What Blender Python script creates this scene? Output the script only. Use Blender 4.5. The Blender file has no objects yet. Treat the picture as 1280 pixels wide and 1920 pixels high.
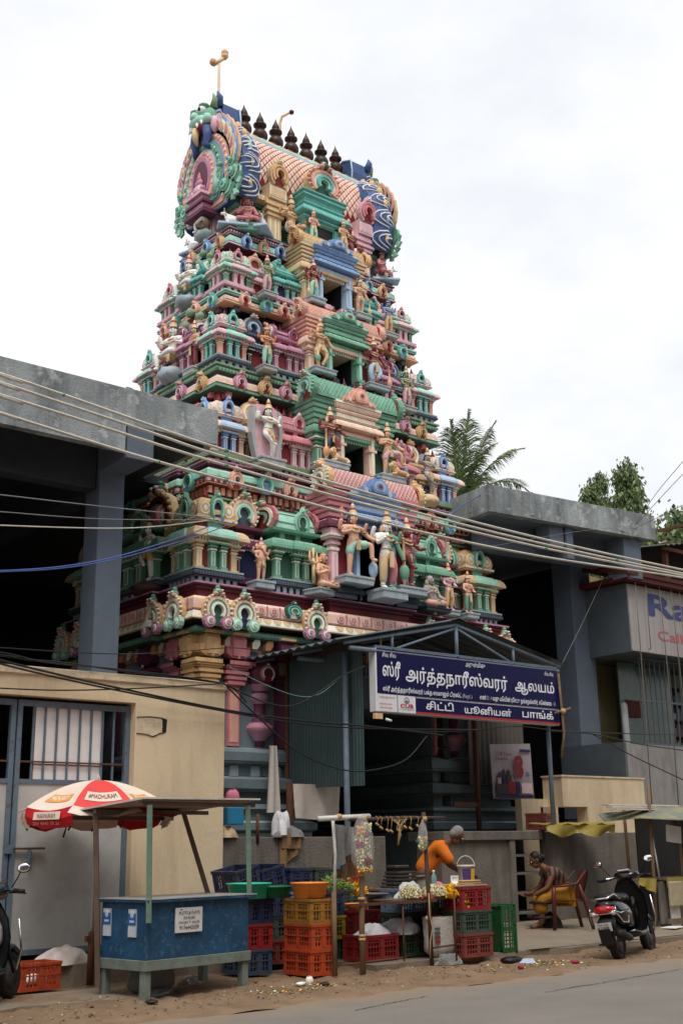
import bpy, bmesh, math, random
from mathutils import Vector, Matrix
from math import sin, cos, pi, radians, sqrt
random.seed(11)
S = bpy.context.scene
COL = S.collection
# ---------------------------------------------------------------- camera, sky, sun, exposure
cd = bpy.data.cameras.new('camera')
cd.sensor_fit = 'VERTICAL'; cd.sensor_height = 36.0; cd.sensor_width = 24.0
cd.lens = 2204.0/1920*36; cd.clip_start = .1; cd.clip_end = 2000
cam = bpy.data.objects.new('camera', cd); COL.objects.link(cam); S.camera = cam
def set_cam(pit, roll, yaw, h):
    fw = Vector((sin(yaw)*cos(pit), cos(yaw)*cos(pit), sin(pit)))
    rt = Vector((cos(yaw), -sin(yaw), 0)); up = rt.cross(fw)
    r = cos(roll)*rt+sin(roll)*up; u = -sin(roll)*rt+cos(roll)*up
    m = Matrix((r, u, -fw)).transposed().to_4x4(); m.translation = (0, 0, h)
    cam.matrix_world = m
set_cam(radians(15.853), radians(-.8827), radians(39.507), 1.45)

SUN_EL, SUN_AZ = radians(62), radians(212)   # azimuth of the sun, clockwise from +Y
wd = bpy.data.worlds.new('World'); S.world = wd; wd.use_nodes = True
nt = wd.node_tree; N = nt.nodes; L = nt.links
bg = N['Background']; bg.inputs['Strength'].default_value = .1
sky = N.new('ShaderNodeTexSky'); sky.sky_type = 'NISHITA'; sky.sun_disc = False
sky.sun_elevation = SUN_EL; sky.sun_rotation = SUN_AZ; sky.air_density = 1; sky.dust_density = 2
tc = N.new('ShaderNodeTexCoord')
mp = N.new('ShaderNodeMapping'); mp.inputs['Scale'].default_value = (1, 1, 2.2)
no = N.new('ShaderNodeTexNoise'); no.inputs['Scale'].default_value = 3.0; no.inputs['Detail'].default_value = 6; no.inputs['Roughness'].default_value = .55
cr = N.new('ShaderNodeValToRGB')
cr.color_ramp.elements[0].position = .36; cr.color_ramp.elements[0].color = (6.8, 7.0, 7.35, 1)
cr.color_ramp.elements[1].position = .54; cr.color_ramp.elements[1].color = (7.9, 7.9, 7.9, 1)
mx = N.new('ShaderNodeMix'); mx.data_type = 'RGBA'; mx.inputs[0].default_value = .95
L.new(tc.outputs['Generated'], mp.inputs[0]); L.new(mp.outputs[0], no.inputs['Vector'])
L.new(no.outputs['Fac'], cr.inputs[0]); L.new(sky.outputs[0], mx.inputs[6]); L.new(cr.outputs[0], mx.inputs[7])
L.new(mx.outputs[2], bg.inputs['Color'])
sd = bpy.data.lights.new('sun', 'SUN'); sd.energy = 1.5; sd.angle = radians(25); sd.color = (1, .95, .88)
sun = bpy.data.objects.new('sun', sd); COL.objects.link(sun)
dv = Vector((sin(SUN_AZ)*cos(SUN_EL), cos(SUN_AZ)*cos(SUN_EL), sin(SUN_EL)))
sun.rotation_euler = dv.to_track_quat('Z', 'Y').to_euler(); sun.location = dv*60
S.view_settings.view_transform = 'Standard'; S.view_settings.look = 'None'
S.view_settings.gamma = 1; S.view_settings.use_curve_mapping = False
S.view_settings.exposure = .46

# ---------------------------------------------------------------- materials
def lin(c):
    return tuple((x/12.92 if x <= .04045 else ((x+.055)/1.055)**2.4) for x in [v/255 for v in c])
MATS = {}
def mat(name, rgb, rough=.6, metal=0, var=.12, dirt=.25, dirt_rgb=None, scale=3., bump=.15, bscale=40., streak=0., spec=.3, alpha=1, trans=0, wear=None, weara=.0):
    """procedural paint: base colour with drifting tone, blotchy grime, fine relief, optional vertical streaks and chipped wear"""
    if name in MATS: return MATS[name]
    m = bpy.data.materials.new(name); MATS[name] = m; m.use_nodes = True
    t = m.node_tree; n = t.nodes; l = t.links; b = n['Principled BSDF']
    c = lin(rgb)
    geo = n.new('ShaderNodeNewGeometry')
    n1 = n.new('ShaderNodeTexNoise'); n1.inputs['Scale'].default_value = scale; n1.inputs['Detail'].default_value = 4
    n1.inputs['Roughness'].default_value = .6
    l.new(geo.outputs['Position'], n1.inputs['Vector'])
    r1 = n.new('ShaderNodeValToRGB'); e = r1.color_ramp.elements
    e[0].position = .3; e[0].color = tuple(x*(1-var) for x in c)+(1,)
    e[1].position = .7; e[1].color = tuple(min(1, x*(1+var)) for x in c)+(1,)
    l.new(n1.outputs['Fac'], r1.inputs[0]); out = r1.outputs[0]
    if dirt > 0:
        d = lin(dirt_rgb or (70, 62, 55))
        mp = n.new('ShaderNodeMapping'); mp.inputs['Scale'].default_value = (1, 1, .22 if streak else 1)
        l.new(geo.outputs['Position'], mp.inputs[0])
        n2 = n.new('ShaderNodeTexNoise'); n2.inputs['Scale'].default_value = scale*2.3; n2.inputs['Detail'].default_value = 7; n2.inputs['Roughness'].default_value = .7
        l.new(mp.outputs[0], n2.inputs['Vector'])
        r2 = n.new('ShaderNodeValToRGB'); r2.color_ramp.elements[0].position = .45; r2.color_ramp.elements[1].position = .75
        r2.color_ramp.elements[0].color = (0, 0, 0, 1); r2.color_ramp.elements[1].color = (dirt, dirt, dirt, 1)
        l.new(n2.outputs['Fac'], r2.inputs[0])
        x = n.new('ShaderNodeMix'); x.data_type = 'RGBA'; l.new(r2.outputs[0], x.inputs[0]); l.new(out, x.inputs[6])
        x.inputs[7].default_value = d+(1,); out = x.outputs[2]
    if wear:
        n4 = n.new('ShaderNodeTexNoise'); n4.inputs['Scale'].default_value = scale*5; n4.inputs['Detail'].default_value = 6; n4.inputs['Roughness'].default_value = .65
        l.new(geo.outputs['Position'], n4.inputs['Vector'])
        r4 = n.new('ShaderNodeValToRGB'); r4.color_ramp.elements[0].position = .55; r4.color_ramp.elements[1].position = .64
        r4.color_ramp.elements[0].color = (0, 0, 0, 1); r4.color_ramp.elements[1].color = (weara,)*3+(1,)
        l.new(n4.outputs['Fac'], r4.inputs[0])
        x = n.new('ShaderNodeMix'); x.data_type = 'RGBA'; l.new(r4.outputs[0], x.inputs[0]); l.new(out, x.inputs[6])
        x.inputs[7].default_value = lin(wear)+(1,); out = x.outputs[2]
    l.new(out, b.inputs['Base Color'])
    b.inputs['Roughness'].default_value = rough; b.inputs['Metallic'].default_value = metal
    b.inputs['Specular IOR Level'].default_value = spec
    if trans: b.inputs['Transmission Weight'].default_value = trans
    if alpha < 1: b.inputs['Alpha'].default_value = alpha
    if bump:
        n3 = n.new('ShaderNodeTexNoise'); n3.inputs['Scale'].default_value = bscale; n3.inputs['Detail'].default_value = 3
        l.new(geo.outputs['Position'], n3.inputs['Vector'])
        bp = n.new('ShaderNodeBump'); bp.inputs['Strength'].default_value = bump; bp.inputs['Distance'].default_value = .02
        l.new(n3.outputs['Fac'], bp.inputs['Height']); l.new(bp.outputs[0], b.inputs['Normal'])
    return m
def paint(name, rgb, **k):
    k.setdefault('dirt', .22); k.setdefault('bump', .25); k.setdefault('bscale', 55); k.setdefault('rough', .55)
    return mat('paint_'+name, rgb, **k)

# ---------------------------------------------------------------- mesh builder
class MB:
    outline = None
    def __init__(s): s.v = []; s.f = []; s.k = []; s.mats = []; s.M = None; s.sm = []
    def mi(s, m):
        if m not in s.mats: s.mats.append(m)
        return s.mats.index(m)
    def add(s, vs, fs, m, smooth=False):
        o = len(s.v)
        if s.M is not None: vs = [tuple(s.M @ Vector(p)) for p in vs]
        s.v += [tuple(p) for p in vs]
        per = isinstance(m, (list, tuple))
        for i, f in enumerate(fs):
            s.f.append(tuple(o+q for q in f)); s.k.append(s.mi(m[i] if per else m)); s.sm.append(smooth)
    def box(s, x0, x1, y0, y1, z0, z1, m, c=0):
        if c:
            cx, cy, cz = (x0+x1)/2, (y0+y1)/2, (z0+z1)/2; a, b, d = (x1-x0)/2, (y1-y0)/2, (z1-z0)/2
            c = min(c, a*.6, b*.6, d*.6); vs = []; ix = {}
            for sx in (-1, 1):
                for sy in (-1, 1):
                    for sz in (-1, 1):
                        for ax in range(3):
                            p = [a-c, b-c, d-c]; p[ax] = (a, b, d)[ax]
                            ix[sx, sy, sz, ax] = len(vs); vs.append((cx+sx*p[0], cy+sy*p[1], cz+sz*p[2]))
            fs = []
            def fc(l): fs.append(tuple(l))
            for sg in (-1, 1):
                q = [(1, 1), (-1, 1), (-1, -1), (1, -1)]
                if sg < 0: q = q[::-1]
                fc([ix[sg, a_, b_, 0] for a_, b_ in q]); fc([ix[b_, sg, a_, 1] for a_, b_ in q]); fc([ix[a_, b_, sg, 2] for a_, b_ in q])
            for s1 in (-1, 1):
                for s2 in (-1, 1):
                    fc([ix[s1, s2, -1, 0], ix[s1, s2, 1, 0], ix[s1, s2, 1, 1], ix[s1, s2, -1, 1]][::1 if s1*s2 < 0 else -1])
                    fc([ix[-1, s1, s2, 1], ix[1, s1, s2, 1], ix[1, s1, s2, 2], ix[-1, s1, s2, 2]][::1 if s1*s2 < 0 else -1])
                    fc([ix[s1, -1, s2, 0], ix[s1, 1, s2, 0], ix[s1, 1, s2, 2], ix[s1, -1, s2, 2]][::-1 if s1*s2 < 0 else 1])
                    for s3 in (-1, 1):
                        fc([ix[s1, s2, s3, 0], ix[s1, s2, s3, 1], ix[s1, s2, s3, 2]][::1 if s1*s2*s3 > 0 else -1])
            s.add(vs, fs, m); return
        vs = [(x0, y0, z0), (x1, y0, z0), (x1, y1, z0), (x0, y1, z0), (x0, y0, z1), (x1, y0, z1), (x1, y1, z1), (x0, y1, z1)]
        s.add(vs, [(3, 2, 1, 0), (4, 5, 6, 7), (0, 1, 5, 4), (1, 2, 6, 5), (2, 3, 7, 6), (3, 0, 4, 7)], m)
    def cbox(s, c, sz, m, ch=0, R=None):
        o = s.M
        T = Matrix.Translation(c)
        if R is not None: T = T @ R.to_4x4()
        s.M = T if o is None else o @ T
        s.box(-sz[0]/2, sz[0]/2, -sz[1]/2, sz[1]/2, -sz[2]/2, sz[2]/2, m, ch); s.M = o
    def lathe(s, c, prof, m, n=10, smooth=True, a0=0, a1=2*pi, sx=1, sy=1):
        """prof: (radius, z); m: one material or one per segment"""
        full = abs(a1-a0-2*pi) < 1e-6; nn = n if full else n+1
        vs = []; fs = []; ms = []
        for r, z in prof:
            for i in range(nn):
                a = a0+(a1-a0)*i/n; vs.append((c[0]+r*cos(a)*sx, c[1]+r*sin(a)*sy, c[2]+z))
        for j in range(len(prof)-1):
            for i in range(n):
                i2 = (i+1) % nn
                fs.append((j*nn+i, j*nn+i2, (j+1)*nn+i2, (j+1)*nn+i)); ms.append(m[j] if isinstance(m, (list, tuple)) else m)
        if full:
            if prof[0][0] > 1e-4: fs.append(tuple(range(nn))[::-1]); ms.append(ms[0])
            if prof[-1][0] > 1e-4: fs.append(tuple((len(prof)-1)*nn+i for i in range(nn))); ms.append(ms[-1])
        s.add(vs, fs, ms, smooth)
    def tube(s, pts, r, m, n=6, smooth=True, cap=True, sq=1.):
        pts = [Vector(p) for p in pts]; vs = []; fs = []
        rs = r if isinstance(r, (list, tuple)) else [r]*len(pts)
        up = None
        for i, p in enumerate(pts):
            d = (pts[min(i+1, len(pts)-1)]-pts[max(i-1, 0)])
            d = d.normalized() if d.length > 1e-9 else Vector((0, 0, 1))
            if up is None:
                up = Vector((0, 0, 1)) if abs(d.z) < .9 else Vector((0, 1, 0))
            a = d.cross(up)
            if a.length < 1e-6: a = d.orthogonal()
            a.normalize(); b = a.cross(d).normalized(); up = b
            for k in range(n):
                t = 2*pi*k/n; vs.append(p+a*cos(t)*rs[i]+b*sin(t)*rs[i]*sq)
        for i in range(len(pts)-1):
            for k in range(n):
                k2 = (k+1) % n; fs.append((i*n+k2, i*n+k, (i+1)*n+k, (i+1)*n+k2))
        if cap: fs.append(tuple(range(n))); fs.append(tuple((len(pts)-1)*n+k for k in range(n))[::-1])
        s.add(vs, fs, m, smooth)
    def ell(s, c, r, m, nu=10, nv=6, smooth=True, R=None, wob=0, seed=0):
        rn = random.Random(seed); vs = []; fs = []
        R = R or Matrix.Identity(3)
        for j in range(nv+1):
            t = pi*j/nv
            for i in range(nu):
                p = 2*pi*i/nu; k = 1+wob*(rn.random()-.5)*2
                q = R @ Vector((r[0]*sin(t)*cos(p)*k, r[1]*sin(t)*sin(p)*k, r[2]*cos(t)*k)); vs.append(q+Vector(c))
        for j in range(nv):
            for i in range(nu):
                i2 = (i+1) % nu; f = [(j*nu+i), (j+1)*nu+i, (j+1)*nu+i2, j*nu+i2]
                if j == 0: f = f[:3]
                elif j == nv-1: f = [f[0], f[1], f[3]]
                fs.append(tuple(f))
        s.add(vs, fs, m, smooth)
    def sweep(s, plan, prof, m, top=True, bot=True, closed=True):
        """profile (offset outwards, z) carried round a plan polygon (counter-clockwise), mitred; m one or one per profile segment"""
        if s.outline is not None and isinstance(m, (list, tuple)):      # painted dark line where two colours meet
            pr = [prof[0]]; mm = []
            for j in range(len(prof)-1):
                a, b_ = prof[j], prof[j+1]; ln = math.hypot(b_[0]-a[0], b_[1]-a[1])
                if j and m[j] is not m[j-1] and ln > .03:
                    k = .011/ln; pr.append((a[0]+(b_[0]-a[0])*k, a[1]+(b_[1]-a[1])*k)); mm.append(s.outline)
                pr.append(b_); mm.append(m[j])
            prof, m = pr, mm
        n = len(plan); P = [Vector(p) for p in plan]; mit = []
        for i in range(n):
            a, b, c = P[i-1], P[i], P[(i+1) % n]
            d1 = (b-a).normalized(); d2 = (c-b).normalized()
            n1 = Vector((d1.y, -d1.x)); n2 = Vector((d2.y, -d2.x)); mit.append((n1+n2)/max(.2, 1+n1.dot(n2)))
        vs = []; fs = []; ms = []
        for o, z in prof:
            for i in range(n): q = P[i]+mit[i]*o; vs.append((q.x, q.y, z))
        for j in range(len(prof)-1):
            for i in range(n):
                i2 = (i+1) % n; fs.append((j*n+i, j*n+i2, (j+1)*n+i2, (j+1)*n+i)); ms.append(m[j] if isinstance(m, (list, tuple)) else m)
        if bot: fs.append(tuple(range(n))[::-1]); ms.append(ms[0])
        if top: fs.append(tuple((len(prof)-1)*n+i for i in range(n))); ms.append(ms[-1])
        s.add(vs, fs, ms)
    def slab(s, poly, w0, w1, m, fn=lambda u, v, w: (u, -w, v), side=None, smooth=False):
        """extrude a 2-D outline (u, v) from w0 to w1; fn maps (u, v, w) into space (default: front facing -Y)"""
        n = len(poly); vs = [fn(u, v, w0) for u, v in poly]+[fn(u, v, w1) for u, v in poly]
        fs = [tuple(range(n))[::-1], tuple(n+i for i in range(n))]+[(i, (i+1) % n, n+(i+1) % n, n+i) for i in range(n)]
        s.add(vs, fs, [m, m]+[side or m]*n)
    def strip(s, A, B, m, smooth=False):
        n = len(A); s.add(list(A)+list(B), [(i, i+1, n+i+1, n+i) for i in range(n-1)], m, smooth)
    def mesh(s, name):
        me = bpy.data.meshes.new(name); me.from_pydata(s.v, [], s.f)
        for m in s.mats: me.materials.append(m)
        me.polygons.foreach_set('material_index', s.k); me.polygons.foreach_set('use_smooth', s.sm)
        me.update(); return me
    def obj(s, name, parent=None, label=None, loc=None, rz=0, **kw):
        return put(s.mesh(name), name, parent, label, loc, rz, **kw)
def put(me, name, parent=None, label=None, loc=None, rz=0, scale=None, kind=None, cat=None, group=None, mtx=None):
    o = bpy.data.objects.new(name, me); COL.objects.link(o)
    if parent is not None: o.parent = parent
    if loc is not None: o.location = loc
    if rz: o.rotation_euler = (0, 0, rz)
    if scale: o.scale = (scale,)*3 if not isinstance(scale, (tuple, list)) else scale
    if mtx is not None: o.matrix_local = mtx
    if label: o['label'] = label
    if cat: o['category'] = cat
    if group: o['group'] = group
    if kind: o['kind'] = kind
    return o
def thing(name, label, cat, loc=(0, 0, 0), rz=0, group=None):
    return put(None, name, None, label, loc, rz, cat=cat, group=group)
KIDS = {}
def dup(o, parent=None, loc=None, rz=None, label=None, scale=None):
    c = o.copy(); COL.objects.link(c)
    if parent is not None: c.parent = parent
    if loc is not None: c.location = loc
    if rz is not None: c.rotation_euler = (0, 0, rz)
    if scale is not None: c.scale = (scale,)*3 if not isinstance(scale, (tuple, list)) else scale
    if label: c['label'] = label
    for ch in list(o.children):
        dup(ch, c)
    return c
def text_mesh(body, size, m, bold=0., ext=.002):
    """lettering as one flat mesh; overlapping outlines of a glyph are filled one by one, so none cancels another"""
    from mathutils.geometry import delaunay_2d_cdt
    c = bpy.data.curves.new('lettering', 'FONT'); c.body = body; c.size = size; c.resolution_u = 3
    o = bpy.data.objects.new('lettering', c); COL.objects.link(o); bpy.context.view_layer.update()
    cu = o.to_curve(bpy.context.evaluated_depsgraph_get()); polys = []
    for sp in cu.splines:
        B = sp.bezier_points; n = len(B); pts = []
        if n < 2: continue
        for i in range(n):
            a, b_ = B[i], B[(i+1) % n]; k = 1 if (a.handle_right-a.co).length < 1e-5 and (b_.handle_left-b_.co).length < 1e-5 else 4
            for j in range(k):
                t = j/k; q = (1-t)**3*a.co+3*(1-t)**2*t*a.handle_right+3*(1-t)*t*t*b_.handle_left+t**3*b_.co; pts.append(Vector((q.x, q.y)))
        P_ = [p for i, p in enumerate(pts) if (p-pts[i-1]).length > 1e-6]
        if len(P_) > 2: polys.append(P_)
    o.to_curve_clear(); bpy.data.objects.remove(o); bpy.data.curves.remove(c)
    area = lambda P_: sum(P_[i-1].x*P_[i].y-P_[i].x*P_[i-1].y for i in range(len(P_)))/2
    tot = sum(area(P_) for P_ in polys); sg = 1 if tot > 0 else -1
    if bold:
        for k, P_ in enumerate(polys):
            n = len(P_); out = []
            for i in range(n):
                d1 = (P_[i]-P_[i-1]).normalized(); d2 = (P_[(i+1) % n]-P_[i]).normalized(); nn = Vector((d1.y+d2.y, -d1.x-d2.x))
                out.append(P_[i]+(nn.normalized() if nn.length > 1e-6 else nn)*bold*sg*size)
            polys[k] = out
    bb = lambda P_: (min(q.x for q in P_), max(q.x for q in P_))
    groups = []
    for P_ in sorted(polys, key=lambda P_: bb(P_)[0]):       # glyphs: outlines whose x ranges overlap
        x0, x1 = bb(P_)
        if groups and x0 < groups[-1][1]-1e-6: groups[-1][0].append(P_); groups[-1][1] = max(groups[-1][1], x1)
        else: groups.append([[P_], x1])
    b = MB()
    for G, _ in groups:
        vs = []; ed = []
        for P_ in G: k = len(vs); n = len(P_); vs += P_; ed += [(k+i, k+(i+1) % n) for i in range(n)]
        ov, oe, of, *_r = delaunay_2d_cdt(vs, ed, [], 0, 1e-5); keep = []
        for t in of:
            cx = sum(ov[i].x for i in t)/len(t); cy = sum(ov[i].y for i in t)/len(t); w = 0
            for P_ in G:
                for i in range(len(P_)):
                    q, r = P_[i-1], P_[i]
                    if (q.y > cy) != (r.y > cy) and cx < (r.x-q.x)*(cy-q.y)/(r.y-q.y)+q.x: w += 1 if r.y > q.y else -1
            if w: keep.append(tuple(t))
        b.add([(q.x, q.y, ext) for q in ov], keep, m)
    return b.mesh('lettering')
def fit_text(body, w, h, m, name, parent, mtx, bold=0., cx=None, kind=None):
    """lettering scaled to a width and height, its lower left corner at the matrix origin, in the matrix's x-y plane"""
    me = text_mesh(body, 1., m, bold)
    xs = [v.co.x for v in me.vertices]; ys = [v.co.y for v in me.vertices]
    x0, x1, y0, y1 = min(xs), max(xs), min(ys), max(ys); sx = w/(x1-x0); sy = h/(y1-y0)
    for v in me.vertices: v.co = ((v.co.x-x0)*sx, (v.co.y-y0)*sy, v.co.z)
    return put(me, name, parent, mtx=mtx)
# ---------------------------------------------------------------- skinned figures
def skin_mesh(V, E, root, sub=1):
    """V: name -> (point, radius); E: pairs; a Skin + Subdivision surface, evaluated to a mesh"""
    bm = bmesh.new(); ly = bm.verts.layers.skin.verify(); ix = {}
    for k, (p, r) in V.items():
        v = bm.verts.new(p); rr = r if isinstance(r, (tuple, list)) else (r, r)
        v[ly].radius = rr; v[ly].use_root = (k == root); ix[k] = v
    for a, b in E: bm.edges.new((ix[a], ix[b]))
    me = bpy.data.meshes.new('skin'); bm.to_mesh(me); bm.free()
    o = bpy.data.objects.new('skin', me); COL.objects.link(o)
    md = o.modifiers.new('s', 'SKIN'); md.use_smooth_shade = True
    if sub: m2 = o.modifiers.new('u', 'SUBSURF'); m2.levels = sub; m2.render_levels = sub
    bpy.context.view_layer.update()
    r = bpy.data.meshes.new_from_object(o.evaluated_get(bpy.context.evaluated_depsgraph_get()))
    bpy.data.objects.remove(o); bpy.data.meshes.remove(me)
    return r
def absorb(mb, me, m):
    """take a mesh's faces into a builder; m: material or function of the face centre"""
    fs = [tuple(p.vertices) for p in me.polygons]
    ms = [m(p.center) for p in me.polygons] if callable(m) else m
    mb.add([v.co[:] for v in me.vertices], fs, ms, True); bpy.data.meshes.remove(me)
# ================================================================ GROUND, STREET, BUILDINGS
asphalt = mat('asphalt', (122, 117, 111), rough=.9, var=.10, dirt=.25, dirt_rgb=(150, 132, 112), scale=.9, bump=.5, bscale=90)
t_ = asphalt.node_tree; bs_ = t_.nodes['Principled BSDF']; src = bs_.inputs['Base Color'].links[0].from_socket
ge_ = t_.nodes.new('ShaderNodeNewGeometry'); sx_ = t_.nodes.new('ShaderNodeSeparateXYZ'); t_.links.new(ge_.outputs['Position'], sx_.inputs[0])
n_ = t_.nodes.new('ShaderNodeTexNoise'); n_.inputs['Scale'].default_value = 1.6; n_.inputs['Detail'].default_value = 8; n_.inputs['Roughness'].default_value = .7; t_.links.new(ge_.outputs['Position'], n_.inputs['Vector'])
ma = t_.nodes.new('ShaderNodeMath'); ma.operation = 'MULTIPLY_ADD'; t_.links.new(n_.outputs['Fac'], ma.inputs[0]); ma.inputs[1].default_value = 1.6; t_.links.new(sx_.outputs['Y'], ma.inputs[2])
mr = t_.nodes.new('ShaderNodeMapRange'); t_.links.new(ma.outputs[0], mr.inputs[0]); mr.inputs[1].default_value = 9.6; mr.inputs[2].default_value = 10.9
mm = t_.nodes.new('ShaderNodeMix'); mm.data_type = 'RGBA'; t_.links.new(mr.outputs[0], mm.inputs[0]); t_.links.new(src, mm.inputs[6]); mm.inputs[7].default_value = lin((146, 126, 104))+(1,); t_.links.new(mm.outputs[2], bs_.inputs['Base Color'])
earth = mat('dirt', (130, 107, 85), rough=.95, var=.2, dirt=.5, dirt_rgb=(104, 84, 64), scale=2.2, bump=.9, bscale=30)
paving = mat('pavement_concrete', (134, 122, 106), rough=.9, var=.12, dirt=.45, dirt_rgb=(92, 82, 70), scale=1.6, bump=.4, bscale=40)
conc = mat('bare_concrete', (148, 154, 156), rough=.9, var=.32, dirt=.85, dirt_rgb=(70, 76, 80), streak=1, scale=.9, bump=.5, bscale=25, wear=(196, 198, 196), weara=.6)
conc_b = mat('painted_concrete', (98, 108, 122), rough=.85, var=.08, dirt=.25, dirt_rgb=(70, 76, 86), scale=1.5, bump=.2)
conc_s = mat('shaded_concrete', (58, 63, 70), rough=.9, var=.15, dirt=.3)  # concrete darkened to put the hall's shade into roof and beams
conc_d = mat('dark_interior', (30, 32, 36), rough=.9, var=.15, dirt=.2, scale=1.5)  # near-black, so the deep shade of interiors sits in the colour
oldc = mat('stained_concrete', (112, 106, 99), rough=.95, var=.16, dirt=.65, dirt_rgb=(62, 56, 50), scale=2.2, bump=.5, bscale=30, streak=1)
beige = mat('beige_plaster', (216, 196, 164), rough=.85, var=.06, dirt=.42, dirt_rgb=(132, 106, 80), scale=.9, bump=.18, bscale=18, streak=1, wear=(196, 180, 160), weara=.35)
coping = mat('beige_coping', (214, 196, 166), rough=.9, var=.12, dirt=.5, dirt_rgb=(120, 104, 88), scale=3, bump=.4)
steel_b = mat('blue_grey_paint', (98, 118, 134), rough=.5, var=.1, dirt=.3, dirt_rgb=(92, 66, 50), scale=3, bump=.15, wear=(110, 62, 40), weara=.6)
sheet_g = mat('grey_sheet', (186, 186, 183), rough=.55, metal=.1, var=.10, dirt=.3, dirt_rgb=(104, 100, 98), scale=1.6, bump=.08)
black_m = mat('black_rubber', (26, 26, 28), rough=.6, var=.1, dirt=.15)
rust = mat('rusty_steel', (96, 62, 46), rough=.8, var=.2, dirt=.4, dirt_rgb=(60, 40, 32))
wood = mat('weathered_wood', (116, 98, 84), rough=.85, var=.2, dirt=.4, dirt_rgb=(72, 58, 48), scale=6, streak=1)
b = MB(); b.box(-400, 500, -300, 600, -1.2, -.012, earth); b.obj('ground', kind='structure')
def noise_sheet(x0, x1, y0, y1, nx, ny, zf, m, name, seed=1):
    rn = random.Random(seed); b = MB(); vs = []
    for j in range(ny+1):
        for i in range(nx+1):
            x = x0+(x1-x0)*i/nx; y = y0+(y1-y0)*j/ny; vs.append((x, y, zf(x, y, rn)))
    b.add(vs, [(j*(nx+1)+i, j*(nx+1)+i+1, (j+1)*(nx+1)+i+1, (j+1)*(nx+1)+i) for j in range(ny) for i in range(nx)], m, True)
    o = b.obj(name, kind='structure'); return o
noise_sheet(-60, 120, -9, 9.95, 60, 8, lambda x, y, r: 0, asphalt, 'road')
b = MB(); rn = random.Random(31); tar = mat('tar_seam', (74, 70, 67), rough=.9, dirt=.2)
for (x0, y0, x1, y1) in ((9.6, 8.55, 12.6, 8.9), (7.4, 8.9, 8.6, 9.2), (11.0, 7.6, 14.5, 8.0)):
    n = 40; pts = [(x0+(x1-x0)*i/n, y0+(y1-y0)*i/n+rn.gauss(0, .012)) for i in range(n+1)]; w = [.004+.008*rn.random() for _ in pts]
    b.strip([(x, y-w[i], .004) for i, (x, y) in enumerate(pts)], [(x, y+w[i], .004) for i, (x, y) in enumerate(pts)], tar)
b.obj('road_seams', kind='structure')
def verge(x, y, r):
    e = 9.62+.12*sin(x*1.7)+.10*sin(x*4.3+1)+.05*sin(x*9.1)+.018*max(0, x-10)**1.5
    t = max(0, min(1, (y-e)/1.1)); h = (.05 if x < 12 else .03)*t
    return -.006+(.012 if y > e else 0)+h+(r.random()-.5)*.035*t+.02*t*sin(x*3.1+y*2)
noise_sheet(-4, 30, 9.5, 11.6, 330, 24, verge, earth, 'dirt_verge', 3)
b = MB(); b.box(-40, 9.4, 11.5, 13.0, -.2, .03, earth); b.obj('back_dirt', kind='structure')
# pavement slabs: kerb edge broken irregularly
def slab_edge(x0, x1, yf, yb, z, n, m, name, amp=.05, seed=2):
    rn = random.Random(seed); b = MB(); pts = [(x0+(x1-x0)*i/n, yf+(rn.random()-.5)*amp+(.10*(rn.random() > .88))) for i in range(n+1)]
    poly = pts+[(x1, yb), (x0, yb)]
    b.slab(poly, -.3, z, m, fn=lambda u, v, w: (u, v, w)); 
    return b.obj(name, kind='structure')
slab_edge(9.4, 12.0, 10.92, 13.6, .125, 16, paving, 'pavement', .05, 4)
slab_edge(12.0, 34, 11.02, 15.0, .10, 70, paving, 'pavement', .10, 5)
noise_sheet(12.02, 34, 11.12, 14.6, 60, 8, lambda x, y, r: .105+(y-11.1)*.058+.004*r.random(), paving, 'pavement_surface', 6)
slab_edge(-6, 6.3, 10.78, 11.75, .07, 40, paving, 'concrete_apron', .06, 7)
slab_edge(-6, 9.4, 12.35, 13.4, .26, 40, paving, 'gate_step', .08, 9)
b = MB(); b.box(9.4, 14.4, 13.6, 17, -.2, .16, oldc); b.obj('temple_forecourt', kind='structure')

# ---- beige gatehouse wall with steel gate
gh = thing('gatehouse', 'cream plastered gatehouse with stained coping and a wide steel gate', 'building', (5, 13, 0))
def wbox(b, *a, **k): b.box(*a, **k)
b = MB(); X0 = 3.4-5; XR = 8.68-5; GR = 7.36-5
b.box(GR, XR, 0, .24, .1, 3.44, beige); b.box(X0, GR, 0, .24, 3.2, 3.44, beige); b.box(X0, -.9, 0, .24, .1, 3.2, beige)
b.box(XR-.22, XR, .24, 2.2, .1, 3.44, beige)
b.obj('wall', gh)
b = MB(); b.box(X0, XR+.02, -.03, .27, 3.44, 3.54, coping, .012); b.obj('coping', gh)
b = MB(); b.box(X0, XR-.3, .27, 6, 3.36, 3.45, oldc); b.obj('roof', gh)
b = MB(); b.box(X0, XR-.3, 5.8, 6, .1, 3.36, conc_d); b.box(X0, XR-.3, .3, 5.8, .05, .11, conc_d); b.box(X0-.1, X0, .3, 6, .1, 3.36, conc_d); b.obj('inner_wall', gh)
b = MB(); rn = random.Random(3)     # cracked patch beside the opening
b.slab([(2.40, 3.02), (2.62, 3.03), (2.74, 3.01), (2.76, 2.93), (2.70, 2.84), (2.60, 2.80), (2.40, 2.83)], .0, .006, coping, fn=lambda u, v, w: (u, -w, v))
for a, c in (((2.38, 3.025), (2.76, 3.03)), ((2.38, 2.825), (2.62, 2.795)), ((2.62, 2.795), (2.77, 2.85))): b.tube([(a[0], -.006, a[1]), ((a[0]+c[0])/2, -.008, (a[1]+c[1])/2+.012), (c[0], -.006, c[1])], .006, black_m, 4)
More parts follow.
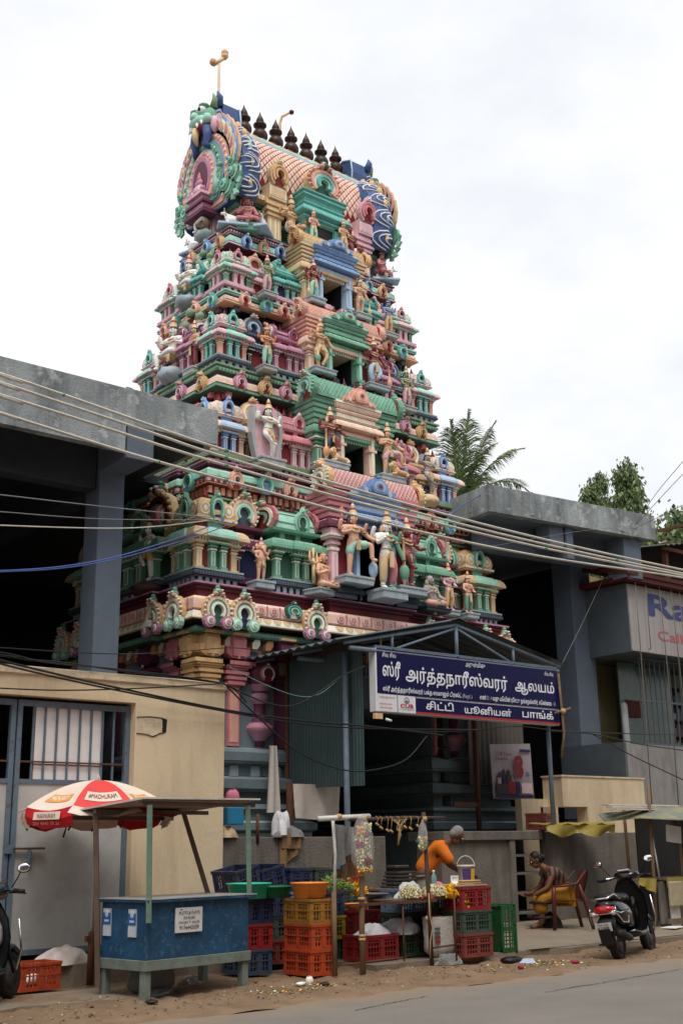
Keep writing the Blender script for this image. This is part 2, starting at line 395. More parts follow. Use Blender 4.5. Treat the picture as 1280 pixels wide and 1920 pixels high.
b.slab([(2.74, 3.03), (2.81, 3.02), (2.80, 2.86), (2.75, 2.84)], 0, .008, conc_d, fn=lambda u, v, w: (u, -w, v)); b.obj('broken_plaster', gh)
gt = thing('steel_gate', 'blue-grey steel gate with upright bars above and plain grey sheet below', 'gate', (5.86, 13.14, .32))
def gate_leaf(w, mirror):
    lf = MB(); H = 2.84; s = -1 if mirror else 1
    def bx(x0, x1, y0, y1, z0, z1, m, ch=0): lf.box(min(s*x0, s*x1), max(s*x0, s*x1), y0, y1, z0, z1, m, ch)
    bx(.01, .07, -.03, .03, 0, H, steel_b); bx(w-.07, w, -.03, .03, 0, H, steel_b); bx(.07, w-.07, -.03, .03, H-.07, H, steel_b); bx(.07, w-.07, -.028, .028, 1.88, 1.93, steel_b); bx(.07, w-.07, -.03, .03, 0, .06, steel_b)
    o = lf.obj('gate_leaf', gt)
    lf = MB(); bx(.07, w-.07, -.012, -.004, .06, 1.88, sheet_g)
    lf.obj('sheet_panel', o)
    n = 8; bb = MB(); bb.box(-.011, .011, -.011, .011, 1.93, H-.07, steel_b); bm_ = bb.mesh('bar')
    for i in range(1, n+1): put(bm_, 'bar', o, None, (s*(.07+(w-.14)*i/(n+1)), 0, 0))
    lf = MB(); bx(.07, w-.07, -.02, .0, 2.12, 2.14, rust); lf.obj('cross_rod', o)
    return o
gate_leaf(1.50, False); gate_leaf(1.6, True)
b = MB(); b.box(.05, .42, -.07, -.035, 1.14, 1.165, rust); b.box(.22, .26, -.075, -.03, .98, 1.14, steel_b, .01); b.box(-.06, .02, -.06, -.035, 1.1, 1.2, steel_b)
for z in (.5, 1.3, 2.3, 2.6): b.lathe((1.52, 0, z), [(.025, 0), (.025, .12)], rust, 8)
b.obj('bolt', gt)
bd = MB(); wb = mat('white_board', (244, 243, 240), rough=.5, var=.03, dirt=.12, bump=.03); bd.box(6.12, 7.0, 13.17, 13.20, 2.0, 3.16, wb); o = bd.obj('white_board', None, 'white board leaning upright behind the gate bars'); o['category'] = 'board'
f = MB(); f.box(6.10, 7.0, 13.165, 13.205, 2.42, 2.435, rust); f.box(7.0, 7.02, 13.165, 13.205, 2.0, 3.18, rust); f.box(6.10, 6.12, 13.165, 13.205, 2.0, 3.18, rust); f.obj('board_frame', o)

# ---- concrete halls on both sides of the tower
def hall(name, label, loc): return thing(name, label, 'building', loc)
h = hall('concrete_hall', 'unfinished grey concrete hall with one square column behind the gatehouse', (8.2, 15.6, 0))
b = MB(); b.box(-14, -.25, -1.0, -.85, 7.08, 8.05, conc); b.box(-.25, 1.36, -1.0, -.85, 7.50, 8.06, conc); b.box(-.22, .22, -1.003, -.2, 6.98, 7.50, conc_b); b.box(1.2, 1.36, -.85, 3.5, 7.5, 8.06, conc); b.box(-.27, -.17, -1.012, -.99, 7.6, 8.07, conc); b.obj('parapet', h)
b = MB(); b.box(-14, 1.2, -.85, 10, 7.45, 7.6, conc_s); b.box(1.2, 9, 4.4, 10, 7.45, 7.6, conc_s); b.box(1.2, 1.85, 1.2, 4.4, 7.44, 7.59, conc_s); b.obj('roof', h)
b = MB(); b.box(-.22, .20, -.2, .25, 0, 7.45, conc_b, .01); colm = b.mesh('column'); put(colm, 'column', h)
for x in (-4.5, -9): put(colm, 'column', h, None, (x, 0, 0))
put(colm, 'column', h, None, (-.1, 4.5, 0))
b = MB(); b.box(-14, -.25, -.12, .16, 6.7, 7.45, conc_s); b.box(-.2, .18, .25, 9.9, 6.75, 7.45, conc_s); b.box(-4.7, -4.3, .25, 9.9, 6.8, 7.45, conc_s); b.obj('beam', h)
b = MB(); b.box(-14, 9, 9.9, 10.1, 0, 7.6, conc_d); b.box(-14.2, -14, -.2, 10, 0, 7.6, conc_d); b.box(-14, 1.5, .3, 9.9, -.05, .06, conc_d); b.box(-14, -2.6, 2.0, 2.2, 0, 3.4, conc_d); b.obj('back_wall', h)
h = hall('concrete_hall', 'grey concrete hall with shallow parapet between the tower and the shop', (19.25, 15.6, 0)); 
ang = math.atan2(-.5, 4.4)
b = MB(); b.M = Matrix.Translation((15.6-19.25, 14.6-15.6, 0)) @ Matrix.Rotation(ang, 4, 'Z')
b.box(0, 4.46, -.02, .16, 7.44, 7.96, conc); b.box(0, .16, .16, 3.4, 7.44, 7.96, conc); b.box(3.44, 3.54, -.035, .0, 7.5, 7.97, conc); b.box(1.02, 1.12, -.03, .0, 7.5, 7.97, conc)
b.obj('parapet', h)
b = MB(); b.M = Matrix.Translation((15.6-19.25, 14.6-15.6, 0)) @ Matrix.Rotation(ang, 4, 'Z')
b.box(.16, 4.40, .16, 6.5, 7.46, 7.58, conc_b); b.obj('roof', h)
b = MB(); b.M = Matrix.Translation((15.6-19.25, 14.6-15.6, 0)) @ Matrix.Rotation(ang, 4, 'Z')
b.box(1.62, 1.98, .12, .5, 7.0, 7.46, conc_b); b.box(2.04, 2.22, .1, .5, 6.8, 7.46, conc_b); b.box(3.62, 4.1, .10, .6, 6.6, 7.46, conc_b)
b.box(.3, 4.3, .62, .9, 6.9, 7.46, conc_b); b.obj('beam', h)
b = MB(); b.box(-.25, .38, -.05, .45, 0, 7.3, conc_b, .01); b.obj('column', h)
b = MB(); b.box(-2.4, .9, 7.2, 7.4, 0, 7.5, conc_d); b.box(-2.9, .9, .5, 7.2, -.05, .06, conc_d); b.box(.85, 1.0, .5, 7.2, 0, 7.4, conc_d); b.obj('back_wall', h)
# white post beside the hall column
b = MB(); b.lathe((20.0, 15.2, 0), [(.07, .1), (.07, 4.15), (.03, 4.22), (0, 4.22)], mat('white_pipe', (170, 172, 174), rough=.5), 10); o = b.obj('standing_pipe', None, 'pale upright pipe in front of the beige side wall'); o['category'] = 'pipe'

# ---- shop at the right edge
sh = thing('shop_building', 'shop with a white sign box, hanging ropes and glass front', 'building', (20, 14.5, 0))
ysw = mat('yellow_stained_wall', (172, 158, 112), rough=.9, var=.15, dirt=.6, dirt_rgb=(96, 84, 62), scale=1.2, streak=1)
slate_s = mat('slate_panel', (84, 92, 98), rough=.6, var=.08, dirt=.25); redt = mat('maroon_trim', (84, 30, 28), rough=.7, var=.1, dirt=.3)
b = MB(); b.box(-.05, 8, 1.9, 2.0, 0, 7.2, ysw); b.box(-.15, 0.9, 1.6, 1.9, .1, 6.5, ysw); b.box(0, 8, 4.4, 4.6, 0, 7, conc_d); b.obj('side_wall', sh)
b = MB(); b.box(-.55, 6, 0, 1.6, 5.13, 6.54, slate_s); bo = b.obj('sign_box', sh)
wpan = mat('sign_white', (162, 158, 156), rough=.5, var=.05, dirt=.2, dirt_rgb=(140, 130, 126), streak=1, bump=.03)
for i in range(20):
    q = MB(); q.box(-.54+.26*i, -.54+.26*i+.253, -.03, -.001, 5.15, 6.52, wpan); q.obj('sign_panel', bo)
b = MB(); b.box(-.75, 6, -.22, 1.5, 6.56, 6.66, redt); b.slab([(-.25, 6.66), (-.25, 6.74), (.9, 7.0), (.9, 6.9)], -.8, 6, redt, fn=lambda u, v, w: (w, u, v)); b.obj('awning', sh)
navy_l = mat('navy_letter', (62, 70, 122), rough=.5, dirt=.1, bump=0); red_l = mat('red_letter', (188, 92, 102), rough=.5, dirt=.1, bump=0)
FX = Matrix(((1, 0, 0, 0), (0, 0, -1, 0), (0, 1, 0, 0), (0, 0, 0, 1)))     # text plane facing -y
def at(x, y, z): return Matrix.Translation((x, y, z)) @ FX
fit_text('Raj', 1.75, .62, navy_l, 'lettering', bo, at(.08, -.034, 5.78), .03); fit_text('Call T', 1.4, .21, red_l, 'lettering', bo, at(.34, -.034, 5.44), .012)
b = MB(); b.box(-1.0, 8, .05, .3, 1.9, 3.3, mat('grey_shutter_wall', (142, 140, 138), rough=.8, var=.1, dirt=.45, streak=1)); b.box(-1.02, -.95, .0, 1.6, 1.9, 3.32, slate_s); b.box(-1, 8, -.05, .1, 1.88, 1.96, oldc); b.obj('front_wall', sh)
b = MB(); b.box(-1.0, 8, .5, .9, .1, 1.9, black_m); b.obj('opening_shade', sh)  # solid black block stands in for the shade inside the shop opening
glass = mat('dusty_glass', (86, 108, 100), rough=.15, var=.2, dirt=.3, spec=.6)
b = MB(); b.box(.15, .75, .9, .93, 3.3, 5.1, glass); b.box(.75, 2.2, 1.1, 1.13, 3.3, 5.1, glass); b.obj('glass_pane', sh)
b = MB(); b.box(.28, .75, .85, .88, 3.95, 4.3, redt); b.obj('red_notice', sh)
rn = random.Random(9)
for r_ in range(5):
    b = MB(); b.box(1.2, 6, 1.2, 1.6, 3.3+.36*r_, 3.33+.36*r_, wood); so = b.obj('shelf', sh)
    b = MB(); x = 1.25
    while x < 4.5:
        w = rn.uniform(.06, .2); b.box(x, x+w, 1.22, 1.5, 3.33+.36*r_, 3.33+.36*r_+rn.uniform(.12, .28), mat('stock_%d' % rn.randrange(6), rn.choice([(150, 60, 56), (92, 120, 130), (170, 160, 140), (70, 90, 80), (130, 120, 110), (84, 70, 66)]), dirt=.1)); x += w+rn.uniform(.0, .05)
    put(b.mesh('stock'), 'stock', so, kind='stuff')
gr_ = MB(); gr_.box(-.012, .012, -.012, .012, 3.3, 5.1, slate_s); grm = gr_.mesh('grille_bar'); go_ = MB(); go_.box(.0, 6, .28, .31, 3.32, 3.37, slate_s); go_.box(.0, 6, .28, .31, 4.2, 4.24, slate_s); go_.box(.0, 6, .28, .31, 5.06, 5.1, slate_s); go_ = go_.obj('grille', sh)
for i in range(20): put(grm, 'grille_bar', go_, None, (.06+.17*i, .295, 0))
rope = mat('rope', (122, 112, 100), rough=.9, dirt=.2)
for i, (x, zb, sw) in enumerate(((-.45, 2.0, .02), (-.1, 5.2, .0), (.35, 2.1, .10), (.75, 3.4, .14), (1.05, 3.2, .05), (1.35, 3.4, .03), (1.7, 2.3, .06), (2.05, 3.0, .02), (2.4, 2.2, .04))):
    b = MB(); b.tube([(x, -.16, 6.62), (x+sw*.5, -.15, 5.2), (x+sw, -.12, (5.2+zb)/2), (x+sw*.8, -.10, zb)], .011, rope, 5); b.obj('hanging_rope', sh)
corr = mat('dark_corrugated', (74, 76, 80), rough=.7, metal=.2, var=.15, dirt=.4, dirt_rgb=(60, 44, 38))
def corrugated(b, x0, x1, n, amp, f, m, t=.008):
    """ridged sheet: f(u, s) -> point, u along the ridges' normal, s 0/1 the two ends; amp offset given as third arg"""
    A = []; 
    for i in range(n*4+1):
        u = x0+(x1-x0)*i/(n*4); A.append((u, amp*sin(i*pi/2)))
    top0 = [f(u, 0, a+t) for u, a in A]; top1 = [f(u, 1, a+t) for u, a in A]; bo0 = [f(u, 0, a) for u, a in A]; bo1 = [f(u, 1, a) for u, a in A]
    b.strip(top0, top1, m, True); b.strip(bo1, bo0, m, True); b.strip(bo0, top0, m); b.strip(top1, bo1, m)
b = MB(); corrugated(b, 0.9, 9, 40, .02, lambda u, s, a: (u+20-20, (0.0 if s == 0 else 4.4), (7.55+.20*min(u-.9, 1.6) if u < 9 else 7.9)+(.55 if s else 0)+a), corr)
b.box(1.2, 1.3, .2, .3, 6.9, 7.7, rust); b.box(1.0, 8, .1, .16, 7.5, 7.58, rust); b.obj('corrugated_roof', sh)

# ---- beige shed and low walls right of the entrance
sd_ = thing('beige_shed', 'plain cream rendered shed with a dark square niche above the low wall', 'building', (17, 14.1, 0))
b = MB(); b.box(-.6, .15, 0, .25, .1, 1.66, beige); b.box(-1.10, -.4, .35, .5, .1, 2.2, beige); b.box(-.4, 1.96, 0, .45, 2.06, 2.58, beige); b.box(.26, 1.96, 0, .25, .1, 2.06, beige); b.box(-.6, -.4, .3, .5, .1, 2.06, beige); b.box(-.6, .26, .25, .8, .1, 1.66, beige); b.box(-.55, .3, .8, .86, 1.66, 2.06, conc_d); b.box(-.6, -.55, .0, .8, 1.66, 2.06, beige); b.obj('wall', sd_)
b = MB(); b.box(-.42, 1.98, -.015, .47, 2.58, 2.61, coping); b.obj('coping', sd_)
lw = thing('low_concrete_wall', 'stained low concrete wall behind the seated woman under a yellow tarpaulin', 'wall', (16.6, 13.4, 0))
b = MB(); b.box(-1.22, 1.5, 0, .18, 0, 1.60, oldc); b.box(-1.25, -1.0, -.06, .2, 0, 1.62, oldc); b.obj('wall', lw)
lw = thing('low_concrete_wall', 'grey low concrete wall behind the stacked crates with sacks on top', 'wall', (10.2, 13.3, 0))
b = MB(); b.box(-1.6, 1.5, 0, .16, 0, 1.575, oldc, .008); b.obj('wall', lw)
sf = thing('concrete_shelf', 'open concrete shelf rack under a slab beside the seated woman', 'shelf', (14.9, 13.45, 0))
b = MB(); b.box(-1.9, .36, -.02, .8, 1.5, 1.64, oldc, .01); b.obj('slab_top', sf)
b = MB(); b.box(-.42, -.30, 0, .6, .12, 1.5, oldc); b.box(-1.9, -.42, .05, .6, .12, 1.5, oldc); b.box(-.30, .5, .55, .6, .12, 1.5, conc_d); b.obj('side_wall', sf)
for z in (.36, .66, .96, 1.24):
    b = MB(); b.box(-.30, .5, .02, .55, z, z+.035, oldc); b.obj('shelf', sf)
# ---- corrugated entrance canopy with truss, side sheet and poles
cn = thing('entrance_canopy', 'gabled corrugated entrance canopy on blue-grey pipes in front of the tower', 'canopy', (13.09, 13.0, 0))
csheet = mat('canopy_sheet', (104, 112, 118), rough=.45, metal=.4, var=.1, dirt=.35, dirt_rgb=(80, 70, 62)); gsheet = mat('green_grey_sheet', (74, 92, 94), rough=.6, var=.08, dirt=.25, dirt_rgb=(58, 68, 70), streak=1)
pipe = mat('pale_blue_pipe', (116, 134, 150), rough=.5, var=.12, dirt=.45, dirt_rgb=(96, 64, 46), scale=5)
for sg, ex in ((-1, -2.5), (1, 2.55)):
    b = MB(); ze = 4.30 if sg < 0 else 4.37; n = 12
    def f(u, s, a): t = 0 if s == 0 else 1; return (ex*t, u, 4.86+(ze-4.86)*t+a)
    corrugated(b, 0.0, 2.55, n, .022, f, csheet); b.obj('roof_sheet', cn)
b = MB(); b.slab([(-.16, 4.84), (0, 4.885), (.16, 4.84), (.16, 4.85), (0, 4.9), (-.16, 4.85)], -2.55, 0.02, csheet, fn=lambda u, v, w: (u, -w, v)); b.obj('ridge_cap', cn)
tr = None
for y in (.08, 1.3, 2.3):
    b = MB()
    b.tube([(-2.2, y, 4.23), (2.4, y, 4.25)], .035, pipe, 7); b.tube([(-2.3, y, 4.29), (0, y, 4.79)], .03, pipe, 6); b.tube([(0, y, 4.79), (2.45, y, 4.33)], .03, pipe, 6); b.tube([(0, y, 4.24), (0, y, 4.78)], .032, pipe, 6)
    for x in (-1.36, 1.3): b.tube([(x, y, 4.25), (x, y, 4.53)], .024, pipe, 6); b.tube([(x, y, 4.27), (0, y, 4.74)], .02, pipe, 6)
    if y < .5: b.tube([(-1.5, y+.1, 4.25), (-1.5, y+.1, 4.5)], .016, coping, 6)
    b.obj('truss', cn)
for x, y, z0, z1, r in ((-1.84, .62, .1, 4.25, .045), (2.3, .3, 1.6, 4.25, .04), (1.78, 1.5, 1.62, 4.2, .045), (-1.75, 2.2, .1, 4.4, .04)):
    b = MB(); b.lathe((x, y, 0), [(r, z0), (r, z1)], pipe if y < 1 else rust, 9); b.obj('post', cn)
b = MB(); b.box(1.2, 1.8, 1.48, 1.53, 2.05, 2.13, rust); b.obj('bracket', cn)
b = MB(); corrugated(b, .36, 2.3, 26, .009, lambda u, s, a: (-1.71-a, u, 2.28+.02*u if s == 0 else 4.40), gsheet); b.obj('side_sheet', cn)
b = MB(); corrugated(b, 2.05, 3.5, 12, .012, lambda u, s, a: (u, 1.95-a, 2.45 if s == 0 else 4.2), mat('brown_sheet', (84, 80, 74), rough=.7, dirt=.4, streak=1)); b.obj('side_sheet', cn)
b = MB()
for z in (4.32, 4.40): b.box(-1.75, -1.67, .3, 2.3, z, z+.03, rust)
b.box(-1.9, -1.6, 2.18, 2.3, 4.1, 4.3, wood); b.obj('batten', cn)
# carved dark door frame of the gateway
b = MB(); fr_ = mat('carved_granite', (52, 60, 54), rough=.7, dirt=.4, bump=.4)
for z in range(0, 20): b.box(14.78-13.09, 14.92-13.09, 2.2, 2.4, .1+z*.2, .28+z*.2, fr_, .015)
put(b.mesh('door_frame'), 'carved_door_frame', cn)
# ---- sign box over the entrance
sg_ = thing('temple_sign', 'long dark blue sign box with white lettering above the temple entrance', 'sign', (11.375, 13.06, 3.33))
W_, H_ = 4.06, .97
white = mat('sign_face_white', (222, 222, 226), rough=.35, var=.03, dirt=.1, bump=.02); navy = mat('sign_navy', (20, 20, 70), rough=.3, var=.06, dirt=.08, bump=.02); redp = mat('sign_red', (186, 40, 52), rough=.35, dirt=.08, bump=0); ltxt = mat('sign_letter', (226, 228, 236), rough=.4, dirt=.05, bump=0)
b = MB(); b.box(0, W_, 0, .16, 0, H_, white, .012); b.box(-.01, W_+.01, -.008, .17, H_-.015, H_+.01, steel_b); b.obj('sign_case', sg_)
b = MB(); b.box(.02, W_-.02, -.010, -.002, .27, H_-.03, navy); b.box(.78, W_-.02, -.010, -.002, .045, .245, navy); b.obj('blue_panel', sg_)
b = MB(); b.box(.78, W_-.02, -.011, -.002, .012, .038, redp); b.box(.02, .40, -.009, -.002, .012, .262, white); b.box(.41, .77, -.009, -.002, .012, .262, white); b.box(.4, .41, -.011, -.002, .012, .262, navy); b.box(.77, .78, -.011, -.002, .012, .262, navy); b.obj('white_panel', sg_)
def st(body, x, z, w, h_, m=ltxt, bold=.0): fit_text(body, w, h_, m, 'lettering', sg_, at(x, -.0135, z), bold)
st('சிவ சிவ', .12, .815, .27, .075, bold=.006); st('அருள்மிகு', 1.86, .795, .44, .10, bold=.006); st('சிவ சிவ', 3.72, .81, .22, .07, bold=.006)
st('ஸ்ரீ', .12, .475, .36, .29, bold=.018); st('அர்த்தநாரீஸ்வரர்', .58, .43, 2.22, .30, bold=.018); st('ஆலயம்', 2.98, .45, .96, .26, bold=.018)
st('ஸ்ரீ அர்த்தநாரீஸ்வரர் பக்த ஸமாஜம் டிரஸ்ட் (Regd.,)', .12, .285, 1.86, .105, bold=.018); st('எண்.31, 4-வது மெயின் ரோடு, நங்கநல்லூர், சென்னை - 61.', 2.15, .285, 1.82, .11, bold=.018)
st('சிட்டி', .98, .085, .58, .135, bold=.018); st('யூனியன்', 1.80, .075, 1.06, .13, bold=.018); st('பாங்க்', 3.12, .085, .76, .135, bold=.018)
st('எளிதில் இணைவோம்', .05, .20, .31, .032, redp, .01); st('சரியான பாங்க்', .05, .105, .24, .032, redp, .01); st('சரியான பாங்க்', .05, .05, .24, .032, redp, .01)
st('CUB', .46, .085, .26, .058, redp, .03); st('CITY UNION BANK LTD', .43, .052, .31, .018, navy, .0)
b = MB()
for k in range(16): a = k*pi/8; b.tube([(.59+cos(a)*.05, -.013, .195+sin(a)*.045), (.59+cos(a+pi/8)*.05, -.013, .195+sin(a+pi/8)*.045)], .003, slate_s, 4)
for k in range(5): b.box(.55+.018*k, .562+.018*k, -.014, -.011, .165, .185+.012*(k % 3), slate_s)
b.obj('emblem', sg_)
# ---- poster on the brown sheet
po = thing('bank_poster', 'pale bank poster with a big red 8% hanging in the shade of the entrance', 'poster', (15.36, 14.6, 2.2))
b = MB(); ppr = mat('poster_paper', (150, 142, 150), rough=.6, dirt=.1, bump=.03)  # paper colour lowered to carry the entrance shade
b.strip([(x, .02*sin(x*5), 0-.02*x) for x in (0, .26, .52, .78, 1.03)], [(x-.03, .02*sin(x*4), .93+.05*x) for x in (0, .26, .52, .78, 1.03)], ppr); b.strip([(x-.03, .02*sin(x*4)+.004, .93+.05*x) for x in (0, .26, .52, .78, 1.03)], [(x, .02*sin(x*5)+.004, 0-.02*x) for x in (0, .26, .52, .78, 1.03)], ppr); b.obj('paper', po)
pr_ = mat('poster_red', (128, 26, 40), dirt=.05, bump=0); pn_ = mat('poster_navy', (34, 32, 72), dirt=.05, bump=0); pd_ = mat('poster_dark', (58, 44, 50), dirt=.05, bump=0)
b = MB()
for x0, x1, z0, z1, m_ in ((.03, 1.0, .02, .07, pn_), (.36, .54, .09, .30, pr_), (.55, .66, .08, .30, pn_), (.06, .35, .09, .26, pd_), (.70, .98, .1, .28, mat('poster_pink', (206, 178, 186), dirt=0, bump=0)), (.70, .97, .82, .87, pn_)): b.box(x0, x1, -.035, -.030, z0, z1, m_)
for x, z, r in ((.16, .40, .05), (.26, .46, .045), (.38, .45, .05)): b.ell((x, -.03, z), (r, .006, r*1.2), pd_, 8, 5); b.box(x-.07, x+.07, -.034, -.029, .25, z-.04, (pd_, ppr, pn_)[int(x*10) % 3])
b.obj('printed_picture', po, kind='stuff')
fit_text('CUB Term', .40, .07, pr_, 'lettering', po, at(.07, -.034, .74), .01); fit_text('Deposit', .32, .065, pr_, 'lettering', po, at(.07, -.034, .65), .01); fit_text('8', .25, .40, pr_, 'lettering', po, at(.52, -.036, .36), .025); fit_text('%', .10, .07, pn_, 'lettering', po, at(.82, -.036, .40), .01)
# ---- trees
leaf = [mat('leaf_%d' % i, c, rough=.5, var=.25, dirt=.1, bump=0, scale=1.2) for i, c in enumerate([(80, 100, 56), (98, 118, 70), (58, 78, 48), (134, 144, 100)])]
bark = mat('bark', (104, 92, 80), rough=.9, var=.2, dirt=.4)
palm = thing('coconut_palm', 'coconut palm with drooping grey-green fronds behind the concrete parapet', 'palm', (24.6, 24, 0))
b = MB(); b.tube([(0, 0, 0), (.1, 0, 4), (.0, .1, 8), (-.1, .1, 11.3)], [.22, .17, .14, .13], bark, 8); b.obj('trunk', palm)
rn = random.Random(5)
def frond(az, el, ln, droop, tw=0):
    b = MB(); pts = []; n = 14; d = Vector((sin(az)*cos(el), -cos(az)*cos(el)*1, sin(el))); p = Vector((-.1, .1, 11.25))
    for i in range(n+1): pts.append(p.copy()); d = (d+Vector((0, 0, -droop*(i/n)))).normalized(); p = p+d*ln/n
    b.tube(pts, [.03*(1-.8*i/n) for i in range(n+1)], leaf[3], 5)
    for i in range(3, n*8):
        t = i/(n*8); q = pts[min(n-1, int(t*n))].lerp(pts[min(n, int(t*n)+1)], t*n-int(t*n)); dd = (pts[min(n, int(t*n)+1)]-pts[max(0, int(t*n)-1)]).normalized()
        sd = dd.cross(Vector((0, 0, 1))).normalized(); L2 = (.80*ln/2.6*(sin(pi*min(1, t*1.02+.10))**.5)+.10)*rn.uniform(.8, 1.08)
        for s_ in (-1, 1):
            if rn.random() < .07: continue
            d0 = (sd*s_*rn.uniform(.55, .8)+dd*rn.uniform(.55, .8)+Vector((0, 0, -.12))).normalized(); m2 = q+d0*L2*.5; e = m2+(d0*.8+Vector((0, 0, -rn.uniform(.25, .8)))).normalized()*L2*.5; w = dd*.016
            b.add([q-w, q+w, m2+w*.9, m2-w*.9, e], [(0, 1, 2, 3), (3, 2, 4)], leaf[rn.choice((0, 0, 1, 3, 3, 2))])
    return b.obj('frond', palm)
for az, el, ln, dr in ((-.9, 1.2, 2.7, .10), (-.2, 1.35, 3.0, .06), (.5, 1.2, 2.9, .08), (.9, 1.0, 2.9, .16), (1.35, .75, 3.0, .22), (1.5, .35, 2.9, .26), (1.9, .9, 2.8, .2), (-1.5, .9, 2.6, .2), (-1.2, .5, 2.6, .22), (.2, .5, 2.4, .3), (2.6, 1.1, 2.7, .15), (3.3, .8, 2.6, .2), (-2.4, 1.0, 2.6, .15), (.95, .15, 2.6, .2), (1.1, 1.25, 2.6, .2)): frond(az, el, ln, dr)
def drooping_tree(name, label, cat, x, y, top, base, w, n, seed, loc_group=None):
    t = thing(name, label, cat, (x, y, 0)); rn = random.Random(seed); b = MB(); b.tube([(0, 0, 0), (.05, 0, top*.5), (0, 0, top-.3)], [.2, .14, .03], bark, 7); b.obj('trunk', t)
    b = MB()
    cl = [(rn.random(), rn.uniform(0, 2*pi), rn.random()**.5) for _ in range(60)]
    for h_, a, k in cl:
        z = base+(top-base)*h_; r = w*(1-h_)**.40*(.55+.5*k)*(1+.3*sin(a*2+h_*9)); c = Vector((cos(a)*r, sin(a)*r, z)); b.tube([(0, 0, z+.25), tuple(c)], [.03, .01], bark, 4)
        for _ in range(n):
            q = c+Vector((rn.gauss(0, .20), rn.gauss(0, .20), rn.gauss(-.12, .30)))*w/1.2; o = Vector((rn.gauss(0, .4), rn.gauss(0, .4), -1)).normalized()*rn.uniform(.15, .30)*min(1.0, .6+w/2.4); s_ = Vector((rn.gauss(0, 1), rn.gauss(0, 1), 0)).normalized()*.07*w/1.2
            b.add([q, q+o*.45+s_, q+o, q+o*.45-s_], [(0, 1, 2, 3)], leaf[rn.choice((0, 1, 1, 2, 3))])
    b.obj('crown', t); return t
drooping_tree('mast_tree', 'narrow drooping evergreen standing apart from the taller pair behind the parapet', 'tree', 38.3, 30, 16.1, 13.2, .6, 90, 1)
drooping_tree('mast_tree', 'tall dark drooping evergreen rising highest above the parapet', 'tree', 40.9, 30, 17.2, 12.6, .98, 120, 2)
drooping_tree('mast_tree', 'slim drooping evergreen pressed against the tallest one', 'tree', 39.5, 30.3, 16.75, 13.0, .5, 80, 3)
drooping_tree('mast_tree', 'leafy tree showing above the dark corrugated shop roof', 'tree', 38.9, 26, 13.6, 8.0, 1.6, 120, 4)
drooping_tree('mast_tree', 'low leafy tree glimpsed between the shop sign and its roof', 'tree', 27.5, 20.6, 9.6, 5.6, 1.5, 80, 6)
# ================================================================ GATEWAY TOWER
PAL = dict(pink=(226, 138, 140), rose=(206, 92, 104), peach=(242, 178, 148), cream=(246, 222, 190), mint=(132, 206, 178), green=(78, 156, 118), dgreen=(54, 108, 84),
    teal=(60, 172, 162), blue=(84, 132, 200), sky=(140, 178, 214), navy=(34, 44, 92), mauve=(176, 98, 138), plum=(116, 44, 78), wine=(124, 40, 52), red=(158, 46, 50),
    ochre=(222, 160, 84), gold=(212, 168, 104), slate=(78, 96, 114), lslate=(132, 152, 162), dslate=(44, 54, 66), olive=(108, 142, 96), white=(230, 224, 212), grey=(150, 154, 154),
    gblue=(58, 92, 158), skin=(226, 152, 112), tan=(206, 146, 94), maroon=(160, 66, 72), ash=(150, 140, 136), lilac=(214, 150, 168), brown=(96, 58, 48), black=(24, 22, 22), orange=(226, 124, 60), bronze=(66, 52, 46), salmon=(232, 142, 116))
class _P:
    def __getattr__(s, k):
        c = PAL[k]; g = sum(c)/3; d = .68; m = paint(k, [min(250, (g+(v-g)*d)*1.0+28) if g > 104 else (g+(v-g)*.85)*.92+6 for v in c], streak=1, dirt=.32, dirt_rgb=(72, 62, 56)); setattr(s, k, m); return m
P = _P()
bronze = mat('kalasam_bronze', PAL['bronze'], rough=.42, metal=.5, var=.35, dirt=.3, dirt_rgb=(40, 30, 28), bump=.2)
MB.outline = paint('outline_brown', (58, 40, 40))
TX, TY = 13.09, 17.42
tower = thing('gateway_tower', 'tall painted temple gateway tower crowded with statues, barrel roof and dark finials on top', 'temple tower', (TX, TY, 0))
SHARE = {}
def sub(me, name, parent, loc=None, rz=0, scale=None, label=None):
    return put(me, name, parent, label, loc, rz, scale)
